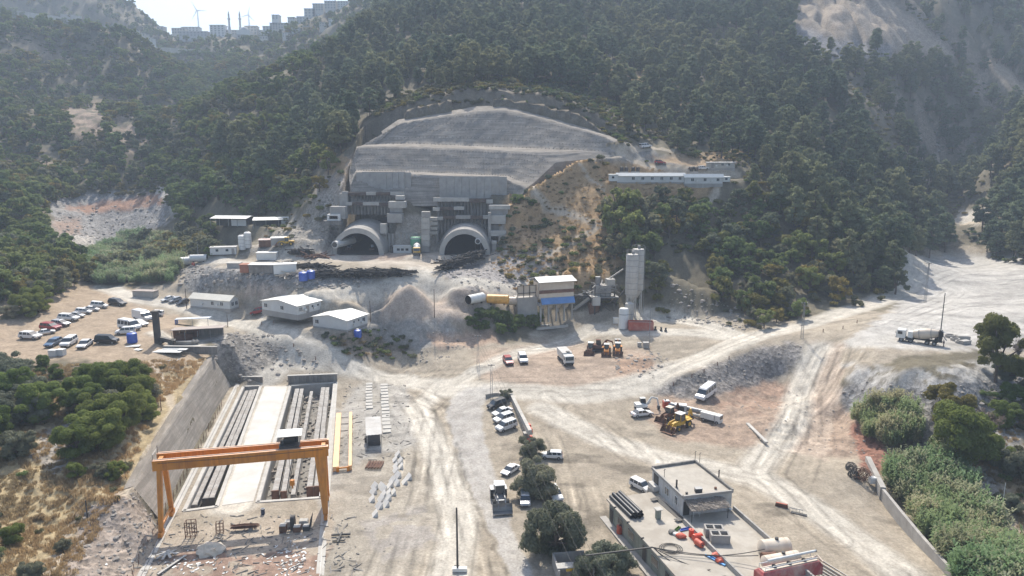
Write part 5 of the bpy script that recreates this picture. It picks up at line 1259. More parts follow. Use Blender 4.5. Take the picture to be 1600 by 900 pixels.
# strips of pale precast slabs behind the shelter
def slab_row(lab, p0, p1, w_, L_, nmax, seed):
    a, b = Vector(ground_at(*p0)), Vector(ground_at(*p1)); t_ = (b - a); n_ = nmax; r = E('slab_row', a, math.atan2(t_.y, t_.x), lab, 'row of slabs'); rr = random.Random(seed)
    for k in range(n_):
        MB().box((t_.length * (k + .5) / n_, rr.uniform(-.1, .1), .15), (t_.length / n_ * .72, w_, .22), rz=rr.uniform(-.06, .06)).build('slab', CONC_L, r)
slab_row('row of pale slabs behind the shelter, left one', (577, 640), (577, 608), 1.5, 0, 9, 1)
slab_row('row of pale slabs right of the shelter', (605, 678), (600, 610), 1.7, 0, 15, 2)
# bundle of rusty bars and plates
r = Epx('steel_mat', 586, 728, 0, 'square mat of rusty ribbed sheet piles on the yard', 'steel mats')
for k in range(11): MB().box((-1.4 + k * .27, rr.uniform(-.1, .1), .25 + .1 * (k % 2)), (.16, 2.9, .22), rz=R(-3)).build('sheet', RUST, r)
# white wedges
wed = [(621,712),(617,720),(625,722),(618,730),(626,731),(618,737),(621,745),(613,753),(619,757),(632,755),(638,748),(610,759),(606,764),(607,772),(614,772),(599,766),(595,762),(585,762),(583,770),(581,782),(599,775),(606,780),(595,782),(602,790),(592,793),(586,805)]
wedges = None
def wedge_mesh():
    m = MB().add([(-.5, -.75, 0), (.5, -.75, 0), (.5, .75, 0), (-.5, .75, 0), (.42, -.7, .95), (.42, .7, .95)], [(3, 2, 1, 0), (0, 1, 4), (1, 2, 5, 4), (2, 3, 5), (3, 0, 4, 5)])
    o = m.build('concrete_wedge', simple('white_concrete', (.58, .56, .52), .8, var=.08, scale=1)); return o
rr = random.Random(4)
for k, (px, py) in enumerate(wed):
    x, y, z = ground_at(px, py)
    if k == 0: o = wedge_mesh(); wm = o.data
    else: o = link('concrete_wedge', wm)
    o.location = (x, y, z); o.rotation_euler = (0, 0, R(28) + rr.uniform(-.25, .25)); o.scale = (.92,) * 3
    tag(o, 'white triangular concrete wedge in the scattered group on the yard', 'concrete wedge', 'white concrete wedges scattered on the yard')
# things on the yard in front of the crane
def cage(lab, px, py, rz, s):
    r = Epx('rebar_cage', px, py, rz, lab, 'rebar cage', s=s); n_ = 0
    for x in (-.6, 0, .6):
        for y in (-.45, .45): MB().beam((x, y, 0), (x, y, 2.2), .09, .09).build('bar', RUST, r)
    for z_ in (.25, .9, 1.55, 2.15):
        MB().tube([(-.6, -.45, z_), (.6, -.45, z_), (.6, .45, z_), (-.6, .45, z_), (-.6, -.45, z_)], .045, 4).build('hoop', RUST, r)
cage('larger upright rebar cage at the left on the crane yard', 299, 838, R(10), 1.15); cage('smaller upright rebar cage on the crane yard', 344, 833, R(15), .85)
r = Epx('rebar_bundle', 383, 828, R(8), 'dark bundle of rusty bars lying on the crane yard', 'rebar bundle'); rr = random.Random(8)
for k in range(26):
    g = rr.random() * 6.28; q = rr.random() * .45; MB().tube([(-1.9 + rr.uniform(-.3, .3), math.cos(g) * q, .55 + math.sin(g) * q * .8), (0, math.cos(g) * q * 1.2, .6 + math.sin(g) * q), (1.9 + rr.uniform(-.3, .3), math.cos(g) * q, .55 + math.sin(g) * q * .8)], .05, 4).build('bar', RUST, r)
MB().box((.9, -.2, .2), (.5, .8, .4)).build('support', CONC_D, r)
# tarpaulin heap
bm = bmesh.new(); bmesh.ops.create_icosphere(bm, subdivisions=3, radius=1)
for v in bm.verts:
    n_ = mnoise.noise(v.co * 2.2) * .3 + mnoise.noise(v.co * 5) * .14
    v.co = Vector((v.co.x * 2.0, v.co.y * 1.6, max(-.1, v.co.z * 1.25))) * (1 + n_)
me = bpy.data.meshes.new('tarp_heap'); bm.to_mesh(me); bm.free(); o = link('tarp_heap', me, TARP); o.location = ground_at(328, 862)
tag(o, 'beige tarpaulin thrown over a heap on the crane yard', 'tarpaulin')
r = Epx('steel_plates', 262, 868, R(30), 'fan of pale steel angles lying by the left rail', 'steel profiles')
for k in range(9): MB().box((math.cos(k * .7) * .7, math.sin(k * .7) * .7, .2 + .05 * k), (1.7, .35, .06), rz=k * .7, tilt=(R(12), 'Y')).build('plate', CONC_L, r)
r = Epx('channel_beam', 269, 885, R(70), 'long pale channel beam lying beside the left rail', 'steel beam')
MB().box((0, 0, .3), (5.0, .35, .1)).box((0, .17, .2), (5.0, .05, .3)).build('beam', CONC_L, r)
r = Epx('block_stack', 462, 826, R(6), 'group of red and grey equipment boxes under the crane hook', 'equipment')
for x, y, a_, b_, h, mt in ((-1.7, -.7, 1.0, 1.1, 1.1, RUST), (-1.0, .9, 1.6, 1.0, .8, CONC_L), (.4, -.7, 1.1, 1.0, .8, RUST), (1.1, .8, 1.3, 1.0, .9, CONC_L), (1.7, -.5, .9, .9, .7, DARKST)):
    o = MB().box((x, y, h / 2), (a_, b_, h)).build('equipment_box', mt, r); MB().box((x, y, h + .05), (a_ * .9, b_ * .9, .12)).build('lid', CONC_L, o)
MB().box((-.4, .2, 1.0), (.6, 1.2, 1.9)).build('dark_frame', DARKST, r)
for k in range(5): MB().beam((2.2, -1 + k * .5, 0), (2.5, -1 + k * .5, 2.0), .08, .08).build('frame_bar', DARKST, r)
r = Epx('barrel', 411, 803, 0, 'small dark blue barrel standing on the crane yard', 'barrel'); MB().lathe([(0, 0), (.3, 0), (.32, .3), (.3, .6), (.32, .9), (.0, .92)]).build('drum', simple('dark_blue', (.03, .05, .09), .5), r, True)
MB().lathe([(.31, .88), (.31, .95), (.25, .95)]).build('rim', STEEL, r)
r = Epx('scrap_beam', 531, 842, 0, 'dark steel H frame lying at the right of the right rail', 'steel frame')
MB().beam((-1.4, .6, .3), (1.4, .9, .3), .25, .25).build('beam', DARKST, r); MB().beam((0, -1.4, .25), (.1, 1.0, .5), .22, .22).build('post', DARKST, r); MB().beam((-.9, -.9, .2), (.9, -.7, .2), .18, .18).build('foot', DARKST, r)
# litter of the yard
m = MB(); rr = random.Random(11)
for q in range(420):
    px, py = rr.uniform(215, 560), rr.uniform(805, 900)
    if q > 300: px, py = rr.uniform(535, 640), rr.uniform(600, 720)
    x, y, z = ground_at(px, py); L_ = rr.choice([.3, .5, .9, 1.6]) 
    m.box((x, y, z + .06), (L_, rr.uniform(.06, .22), rr.uniform(.04, .15)), rz=rr.random() * 3.1, tilt=(rr.uniform(-.2, .2), 'Y'))
tag(m.build('yard_litter', CONC_D), 'scraps of wood, steel and concrete strewn over the crane yard', 'debris', kind='stuff')
m = MB()
for q in range(150):
    px, py = rr.gauss(285, 40), rr.gauss(885, 10)
    if q > 60: px, py = rr.gauss(455, 22), rr.gauss(872, 16)
    x, y, z = ground_at(px, min(905, py)); m.box((x, y, z + .05), (rr.uniform(.2, .6), rr.uniform(.1, .3), .04), rz=rr.random() * 3, tilt=(rr.uniform(-.4, .4), 'X'))
tag(m.build('plastic_litter', WHITE), 'white plastic scraps around the right rail', 'litter', kind='stuff')

# ------------------------------------------------------------------ poles
def pole(lab, px, py, h, r0=.14, mat=None, arm=False, block=False, lattice=False, cat='pole'):
    x, y, z = ground_at(px, py); r = E('utility_pole', (x, y, z), 0, lab, cat)
    if lattice:
        for sx, sy in ((-1, -1), (1, -1), (1, 1), (-1, 1)): MB().beam((sx * .3, sy * .25, -.3), (sx * .12, sy * .1, h), .07, .07).build('upright', mat or STEEL, r)
        n_ = int(h / .8)
        for k in range(n_):
            f = 1 - .6 * k / n_; z0 = h * k / n_; MB().beam((-.3 * f, -.25 * f, z0), (.3 * f, -.25 * f, z0 + (0.8 if k % 2 else 0)), .05, .05).build('rung', mat or STEEL, r)
    else: MB().cyl((0, 0, -.4), (0, 0, h), r0, r0 * .7, n=8).build('shaft', mat or DARKST, r)
    if arm:
        MB().box((0, 0, h - .3), (1.6, .1, .1)).build('cross_arm', mat or DARKST, r)
        for s in (-.7, 0, .7): MB().cyl((s, 0, h - .25), (s, 0, h), .06, n=6).build('insulator', WHITE, r)
    if block:
        MB().box((.3, 0, .35), (2.0, .6, .5)).build('base_block', WHITE, r); MB().box((-.2, .8, .1), (.7, .9, .2)).build('base_plate', DARKST, r)
    return r
POLES = [('tall dark pole with a white block at its foot between yard and lane', 715, 893, 9.6, .16, None, False, True, False),
  ('lattice pole by the low wall at the lane bend', 768, 624, 8.3, .1, None, True, False, True), ('lattice pole on the rubble patch above the lane', 747, 572, 8.0, .1, None, True, False, True),
  ('thin pole standing in front of the gravel heap', 679, 496, 8.2, .12, BARK, False, False, False), ('thin tall pole right of the red box by the silos', 1014, 547, 11.6, .1, STEEL, False, False, False),
  ('lattice pole at the foot of the wooded spur', 1253, 528, 9.5, .12, None, True, False, True), ('wide lattice pylon beside the road to the right plateau', 1445, 473, 12.5, .2, None, True, False, True),
  ('tall leaning pole behind the mixer truck', 1470, 516, 9.8, .14, None, False, False, False), ('short pole beside the corner of the shed', 356, 511, 3.4, .12, BARK, False, False, False),
  ('thin pole near the white tank cylinders', 310, 405, 6.0, .12, STEEL, False, False, False), ('pole at the roof corner of the right prefab house', 579, 503, 6.2, .12, BARK, False, False, False),
  ('pole beside the blue tarp of the left prefab house', 292, 482, 6.2, .13, BARK, False, False, False), ('short dark stake on the grassy slope', 137, 811, 3.0, .12, None, False, False, False),
  ('short post at the top edge of the retaining slope', 252, 641, 3.0, .1, RUST, False, False, False), ('thin white pole on the far right river bank', 1562, 820, 7.5, .06, WHITE, False, False, False)]
for p in POLES: pole(*p)
# small road-edge posts
RP = [(428,505),(459,542),(493,562),(409,508),(1052,603),(1081,590),(1100,582),(1121,571),(1139,562),(1286,519),(1317,514),(1339,505)]
for k, (px, py) in enumerate(RP):
    x, y, z = ground_at(px, py)
    if k == 0: o0 = MB().cyl((0, 0, 0), (0, 0, .9), .1, n=8).build('road_post', RUST); o = o0
    else: o = link('road_post', o0.data)
    o.location = (x, y, z); tag(o, 'short post marking the edge of a dirt road', 'post', 'short posts along the dirt roads')
# ------------------------------------------------------------------ tunnel portals
def fbox(m, x0, y0, x1, y1, Y, d):
    """box whose front face, at distance Y, spans the pixel rectangle"""
    a = Vector(on_Y(x0, y1, Y)); b = Vector(on_Y(x1, y0, Y)); m.box(((a.x + b.x) / 2, Y + d / 2, (a.z + b.z) / 2), (abs(b.x - a.x), d, abs(b.z - a.z))); return m
SHADE_ROCK = simple('shaded_rock', (.05, .048, .045), .9, var=.3, scale=.5, bump=.4)  # near-black colour paints the bore's inner shade into lining and floor
def arch(lab, pxc, Yf, Ro, Ri, zf, depth, tube_d, ducts):
    xc = on_Y(pxc, 390, Yf)[0]; r = E('tunnel_portal', (xc, Yf, zf), 0, lab, 'tunnel portal')
    n_ = 28; th = [math.pi * k / n_ for k in range(n_ + 1)]
    th = [-.12] + th + [math.pi + .12]
    def ring(rad, y): return [(math.cos(t) * rad, y, max(-.3, math.sin(t) * rad + (0 if rad > 0 else 0))) for t in th]
    m = MB(); k = len(th); V = ring(Ro, 0) + ring(Ro + 1.9, depth); m.add(V, [(i + 1, i, k + i, k + i + 1) for i in range(k - 1)]); m.build('shell', CONC, r, True)
    m = MB(); V = ring(Ro + .12, -.5) + ring(Ri, -.5) + ring(Ri, .8) + ring(Ro + .12, .6)
    for a in range(3): m.add(V[a*k:(a+2)*k], [(i, i + 1, k + i + 1, k + i) for i in range(k - 1)])
    m.build('front_ring', CONC_L, r, True)
    for j in range(1, 6): MB().add(ring(Ro + .1 + .32 * j, depth * j / 6 - .12) + ring(Ro + .1 + .32 * j, depth * j / 6 + .12), [(i + 1, i, k + i, k + i + 1) for i in range(k - 1)]).build('shell_joint', CONC, r, True)
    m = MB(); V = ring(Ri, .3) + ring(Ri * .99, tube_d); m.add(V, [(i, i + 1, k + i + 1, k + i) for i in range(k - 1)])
    m.add([(-Ri, tube_d, -.3), (Ri, tube_d, -.3), (Ri, tube_d, Ri), (-Ri, tube_d, Ri)], [(0, 1, 2, 3)]); m.build('tunnel_lining', SHADE_ROCK, r, True)
    MB().box((0, tube_d / 2 + .5, -.12), (2 * Ri, tube_d - 1, .25)).build('tunnel_floor', SHADE_ROCK, r)
    for (dx, dz, rad, y0, y1, tl) in ducts:
        MB().lathe([(rad * .75, 0), (rad, .02), (rad * 1.02, 1), (rad * .94, 2), (rad * 1.02, 3), (rad * .95, 4.2), (rad * 1.0, 5.5), (rad * .95, 7), (rad, y1 - y0)], (dx, y0, dz), (tl[0], 1, tl[1]), 16).build('air_duct', WALLW, r, True)
        MB().cyl((dx, y0 - .05, dz), (dx, y0 + .1, dz), rad * .72, n=14).build('duct_fan', DARKST, r)
        m = MB()
        for q in (-.9, .9):
            for yy_ in (.6, 2.2): m.beam((dx + q, y0 + yy_, 0), (dx + q, y0 + yy_, dz), .12, .12)
        m.build('duct_stand', DARKST, r)
    return r, xc
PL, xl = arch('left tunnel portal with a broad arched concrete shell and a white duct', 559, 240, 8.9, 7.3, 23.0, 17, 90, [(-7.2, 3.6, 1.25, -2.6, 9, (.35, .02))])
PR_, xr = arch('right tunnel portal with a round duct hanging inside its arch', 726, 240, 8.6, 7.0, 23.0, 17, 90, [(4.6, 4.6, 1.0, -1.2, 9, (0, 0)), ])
# struts lamps at left entry
# pile walls and bracing above the portals
def pile_wall(lab, x0, x1, ytop, ybot, Y, cut=None, mat=CONC_D):
    a = on_Y(x0, ytop, Y); b = on_Y(x1, ytop, Y); zb = on_Y(x0, ybot, Y)[2]; r = E('pile_wall', ((a[0] + b[0]) / 2, Y, zb), 0, lab, 'pile wall')
    n_ = max(3, int((b[0] - a[0]) / 1.15)); cx_ = (a[0] + b[0]) / 2
    for k in range(n_):
        x = a[0] + (b[0] - a[0]) * (k + .5) / n_; z0 = zb - .5
        if cut:
            d = x - cut[0]
            if abs(d) < cut[1]: z0 = max(z0, 23 + math.sqrt(cut[1] ** 2 - d * d) - 1.0)
        h = a[2] - z0
        MB().cyl((x - cx_, .55, z0 - zb), (x - cx_, .55, z0 - zb + h), .52, n=10, caps=False).build('pile', mat, r)
    MB().box((0, 1.0, (a[2] - zb) / 2 - .2), (b[0] - a[0], .5, (a[2] - zb) - .4)).build('infill', mat, r) if not cut else None
    return r
pile_wall('dark pile wall in the upper bracing above the left portal', 541, 612, 303, 316, 256.5)
pile_wall('lower dark pile wall directly above the left arch', 541, 609, 320, 333, 253.5)
pile_wall('tall ribbed pile wall above the right arch', 682, 765, 313, 336, 254.5)
pile_wall('black lower pile wall round the right arch', 682, 766, 340, 394, 251.5, (xr, 10), CONC_D)
pile_wall('grey pile wall between the two portals', 599, 660, 365, 392, 247.5, None, CONC)
pile_wall('grey wall to the right of the block tower', 672, 684, 366, 394, 248.5, None, CONC)
def bracing(lab, segs, y0, y1, Y, d=1.6):
    xs = [s[0] for s in segs] + [segs[-1][1]]; a = on_Y(xs[0], y1, Y); r = E('bracing_beam', (0, 0, 0), 0, lab, 'bracing beam')
    for x0, x1, mt, dy in segs:
        m = MB(); fbox(m, x0 + .15, y0 + dy, x1 - .15, y1 + dy, Y, d); m.build('beam_length' if mt is AGED else 'waling', mt, r)
bracing('top bracing beam above the left portal, white and rust pieces alternating', [(534, 543, CONC_L, -1), (543, 572, AGED, .5), (572, 587, CONC_L, 0), (587, 610, AGED, .5), (609, 631, CONC_L, 0)], 300, 305, 254.5)
bracing('second bracing beam just above the left arch', [(540, 550, CONC_L, 0), (550, 567, AGED, 0), (567, 592, CONC_L, 0), (592, 608, AGED, 1)], 316, 321, 252, 1.4)
bracing('long white top beam over the right portal with rust end', [(677, 733, CONC_L, 0), (733, 760, AGED, 1.5), (759, 770, CONC_L, 3)], 309, 315, 253, 1.5)
bracing('middle strut row over the right portal', [(676, 687, CONC_L, .5), (687, 709, AGED, -.5), (709, 725, CONC_L, -1)], 324, 329, 251.5, 1.8)
bracing('lower strut row touching the top of the right arch', [(683, 692, CONC_L, 2), (692, 712, AGED, .5), (712, 735, CONC, 0), (735, 755, AGED, .5), (754, 763, CONC_L, 0)], 337, 342, 249.5, 1.8)
def blk(lab, pieces, name='concrete_block_stack', cat='concrete blocks'):
    r = E(name, (0, 0, 0), 0, lab, cat)
    for x0, y0, x1, y1, Y, d, mt in pieces:
        m = MB(); fbox(m, x0, y0, x1, y1, Y, d); m.build('block', mt, r)
blk('stepped pale blocks at the upper left of the left portal', [(531, 302, 543, 325, 254, 3, CONC), (524, 305, 533, 322, 256, 3, CONC), (516, 323, 539, 342, 248, 4, CONC), (505, 345, 532, 352, 246, 3.5, CONC_D)])
blk('white open cabin frame left of the left arch', [(511, 335, 531, 337.5, 246.5, 3, WHITE), (511, 342.5, 531, 345, 246.5, 3, WHITE), (511, 337.5, 514, 342.5, 246.5, 3, WHITE), (528, 337.5, 531, 342.5, 246.5, 3, WHITE), (514, 337.5, 528, 342.5, 248, 1, DARKST)], 'cabin_frame', 'cabin')
blk('stacked white blocks at the upper right of the left arch', [(607, 315, 633, 325, 249, 4, CONC_L), (609, 325, 628, 332, 249.5, 3, CONC), (605, 334, 628, 348, 247, 4, CONC), (618, 306, 631, 312, 251, 3, CONC_L)])
blk('leaning pale block right beside the left arch', [(594, 350, 603, 365, 244, 3, CONC_L)], cat='concrete block')
blk('tower of seven white blocks between the portals', [(658.5, 331 + k * 9.1, 671 + (k == 0) * 0, 331 + k * 9.1 + 8.7, 243.5 + .15 * (k % 2), 2.8, CONC_L if k % 3 else CONC) for k in range(7)], 'block_tower')
blk('thin white slabs stacked left of the right arch', [(671, 340 + k * 7.2, 683, 344.5 + k * 7.2, 246, 3, CONC_L) for k in range(4)])
blk('stepped white blocks at the right of the right portal', [(764, 321, 797, 327, 249, 5, CONC_L), (765, 327, 794, 336, 249.5, 4, CONC), (765, 337, 790, 350, 247, 5, CONC_L), (767, 351, 788, 360, 248, 3, CONC_D), (767, 361, 791, 369, 245, 5, CONC_L)])
blk('pillar with white top at the right foot of the right portal', [(763, 332, 767, 398, 246, 3, CONC), (768, 377, 776, 381, 242, 2.5, CONC_L), (769, 381, 775, 408, 242.3, 2, CONC)])
for lab, x0, x1, yt, yb, Y in (('grey panelled wall of the lowest cut tier at left', 556, 641, 268, 299, 258.5), ('grey panelled wall of the lowest cut tier at right', 686, 792, 275, 307, 256.5)):
    r = E('panel_wall', on_Y((x0 + x1) / 2, yb, Y), 0, lab, 'wall'); a_, b_ = on_Y(x0, yb, Y), on_Y(x1, yt, Y); n_ = 9; w_ = (b_[0] - a_[0]) / n_
    for k in range(n_): MB().box((-w_ * n_ / 2 + w_ * (k + .5), 1.6 + .5 * abs(k - 4) ** 1.3 * .25, (b_[2] - a_[2]) / 2 - .5), (w_ - .06, 1.2, b_[2] - a_[2] - .4 * (k in (0, 8)) + .6), tilt=(R(-7), 'X')).build('wall_panel', CONC, r)
m = MB()
for p_ in ah: m.box((p_[0], p_[1] - .1, p_[2] + .1), (.22, .25, .22))
tag(m.build('anchor_head', CONC_D, cutA), kind='stuff')
# equipment between the portals
r = E('green_silo', on_Y(650, 388, 245), 0, 'green cylindrical tank standing between the two portals', 'tank')
MB().lathe([(0, 0), (1.9, 0), (1.95, 3.6), (1.7, 4.0), (0, 4.15)]).build('tank_body', GREEN, r, True); MB().lathe([(1.98, 3.45), (1.98, 3.7)]).build('hoop', WHITE, r, True)
r = E('site_container', on_Y(629, 396, 243.5), 0, 'white site cabin with dark windows between the portals', 'cabin')
MB().box((0, 1, 1.35), (6.4, 2.4, 2.3)).build('body', WALLW, r); MB().box((0, 1, 2.6), (6.7, 2.8, .15)).build('roof', WHITE, r)
for x in (-1.4, -.0, 1.6): MB().box((x, -.22, 1.4), (1.0, .06, .8)).build('window', DARKST, r)
MB().box((-3.9, 1, 1.3), (.8, 2, 2.6)).build('side_cabinet', DARKST, r)
# heaps of scrap steel and pipes
def scrap(lab, pxa, pxb, n_, L0, rad, mat, seed, spread=2.0, hh=1.5, th=.09):
    a, b = Vector(ground_at(*pxa)), Vector(ground_at(*pxb)); r = E('scrap_heap', (a + b) / 2, 0, lab, 'scrap heap'); rr = random.Random(seed); d = (b - a); c0 = (a + b) / 2; m = MB()
    for k in range(n_):
        p = a + d * rr.random() + Vector((rr.gauss(0, spread * .5), rr.gauss(0, spread * .5), rr.random() * hh)) - c0
        g = math.atan2(d.y, d.x) + rr.gauss(0, .5); q = Vector((math.cos(g), math.sin(g), rr.gauss(.0, .14))) * L0 * rr.uniform(.5, 1)
        m.beam(p - q / 2, p + q / 2, th * rr.uniform(1, 2.6), th * rr.uniform(1, 2))
    o = m.build('steel_scrap', mat, r); o['kind'] = 'stuff'
scrap('long black heap of steel ribs on the lower tunnel yard', (500, 430), (630, 428), 240, 9, .1, PITCH_, 1, 1.5, 1.3, .17)
scrap('black lattice steel ribs left of the long heap', (425, 417), (515, 419), 90, 7, .1, PITCH_, 2, 1.4, 1.2, .16)
scrap('tangled grey heap of steel ribs in front of the right portal', (690, 423), (752, 402), 200, 8, .1, PITCH_, 3, 2.0, 2.6, .16)
scrap('pale stacked poles beside the blue tanks', (445, 432), (468, 425), 60, 6, .1, BEIGE, 4, 1.0, .8, .12)
scrap('dark bundle of steel near the road roller', (458, 397), (482, 397), 60, 5, .1, PITCH_, 5, 1.0, 1.6, .2)
scrap('reddish bars lying beside the dark bundle', (480, 401), (505, 401), 50, 7, .1, RUST, 6, 1.0, .6, .15)
scrap('grey heap of planks and scrap by the batching plant', (905, 470), (930, 462), 60, 4, .1, STEEL, 7, 2, 2, .12)
def water_tank(lab, px, py, s=1.0, mat=BLUE, dz=0):
    r = Epx('water_tank', px, py, 0, lab, 'water tank', s=s, dz=dz)
    MB().lathe([(0, 0), (1.0, 0), (1.04, .5), (1.0, .55), (1.04, 1.1), (1.0, 1.15), (1.04, 1.75), (.95, 2.0), (.4, 2.2), (0, 2.25)]).build('tank_body', mat, r, True)
    MB().lathe([(.35, 2.15), (.35, 2.35), (0, 2.38)]).build('lid', WHITE if mat is BLUE else DARKST, r, True)
    for g in range(6): MB().box((math.cos(g * 1.047) * 1.03, math.sin(g * 1.047) * 1.03, .95), (.08, .08, 1.7), rz=g * 1.047).build('rib', mat, r)
water_tank('left one of the two bright blue water tanks on the tunnel yard', 474, 438.5, 1.25); water_tank('right one of the two bright blue water tanks on the tunnel yard', 486, 435.5, 1.2)
water_tank('blue water tank at the corner of the right prefab house', 559, 527, 1.0); water_tank('blue water tank beside the white compact van on the dirt lot', 207, 535, 1.15)
water_tank('small blue water tank on the upper bench by the orange grass', 913, 245, .9)
# silos, cabins and containers of the tunnel yard
def silo(lab, px, py, rad, h, mat, name='silo'):
    r = Epx(name, px, py, 0, lab, 'silo'); MB().lathe([(0, 0), (rad, 0), (rad, h * .93), (rad * .6, h), (0, h * 1.01)], n=20).build('shell', mat, r, True)
    for k in range(1, 4): MB().lathe([(rad, h * .93 * k / 4 - .05), (rad + .05, h * .93 * k / 4), (rad, h * .93 * k / 4 + .05)], n=20).build('seam', STEEL, r, True)
    MB().box((0, 0, h + .1), (.7, .7, .3)).build('cap', STEEL, r); return r
silo('left white cylinder of the pair beside the long cabin', 379, 390, 1.25, 5.2, WHITE); silo('right white cylinder of the pair beside the long cabin', 388, 387, 1.25, 5.6, WHITE)
def box_cabin(lab, px, py, L_, W_, H_, rz, wall, roof, name='site_cabin', cat='cabin', wins=2, door=True, posts=False):
    r = Epx(name, px, py, rz, lab, cat)
    MB().box((0, 0, H_ / 2), (L_, W_, H_)).build('wall', wall, r); MB().box((0, 0, H_ + .09), (L_ + .4, W_ + .4, .16), tilt=(R(2), 'X')).build('roof', roof, r)
    for k in range(wins):
        w_ = MB().box((-L_/2 + L_ * (k + .7) / (wins + .6), -W_/2 - .02, H_ * .6), (.9, .06, .8)).build('window', GLASS, r); MB().box((-L_/2 + L_ * (k + .7) / (wins + .6), -W_/2 - .04, H_ * .6 - .45), (1.1, .12, .08)).build('sill', WHITE, w_)
    if door: MB().box((L_/2 - 1, -W_/2 - .03, H_ * .42), (.9, .06, H_ * .8)).build('door', STEEL, r)
    return r
box_cabin('long grey-white cabin on supports left of the white cylinders', 350, 397, 8.5, 2.6, 2.5, R(12), WALLW, ROOFG)
box_cabin('rust red container left of the yellow loader', 416, 385, 4.5, 3.4, 2.4, R(14), RUST, simple('pinkish_roof', (.5, .38, .34), .7), 'container', 'container', 0, False)
box_cabin('grey container beside the red one', 436, 383, 5, 3.2, 2.6, R(14), CONC, WHITE, 'container', 'container', 0, False)
box_cabin('white container at the left of the yard stack', 418, 405.5, 6.5, 2.6, 2.4, R(4), WHITE, WHITE, 'container', 'container', 0, False)
box_cabin('dark sided container with a white roof in front of the white one', 412, 426, 8, 2.8, 2.6, R(-3), CONC_D, ROOFW, 'container', 'container', 0, False)
box_cabin('white slatted container next to the blue tanks', 446, 427, 6.5, 2.6, 2.9, R(14), WHITE, WHITE, 'container', 'container', 0, False)
box_cabin('rust brown container at the left end of the yard row', 384, 425, 2.6, 2.6, 2.4, 0, CLAY, CLAY, 'container', 'container', 0, False)
box_cabin('low white cabin left of the brown container', 367, 418, 4, 2.4, 1.5, 0, CONC_L, CONC_L, 'container', 'container', 0, False)
for lab, x0, y0, w_, rz in (('left open shed with a low white gable roof in the valley', 366, 352, 15, -6), ('right open shed with a white sheet roof in the valley', 437, 354, 19, 14)):
    r = Epx('open_shed', x0, y0, R(rz), lab, 'shed')
    MB().box((0, -2.2, 3.4), (w_, 5, .12), tilt=(R(9), 'X')).box((0, 2.4, 3.4), (w_, 5, .12), tilt=(R(-9), 'X')).build('roof', ROOFW, r)
    MB().box((0, 1, 1.4), (w_ - 2, 5, 2.8)).build('stored_goods', DARKST, r); MB().box((w_ * .25, -3.5, 1.4), (w_ * .4, .2, 2.5)).build('wall', WALLW, r)
    for k in range(5): MB().beam((-w_/2 + .3 + (w_ - .6) * k / 4, -4.4, 0), (-w_/2 + .3 + (w_ - .6) * k / 4, -4.4, 3.0), .15, .15).build('post', STEEL, r)
def lying_tank(lab, px, py, rz, L_, rad, mat, dz=0, cat='tank', ends=.25, open_=False, dark_end=False, tilt=0):
    r = Epx('lying_tank', px, py, rz, lab, cat, dz=dz); r.rotation_euler = (0, tilt, rz)
    pr = [(rad * .7, 0), (rad, .15), (rad, L_ - .15), (rad * .7, L_)] if not open_ else [(rad, 0), (rad, L_)]
    MB().lathe([(.01, -ends)] * (not open_) + pr + [(.01, L_ + ends)] * (not open_), (-L_/2, 0, rad + .25), (1, 0, 0), 20).build('tank_body', mat, r, True)
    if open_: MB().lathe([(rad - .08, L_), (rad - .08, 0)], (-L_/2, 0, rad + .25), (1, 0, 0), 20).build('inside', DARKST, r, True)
    for k in (.2, .5, .8): MB().lathe([(rad, 0), (rad + .05, 0), (rad + .05, .12), (rad, .12)], (-L_/2 + L_ * k, 0, rad + .25), (1, 0, 0), 20).build('band', mat, r, True)
    for k in (-.3, .3): MB().box((L_ * k, 0, .25), (.3, rad * 1.5, .5)).build('saddle', DARKST, r)
    return r
lying_tank('white steel cylinder at the left of the lying group by the reeds', 281, 413, R(14), 6.5, 1.4, WHITE); lying_tank('white cylinder in front of the lying group by the reeds', 290, 416, R(38), 4.5, 1.5, WHITE, ends=.6)
lying_tank('short pale cylinder at the right of the lying group by the reeds', 311, 410, R(10), 5.5, 1.25, WALLW, open_=True)
water_tank('small red drum in front of the lying white cylinders', 302, 415, .5, RED)
lying_tank('long white open cylinder lying behind the bushes of the gravel yard', 743, 480, R(48), 6.0, 1.35, WHITE, open_=True, dz=1.0)
lying_tank('orange lying tank with a white band behind the bushes', 778, 482, R(-8), 6.5, 1.35, simple('ochre_paint', (.68, .36, .08), .5), dz=1.2); lying_tank('pale grey tank end right of the orange tank', 800, 484, R(-4), 3.5, 1.25, BEIGE, dz=1.2)
lying_tank('large grey pipe lying across the red earth', 1072, 643, R(-38), 9, .55, STEEL, open_=True)
lying_tank('second shorter pipe lying beside the large one', 1090, 653, R(-30), 5, .3, CONC_L, open_=True)

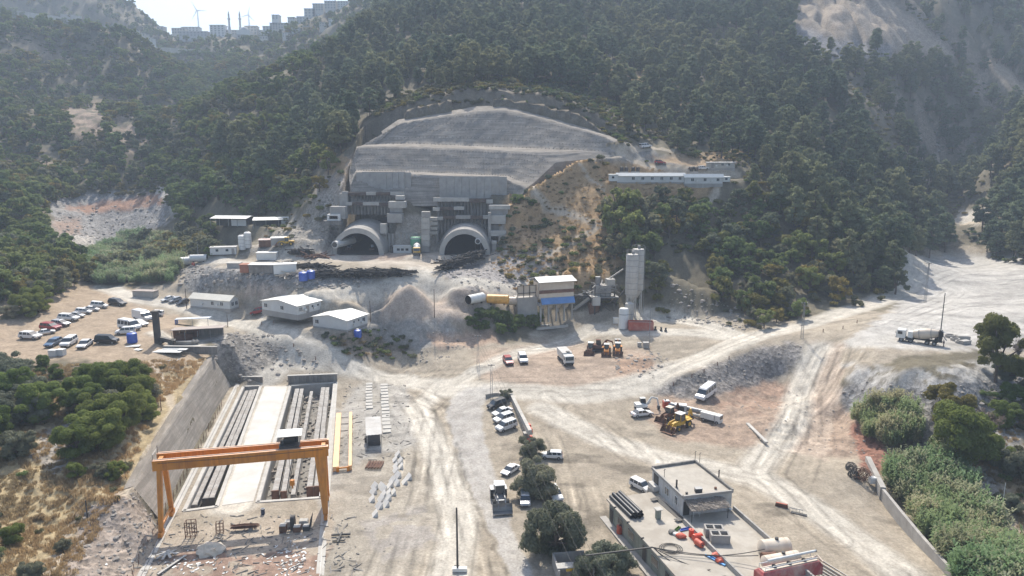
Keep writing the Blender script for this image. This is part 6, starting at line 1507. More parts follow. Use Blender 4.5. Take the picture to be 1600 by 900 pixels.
# ------------------------------------------------------------------ prefab houses
def prefab(lab, p0, p1, p2, H_, rise, ridge, wins0, wins1, wall=WALLW, roof=ROOFW, base=.35, name='prefab_house', doors=(), zf=None, over=.35):
    """ground corners seen at p0 (left), p1 (near), p2 (right). ridge 0: along the p1-p0 face, 1: along the p1-p2 face"""
    P0, P1, P2 = (Vector(ground_at(*p)) for p in (p0, p1, p2)); z = max(P0.z, P1.z, P2.z) if zf is None else zf
    a = P0 - P1; a.z = 0; b = P2 - P1; b.z = 0; la = a.length; ua = a.normalized(); ub = Vector((ua.y, -ua.x, 0)); ub = ub if ub.dot(b) > 0 else -ub; lb = b.dot(ub)
    r = E(name, (P1.x, P1.y, z), 0, lab, 'house')
    def T(s, t, h): return ua * s + ub * t + Vector((0, 0, h))
    def quad(m, c, h0, h1): V = [T(*p, h0) for p in c] + [T(*p, h1) for p in c]; m.add(V, [(3, 2, 1, 0), (4, 5, 6, 7), (0, 1, 5, 4), (1, 2, 6, 5), (2, 3, 7, 6), (3, 0, 4, 7)])
    m = MB(); quad(m, [(0, 0), (0, lb), (la, lb), (la, 0)], -1.2, base); m.build('foundation', CONC, r)
    m = MB(); e = .06
    if ridge == 1:
        pr = [(e, base), (la - e, base), (la - e, H_), (la / 2, H_ + rise - .08), (e, H_)]; V = [T(s, e, h) for s, h in pr] + [T(s, lb - e, h) for s, h in pr]
    else:
        pr = [(e, base), (lb - e, base), (lb - e, H_), (lb / 2, H_ + rise - .08), (e, H_)]; V = [T(e, s, h) for s, h in pr] + [T(la - e, s, h) for s, h in pr]
    m.add(V, [(0, 1, 2, 3, 4), (9, 8, 7, 6, 5)] + [(i, 5 + i, 5 + (i + 1) % 5, (i + 1) % 5) for i in range(5)]); w_ = m.build('wall', wall, r)
    m = MB(); o_ = over; W_ = la if ridge == 1 else lb; Ln = lb if ridge == 1 else la
    f = (lambda s, t, h: T(s, t, h)) if ridge == 1 else (lambda s, t, h: T(t, s, h))
    sl = rise / (W_ / 2)
    for sgn in (0, 1):
        s0, s1 = (-o_, W_ / 2) if sgn == 0 else (W_ + o_, W_ / 2)
        V = [f(s0, -o_, H_ - sl * o_), f(s0, Ln + o_, H_ - sl * o_), f(s1, Ln + o_, H_ + rise), f(s1, -o_, H_ + rise)]; V += [v + Vector((0, 0, .1)) for v in V]
        m2 = MB().add(V, [(0, 1, 2, 3), (7, 6, 5, 4), (0, 4, 5, 1), (1, 5, 6, 2), (2, 6, 7, 3), (3, 7, 4, 0)]); m2.build('roof', roof, r)
    # windows: wins = list of (fraction, width, sill, height)
    for face, wins in ((0, wins0), (1, wins1)):
        for fr, ww, hh, sill in wins:
            m = MB(); g = MB(); fm = MB()
            c_ = la * (1 - fr) if face == 0 else lb * fr
            def W(s, d, h): return T(s, -d, h) if face == 0 else T(-d, s, h)
            for mm, ex, d0, d1 in ((fm, .07, -.02, .05), (g, 0, 0, .065)):
                V = [W(c_ - ww/2 - ex, d, sill + base - ex + (hh + 2*ex) * q) for d in (d0, d1) for q in (0, 1)] + [W(c_ + ww/2 + ex, d, sill + base - ex + (hh + 2*ex) * q) for d in (d0, d1) for q in (0, 1)]
                mm.add(V, [(0, 1, 3, 2), (4, 6, 7, 5), (0, 2, 6, 4), (1, 5, 7, 3), (2, 3, 7, 6), (0, 4, 5, 1)])
            nm = 'window' if sill > .3 else 'door'; fo = fm.build(nm, WHITE if nm == 'window' else STEEL, r)
            g.build('pane', GLASS, fo) if nm == 'window' else None
            if nm == 'window' and ww > .8:
                V = [W(c_ + dx, d, sill + base + hh * q) for dx in (-.04, .04) for d in (.04, .09) for q in (0, 1)]
                MB().add(V, [(0, 1, 3, 2), (4, 6, 7, 5), (0, 2, 6, 4), (1, 5, 7, 3), (2, 3, 7, 6), (0, 4, 5, 1)]).build('mullion', WHITE, fo)
    for s_ in (.3, .68):
        c_ = T(lb and -.3, lb * s_, base + 1.0) if ridge == 1 else T(la * s_, -.3, base + 1.0)
        ac = MB().box(c_, (.75, .55, .6), rz=math.atan2(ub.y, ub.x)).build('air_conditioner', WHITE, r)
    return r
w1 = lambda fr: (fr, 1.1, 1.0, .9)
prefab('left prefab house with a pale cream roof beside the parked cars', (297.5, 480), (360, 489.5), (391.5, 482), 2.9, 1.15, 0, [(.57, .9, 1.0, .9), (.8, .9, 1.0, .9)], [(.3, 1.0, 1.1, .8), (.72, 1.0, 1.1, .8)], roof=simple('cream_roof', (.66, .62, .52), .6, var=.06, dirt=(.5, .46, .38)))
prefab('middle white prefab house with a gabled roof', (410.5, 500), (466, 510), (516, 487), 2.9, 1.0, 1, [w1(.12), w1(.58)], [w1(.14), (.42, .9, 1.9, 0.05), (.62, .6, .5, 1.3), (.85, .6, .5, 1.3)])
prefab('right white prefab house standing above the overgrown bank', (489, 511), (543, 519.5), (580, 507.5), 3.0, 1.0, 1, [w1(.13)], [(.32, .5, .5, 1.5), (.55, .5, .5, 1.5), (.8, 1.1, 1.1, .9)])
LW = [(k, 1.0, 1.0, .9) for k in (.24, .38, .52, .66, .80, .93)]
pz = ground_at(1010, 286)[2]
prefab('long white prefab building with six windows on the hillside terrace', (964, 286), (1069.5, 288), (1074, 281), 2.8, .9, 0, LW, [], zf=pz)
prefab('shorter white prefab block adjoining the right end of the long one', (1069.5, 292), (1129, 292), (1132, 283), 2.9, .9, 0, [(.2, 1.0, 1.0, .9), (.53, 1.0, 1.0, .9), (.87, 1.0, 1.0, .9)], [], zf=pz - .5)
prefab('small grey prefab cabin above the right end of the long building', (1104, 267), (1148, 268), (1150, 264), 2.6, .15, 0, [(.55, .9, .9, 1.0), (.78, .9, .9, 1.0), (.2, .9, 1.8, .1)], [], wall=CONC_L, roof=ROOFG, name='site_cabin')
for lab, a in (('left pair of black solar tanks on the long building roof', (975, 266)), ('right pair of black solar tanks on the long building roof', (993, 266)), ('black roof tanks over the shorter prefab block', (1084, 269))):
    x, y, z = on_Y(a[0], a[1], 275); r = E('roof_tank', (x, y, pz + 3.3), 0, lab, 'solar water heater')
    for k in (-1, 1): MB().lathe([(0, 0), (.7, 0), (.7, 1.6), (0, 1.8)], (k * .9, 0, .8)).build('tank_body', DARKST, r, True)
    MB().box((0, 0, .4), (3.2, 1.2, .8)).build('stand', STEEL, r)
place = [('white camper-like cabin at the left end of the long building', 958, 283, 3.2, 2.2, 2.4, WHITE), ('white van-like cabin at the right end of the shorter block', 1134, 284, 2.6, 2, 1.8, WHITE)]
for lab, px, py, a, b, c, mt in place: box_cabin(lab, px, py, a, b, c, 0, mt, mt, 'site_cabin', 'cabin', 1, False)
r = Epx('ruin_wall', 1160, 365, R(-8), 'low ruined stone hut among the trees of the spur', 'ruin')
for k in range(14): MB().box((-3 + k * .46, 0, .9 + .3 * math.sin(k)), (.44, .5, 1.8 + .5 * math.sin(k * 1.7))).build('stone', ROCK, r)
# brown roofed shed, tarp roof, slab, tube
x, y, z = ground_at(312, 530)
r = E('open_shed', (x, y, z + .2), R(14), 'open shed with a flat brown roof at the head of the retaining slope', 'shed')
MB().box((0, 0, -.2), (13, 4.6, .4)).build('floor', CONC, r); MB().box((0, .3, 2.75), (12.5, 5.6, .14), tilt=(R(-6), 'X')).build('roof', ROOFB, r)
for k in range(4): MB().box((-5.7 + k * 1.55, 1.2, 1.2), (1.45, .12, 2.3)).build('panel', RUST, r)
for x_ in (-6, -3, 0, 3, 6): MB().beam((x_, -2.1, 0), (x_, -2.1, 2.5), .12, .12).build('post', STEEL, r)
MB().box((1.5, 2.3, 1.2), (8, .15, 2.4)).build('back_wall', CONC_D, r); MB().box((-3.5, -.4, .8), (3.8, 1.6, 1.6)).build('cupboard', RUST, r)
r = Epx('tarp_roof', 303, 509, R(12), 'pale blue sheeted lean-to behind the brown roofed shed', 'lean-to')
MB().box((0, 0, 2.2), (9, 3, .1), tilt=(R(-5), 'X')).build('roof', simple('pale_blue_sheet', (.55, .6, .66), .5), r); MB().box((-4.4, 0, 1.2), (.15, 2.8, 1.9)).build('blue_sheet', BLUE, r)
for s in (-4, 0, 4): MB().beam((s, -1.3, 0), (s, -1.3, 2.1), .1, .1).build('post', STEEL, r)
r = Epx('steel_column', 247, 536, 0, 'tall black steel column with a bent foot beside the dirt lot', 'steel column')
MB().box((0, 0, 3.9), (1.3, 1.0, 7.8)).box((0, 0, 7.9), (1.7, 1.4, .5)).build('shaft', DARKST, r)
MB().beam((.4, 0, 1.2), (4.2, 0, .3), 1.0, .9).build('foot', DARKST, r); MB().cyl((1.0, -.8, .4), (1.0, .5, .4), .55).cyl((3.4, -.9, .5), (3.4, .5, .5), .6).build('drum', RUBBER, r)
r = Epx('trough_machine', 286, 538, R(2), 'grey steel trough with pale rollers beside the black column', 'machine part')
MB().box((0, 0, .6), (7, 1.0, .5)).build('trough', STEEL, r)
for k in (-3, 3.4, 2.6): MB().lathe([(0, 0), (.55, .1), (.6, .6), (.0, 1.1)], (k, 0, .2)).build('roller', CONC_D, r, True)
r = Epx('slab_platform', 262, 552, R(-2), 'white flat panels lying on trestles below the dirt lot', 'panels')
for k, (a, b, c, d) in enumerate(((0, 0, 7.2, 2.4), (.5, 1.8, 5.0, 1.2), (3.3, .8, 2.2, 1.2))): MB().box((a, b, .55 + .12 * k), (c, d, .12)).build('panel', WHITE, r)
for s in (-3, 0, 3): MB().box((s, 0, .22), (.2, 2, .45)).build('trestle', DARKST, r)
for lab, px, py, a, b, g in (('flat pale sheet lying left of the white panels', 207, 541, 3.4, 1.6, 8), ('small pale sheet below the blue tank', 215, 546.5, 2.2, 1.3, -25), ('crumpled white sheet in front of the white panels', 267, 563, 3.5, 1.4, 5)):
    r = Epx('sheet', px, py, R(g), lab, 'sheet'); MB().box((0, 0, .1), (a, b, .06)).build('panel', WHITE, r); MB().box((a * .1, b * .1, .05), (a * .8, b * .7, .1)).build('batten', CONC, r)
for k in range(2):
    r = Epx('crate', 84 + k * 12, 556 - k * 1, R(-4), ['left pale crate at the lower edge of the dirt lot', 'right pale crate at the lower edge of the dirt lot'][k], 'crate'); MB().box((0, 0, .7), (1.7, 1.3, 1.4)).build('box_body', WALLW, r, bevel=.05); MB().box((0, 0, 1.43), (1.75, 1.35, .06)).build('lid', WHITE, r)
r = Epx('concrete_hut', 228, 463, R(-8), 'low flat concrete wall box beside the track above the dirt lot', 'concrete hut'); MB().box((0, 0, .8), (7, 2.6, 2.0)).build('wall', CONC, r); MB().box((0, 0, 1.85), (7.3, 2.9, .14)).build('roof', ROOFB, r)
r = Epx('parapet_wall', 298, 549, R(-3), 'low concrete wall at the head of the retaining slope', 'wall')
for k in range(6): MB().box((-5.4 + k * 2.2, 0, .3), (2.17, .4, 1.9)).build('wall_panel', CONC_D, r)
MB().box((0, 0, 1.28), (13.4, .55, .1)).build('coping', CONC_L, r)
# ------------------------------------------------------------------ batching plant
x, y, z = ground_at(859, 499)
r = E('aggregate_bin', (x, y, z), R(18), 'tall aggregate bin house with a white pitched roof and a blue sheet', 'aggregate bin', s=1.26); r.scale.z = 1.42
for k in range(5):
    for yy_ in (-2.2, 1.6): MB().beam((-3.2 + k * 2.0, yy_, 0), (-3.2 + k * 2.0, yy_, 3.6), .38, .38).build('leg', CONC, r)
for k in range(4): MB().add([(-3.1 + k*2.0, -2.2, 5.0), (-1.3 + k*2.0, -2.2, 5.0), (-1.3 + k*2.0, 1.6, 5.0), (-3.1 + k*2.0, 1.6, 5.0), (-2.6 + k*2.0, -.9, 2.6), (-1.8 + k*2.0, -.9, 2.6), (-1.8 + k*2.0, .3, 2.6), (-2.6 + k*2.0, .3, 2.6)],
    [(0,1,2,3),(7,6,5,4),(1,0,4,5),(2,1,5,6),(3,2,6,7),(0,3,7,4)]).build('hopper', BEIGE, r)
MB().box((.8, -.3, 3.85), (9.2, 4.4, .5)).build('ring_beam', CONC, r)
MB().box((.8, -.3, 6.7), (8.8, 4.0, 3.4)).build('bin_wall', BEIGE, r)
MB().box((.8, -2.36, 6.5), (8.9, .1, .7)).box((5.26, -.3, 6.5), (.1, 4.0, .7)).build('rust_band', RUST, r)
MB().beam((-3.3, -2.9, 4.6), (5.2, -2.9, 4.6), .06, 1.5, up=(0, .75, 1)).build('blue_sheet', simple('blue_tarp', (.12, .25, .5), .6, var=.15), r)
MB().box((.8, -1.6, 9.0), (9.6, 3.4, .12), tilt=(R(12), 'X')).build('roof', ROOFW, r); MB().box((.8, 1.6, 9.0), (9.6, 3.3, .12), tilt=(R(-12), 'X')).build('roof', ROOFW, r)
for x_ in (-3.4, .8, 5):
    for y_ in (-2.1, 1.5): MB().beam((x_, y_, 8.2), (x_, y_, 9.0), .15, .15).build('post', STEEL, r)
MB().box((-6.2, .3, 2.7), (5.0, 3.4, 5.4)).build('side_block', CONC, r)
fr = MB()
for x_ in (-8.6, -7.1, -5.6, -4.0): fr.beam((x_, -1.2, 5.4), (x_, -1.2, 8.0), .14, .14)
for z_ in (6.3, 7.9): fr.beam((-8.6, -1.2, z_), (-4.0, -1.2, z_), .12, .12)
fr.build('side_frame', DARKST, r); MB().box((-6.3, -1.0, 6.8), (4.6, .08, 2.2)).build('side_panel', BEIGE, r)
# conveyor
a, b = Vector(ground_at(893, 497)) + Vector((0, 3, 1.2)), Vector(ground_at(945, 497)) + Vector((0, 4, 8.2))
r = E('conveyor', a, 0, 'grey inclined conveyor running up from the bin house to the mixing tower', 'conveyor'); d = b - a
MB().beam((0, 0, 0), d, 1.1, .5).build('belt_frame', STEEL, r)
for s in (-1, 1): MB().beam(Vector((0, s * .6, .5)), d + Vector((0, s * .6, .5)), .06, .35).build('side_panel', CONC_L, r)
for k in (.35, .65, .95):
    for s in (-1, 1): MB().beam(d * k + Vector((0, s * .5, -.2)), (d.x * k + s * .3, d.y * k + s, -1.2), .12, .12).build('leg', DARKST, r)
# mixing tower
x, y, z = ground_at(944, 494); y += 4
r = E('mixing_tower', (x, y, z), R(6), 'grey steel mixing tower on braced legs between conveyor and silos', 'mixing tower', s=1.15)
for sx in (-2.6, 2.6):
    for sy in (-2, 2): MB().beam((sx, sy, 0), (sx, sy, 7.6), .3, .3).build('leg', DARKST, r)
MB().beam((-2.6, -2, .3), (2.6, -2, 4.2), .14, .14).beam((2.6, -2, .3), (-2.6, -2, 4.2), .14, .14).beam((2.6, -2, 3), (5.5, -2, 7), .3, .3).beam((-2.6, -2, 3), (-5, -1, 6), .2, .2).build('brace', DARKST, r)
MB().box((0, 0, 4.8), (7.4, 5.4, .25)).build('platform', STEEL, r); MB().box((-.2, 0, 6.4), (4.0, 3.4, 2.9)).build('mixer_housing', CONC, r); MB().box((1.8, -.4, 8.6), (2.2, 2.2, 1.7)).build('weigh_hopper', CONC_L, r)
MB().box((-2.6, -.4, 1.6), (2.6, 2.6, 2.9)).build('control_room', RUST, r); MB().box((-2.4, -2.4, 4.0), (2.0, 1.6, 2.4)).build('cabinet', CONC_L, r)
MB().cyl((-1.5, 0, 7.9), (-1.5, 0, 10.0), .7, n=12).build('filter', STEEL, r); MB().beam((1, 0, 9), (5.5, .5, 11.8), .35, .35).build('feed_screw', STEEL, r)
m = MB()
for s in (-3.7, 3.7): m.tube([(s, -2.7, 5), (s, -2.7, 6), (s, 2.7, 6), (s, 2.7, 5)], .05, 4)
m.tube([(-3.7, -2.7, 6), (3.7, -2.7, 6)], .05, 4)
for k in range(7): m.tube([(-3.7 + k * 1.23, -2.7, 5), (-3.7 + k * 1.23, -2.7, 6)], .04, 4)
m.build('railing', DARKST, r)
m = MB(); rr = random.Random(2)
for k in range(26): m.beam((rr.uniform(-3.6, 3.6), rr.uniform(-2.5, -2.0), rr.uniform(5, 8)), (rr.uniform(-3.6, 3.6), rr.uniform(-2.6, 2), rr.uniform(5, 9.5)), .12, .12)
m.build('pipework', STEEL, r)
# cement silos
def tall_silo(lab, px, py, dy, rad, h0, h1, front=True):
    x, y, z = ground_at(px, py); r = E('cement_silo', (x, y + dy, z), 0, lab, 'cement silo')
    SIL = simple('silo_steel', (.5, .48, .44), .6, var=.1, dirt=(.36, .33, .28), streak=(.36, .33, .29))
    MB().lathe([(.25, h0 - 2.4), (rad, h0), (rad, h1 - .4), (rad * .9, h1), (0, h1 + .15)], n=24).build('shell', SIL, r, True)
    n_ = 7
    for k in range(n_ + 1): zz_ = h0 + (h1 - h0) * k / n_ - (.3 if k == n_ else 0); MB().lathe([(rad, zz_ - .06), (rad + .06, zz_), (rad, zz_ + .06)], n=24).build('seam', STEEL, r, True)
    for g in (45, 135, 225, 315): MB().beam((math.cos(R(g)) * rad * .92, math.sin(R(g)) * rad * .92, 0), (math.cos(R(g)) * rad * .92, math.sin(R(g)) * rad * .92, h0 + .6), .26, .26).build('leg', SIL, r)
    MB().beam((-rad*.65, -rad*.65, .5), (rad*.65, -rad*.65, h0 - 1), .12, .12).beam((rad*.65, -rad*.65, .5), (-rad*.65, -rad*.65, h0 - 1), .12, .12).build('brace', STEEL, r)
    rl = MB(); n2 = 12
    for k in range(n2): g = k * 2 * math.pi / n2; rl.tube([(math.cos(g) * rad * .95, math.sin(g) * rad * .95, h1 - .1), (math.cos(g) * rad * .95, math.sin(g) * rad * .95, h1 + 1.1)], .035, 4)
    rl.tube([(math.cos(k * math.pi / 6) * rad * .95, math.sin(k * math.pi / 6) * rad * .95, h1 + 1.1) for k in range(13)], .035, 4); rl.build('top_railing', STEEL, r)
    MB().box((.2, 0, h1 + .5), (.8, .8, .9)).build('top_filter', STEEL, r)
    if not front:
        l = MB()
        for s in (-.25, .25): l.beam((rad + .25, s, 1), (rad + .25, s, h1 + .8), .05, .05)
        for k in range(30): l.beam((rad + .25, -.25, 1 + k * .6), (rad + .25, .25, 1 + k * .6), .04, .04)
        l.build('ladder', STEEL, r)
tall_silo('left front cement silo, the broad pale steel one', 988, 506, 3.5, 1.85, 8.3, 20.3); tall_silo('right rear cement silo with a ladder, partly hidden', 999, 502, 5.5, 1.85, 8.6, 21.0, False)
x, y, z = ground_at(974, 513); r = E('additive_tank', (x, y, z), 0, 'white upright tank standing in front of the cement silos', 'tank')
MB().lathe([(0, 0), (1.42, 0), (1.42, 5.6), (1.2, 6.0), (0, 6.2)], n=20).build('shell', WHITE, r, True); MB().lathe([(1.44, 4.2), (1.48, 4.3), (1.44, 4.4)], n=20).build('seam', STEEL, r, True)
x, y, z = ground_at(984, 508); r = E('additive_tank', (x, y + 1.6, z), 0, 'grey-white tank just behind the upright white tank', 'tank'); MB().lathe([(0, 0), (1.3, 0), (1.3, 6.2), (0, 6.8)], n=20).build('shell', CONC_L, r, True); MB().lathe([(1.3, 3), (1.36, 3.1), (1.3, 3.2)], n=20).build('seam', STEEL, r, True)
r = Epx('red_container', 1001, 515, R(-4), 'red steel bin at the foot of the cement silos', 'container'); 
for s in (-1, 1): MB().box((0, s * 1.3, 1.25), (7.0, .12, 2.5)).build('side_panel', simple('dull_red', (.42, .1, .06), .7, var=.12, dirt=(.5, .35, .28)), r)
for s in (-1, 1): MB().box((s * 3.44, 0, 1.25), (.12, 2.5, 2.5)).build('end_panel', RED, r)
MB().box((0, 0, 1.9), (6.8, 2.5, .3)).build('load', CONC, r)
r = Epx('box_cabin', 962, 505, 0, 'small pale box left of the upright white tank', 'box'); MB().box((0, 0, .8), (1.4, 1.2, 1.6)).build('box_body', WALLW, r); MB().box((0, 0, 1.65), (1.6, 1.4, .1)).build('lid', WHITE, r)
r = Epx('settling_basin', 861, 512, R(20), 'low concrete basins in front of the aggregate bin', 'basin')
for a, b in (((-5, -1.2), (5, -1.2)), ((-5, 1.4), (5, 1.4)), ((-5, -1.2), (-5, 1.4)), ((5, -1.2), (5, 1.4)), ((-1, -1.2), (-1, 1.4))): MB().beam((*a, .35), (*b, .35), .3, .8).build('basin_wall', CONC_L, r)
MB().box((0, .1, .1), (9.8, 2.4, .1)).build('water', simple('murky_water', (.16, .17, .14), .2, bump=0), r)
r = Epx('red_barrel', 812, 482, 0, 'red box half hidden by the bushes at the bin house', 'box'); MB().box((0, 0, 1), (1.8, 1.2, 2)).build('box_body', RED, r); MB().box((0, 0, 2.05), (1.9, 1.3, .1)).build('lid', DARKST, r)
for k, (px, py) in enumerate(((1024, 516), (1033, 517), (1040, 518))):
    r = Epx('road_barrier', px, py, 0, ['left dark traffic stand right of the red bin', 'middle dark traffic stand right of the red bin', 'right dark traffic stand right of the red bin'][k], 'traffic stand'); MB().box((0, 0, .2), (.7, .5, .4)).build('base', DARKST, r); MB().lathe([(.2, .3), (.32, 1.1), (.0, 1.2)]).build('drum', DARKST, r)
for lab, px, py, s, mt in (('dark bin standing behind the parked loaders', 965, 538, 1.0, DARKST), ('pale box at the foot of the thin tall pole', 1009, 543, 1.0, CONC), ('small pale block left of the box at the thin tall pole', 999, 541, .7, CONC_L)):
    r = Epx('bin', px, py, 0, lab, 'bin', s=s); MB().box((0, 0, .7), (1.5, 1.3, 1.4)).build('box_body', mt, r); MB().box((0, 0, 1.43), (1.6, 1.4, .1)).build('lid', STEEL, r)
# machines on the red earth
r = Epx('generator', 1063, 645, R(-15), 'pale box generator behind the yellow backhoe loader', 'generator'); MB().box((0, 0, 1.2), (2.6, 1.6, 1.6)).build('housing', WALLW, r); MB().box((0, 0, .25), (2.8, 1.7, .3)).build('skid', DARKST, r); MB().box((0, -.82, 1.2), (1.6, .04, 1.0)).build('grille', DARKST, r)
r = Epx('light_truck', 1111, 659, R(-42), 'small white box truck at the right end of the pipes', 'truck'); MB().box((-.6, 0, 1.3), (3.2, 1.6, 1.3)).build('box_body', WHITE, r); MB().box((1.7, 0, 1.15), (1.2, 1.6, 1.7)).build('cab', WHITE, r, bevel=.1); MB().box((2.28, 0, 1.5), (.1, 1.4, .7)).build('windscreen', GLASS, r); MB().box((0, 0, .45), (4.2, 1.2, .3)).build('chassis', DARKST, r)
for x_ in (-1.4, 1.6):
    for y_ in (-.75, .75): wheel(r, x_, y_, .38)
r = Epx('red_tank', 1041, 636, R(5), 'red open topped fuel bin behind the small excavator', 'bin'); MB().box((0, 0, .7), (1.5, 1.3, 1.4)).build('box_body', RED, r); MB().box((0, 0, 1.5), (1.2, 1.0, .25)).build('top', WALLW, r); MB().box((-.3, 0, 1.75), (.2, .2, .4)).build('filler', DARKST, r)
r = Epx('plank', 1182, 678, R(93), 'long pale plank lying on the red earth', 'plank'); MB().box((0, 0, .3), (10, .7, .3)).build('board', CONC_L, r); MB().box((3, 0, .1), (.3, 1.0, .2)).box((-3, 0, .1), (.3, 1.0, .2)).build('bearer', BEIGE, r)
# things by the mixer truck
for k, (px, py, s, g) in enumerate(((1484, 527, 1.0, 10), (1492, 532, .9, 50), (1504, 530, 1.1, -5), (1507, 537, 1.0, 20), (1499, 536, .8, 70))):
    r = Epx('manhole_ring', px, py, R(g), ['grey concrete ring nearest the mixer chute', 'second concrete ring right of the mixer truck', 'upper right concrete slab box by the mixer truck', 'lowest white concrete box by the mixer truck', 'concrete ring between the other precast pieces'][k], 'precast concrete', s=s)
    if k in (0, 1, 4): MB().lathe([(1.1, 0), (1.15, 0), (1.15, .7), (.9, .7), (.9, .05)], n=18).build('ring', CONC, r, True); MB().lathe([(.9, .05), (0, .05)], n=18).build('base', CONC_D, r)
    else:
        MB().box((0, 0, .4), (2.6, 1.4, .8)).build('box_body', CONC, r); MB().box((0, 0, .83), (2.2, 1.0, .06)).build('cover', CONC_L, r)
# low wall beside the lane, with red barrier behind it
a, b = Vector(ground_at(799, 622)), Vector(ground_at(828, 694)); r = E('low_wall', a, math.atan2((b - a).y, (b - a).x), 'long low pale concrete wall beside the parked cars at the lane bend', 'low wall'); L_ = (b - a).length
for k in range(9): MB().box((L_ * (k + .5) / 9, 0, .5), (L_ / 9 - .05, .7, 1.0)).build('wall_block', CONC_L, r)
a, b = Vector(ground_at(759, 622)), Vector(ground_at(800, 626)); r = E('curved_wall', a, 0, 'low curved retaining wall under the small tree at the lane bend', 'low wall')
for k in range(8):
    t_ = k / 8; p = (b - a) * t_; q = (b - a) * (t_ + 1/8); c_ = lambda u: Vector((0, 1.8 * math.sin(u * 3.14), 0)); MB().beam(p + c_(t_) + Vector((0,0,.4)), q + c_(t_ + 1/8) + Vector((0,0,.4)), .3, 1.0).build('wall_block', CONC, r)
for k in range(5):
    r = Epx('barrier', 827 + (k % 2) * 2, 668 + k * 6, R(-70), 'red plastic barrier standing behind the long low wall', 'barrier', 'red barriers behind the low wall')
    MB().side([(-.7, 0), (.7, 0), (.6, .8), (-.6, .8)], .2).build('barrier_body', RED, r)
r = Epx('stone_hut', 822, 688, R(15), 'small grey block hut between wall and olive tree', 'block'); MB().box((0, 0, .8), (1.0, 1.0, 1.6)).build('box_body', CONC_D, r); MB().box((0, 0, 1.65), (1.1, 1.1, .1)).build('lid', CONC_L, r)

# ------------------------------------------------------------------ flat roofed house and the long annex
RZ = 3.5
A4 = [on_z(949, 779, RZ), on_z(1024, 768, RZ), on_z(1172, 905, RZ), on_z(1062, 900, RZ)]
left_a, left_b = Vector(on_z(949, 779, RZ)), Vector(on_z(1062, 905, RZ)); dirA = (left_b - left_a).normalized(); nA = Vector((-dirA.y, dirA.x, 0))
if nA.x < 0: nA = -nA
LA = 42.0; WA = abs((Vector(on_z(1018, 769, RZ)) - left_a).dot(nA))
r = E('annex', (left_a.x, left_a.y, 0), math.atan2(dirA.y, dirA.x), 'long low annex with a flat concrete roof and greenish wall', 'building')
sY = 1 if Vector((-dirA.y, dirA.x, 0)).dot(nA) > 0 else -1
GW = simple('green_grey_wall', (.25, .27, .22), .85, var=.15, dirt=(.36, .35, .3), streak=(.15, .15, .12))
MB().box((LA / 2, sY * WA / 2, RZ / 2 - .2), (LA - .6, WA - .5, RZ - .35)).build('wall', GW, r)
ROOFC = simple('roof_concrete', (.40, .365, .31), .9, var=.15, scale=.35, dirt=(.27, .235, .19), dirt_amt=.7, bump=.2)
MB().box((LA / 2, sY * WA / 2, RZ - .12), (LA, WA + .3, .26)).build('roof', ROOFC, r)
for k in range(3): MB().box((1.2 + k * 4.6 + 1.8, -sY * .05, RZ - .02), (.1, .4, .35)).build('gutter_bracket', DARKST, r)
for k, (s, w_, h_, zb) in enumerate(((1.3, 1.0, 2.2, 0.0), (4.5, 1.6, 1.1, 1.2), (8.2, 1.8, 1.2, 1.1), (12.4, 1.0, 2.2, 0), (15.5, 1.8, 1.2, 1.1), (19.0, 1.0, 2.2, 0), (22, 1.8, 1.2, 1.1))):
    f = MB().box((s, sY * .22, zb + h_ / 2 + .1), (w_ + .16, .14, h_ + .16)).build('window' if zb else 'door', CONC_L if zb else STEEL, r); MB().box((s, sY * .17, zb + h_ / 2 + .1), (w_, .12, h_)).build('pane' if zb else 'panel', GLASS if zb else DARKST, f)
def RP3(px, py, z=RZ): return Vector(on_z(px, py, z + .02))
def fromA(s, t, z=0): return left_a + dirA * s + nA * t + Vector((0, 0, z + .01))
RA = math.atan2(dirA.y, dirA.x)
# pavement apron along the annex
m = MB(); q = [fromA(-.8, -.9), fromA(LA, -1.4), fromA(LA, .2), fromA(-.8, .2)]; m.prism([(p.x, p.y) for p in q], -.3, .12); tag(m.build('pavement', CONC), kind='structure')
# terrace on the right with the two storey house
tw = Vector(on_z(1145, 797, RZ)); 
q = [Vector(on_z(1012, 760, RZ)), Vector(on_z(1086, 752, RZ)), Vector(on_z(1146, 797, RZ)), Vector(on_z(1290, 925, RZ)), Vector(on_z(1178, 925, RZ)), Vector(on_z(1068, 817, RZ))]
cq = sum(q, Vector()) / 6
r = E('terrace', (cq.x, cq.y, 0), 0, 'raised concrete terrace behind the annex carrying the flat roofed house', 'terrace'); pq = [(p.x - cq.x, p.y - cq.y) for p in q]
MB().prism(pq, -.3, RZ).build('terrace_block', CONC, r); MB().prism([(a * .999, b * .999) for a, b in pq], RZ + .004, RZ + .02).build('paving', ROOFC, r)
for i, j in ((2, 3), (4, 5)):
    a, b = Vector((*pq[i], RZ)), Vector((*pq[j], RZ)); n_ = 8
    for k in range(n_): MB().beam(a + (b - a) * (k / n_) + Vector((0, 0, .35)), a + (b - a) * ((k + .97) / n_) + Vector((0, 0, .35)), .28, .75).build('parapet', CONC, r)
HZ = 6.7
hA, hB, hC, hD = (Vector(on_z(*p, HZ)) for p in ((1019, 731), (1086, 721), (1145, 767), (1067, 776)))
ctrh = (hA + hB + hC + hD) / 4; r = E('flat_roof_house', (ctrh.x, ctrh.y, RZ), 0, 'two storey whitewashed house with a flat walled roof and thatched awning', 'house')
Hs = [p - ctrh for p in (hA, hB, hC, hD)]; HH = HZ - RZ
WW = simple('worn_white_wall', (.52, .51, .49), .85, var=.1, dirt=(.36, .34, .3), dirt_amt=.6, streak=(.33, .3, .27))
MB().prism([(p.x * .985, p.y * .985) for p in Hs], 0, HH - .35).build('wall', WW, r)
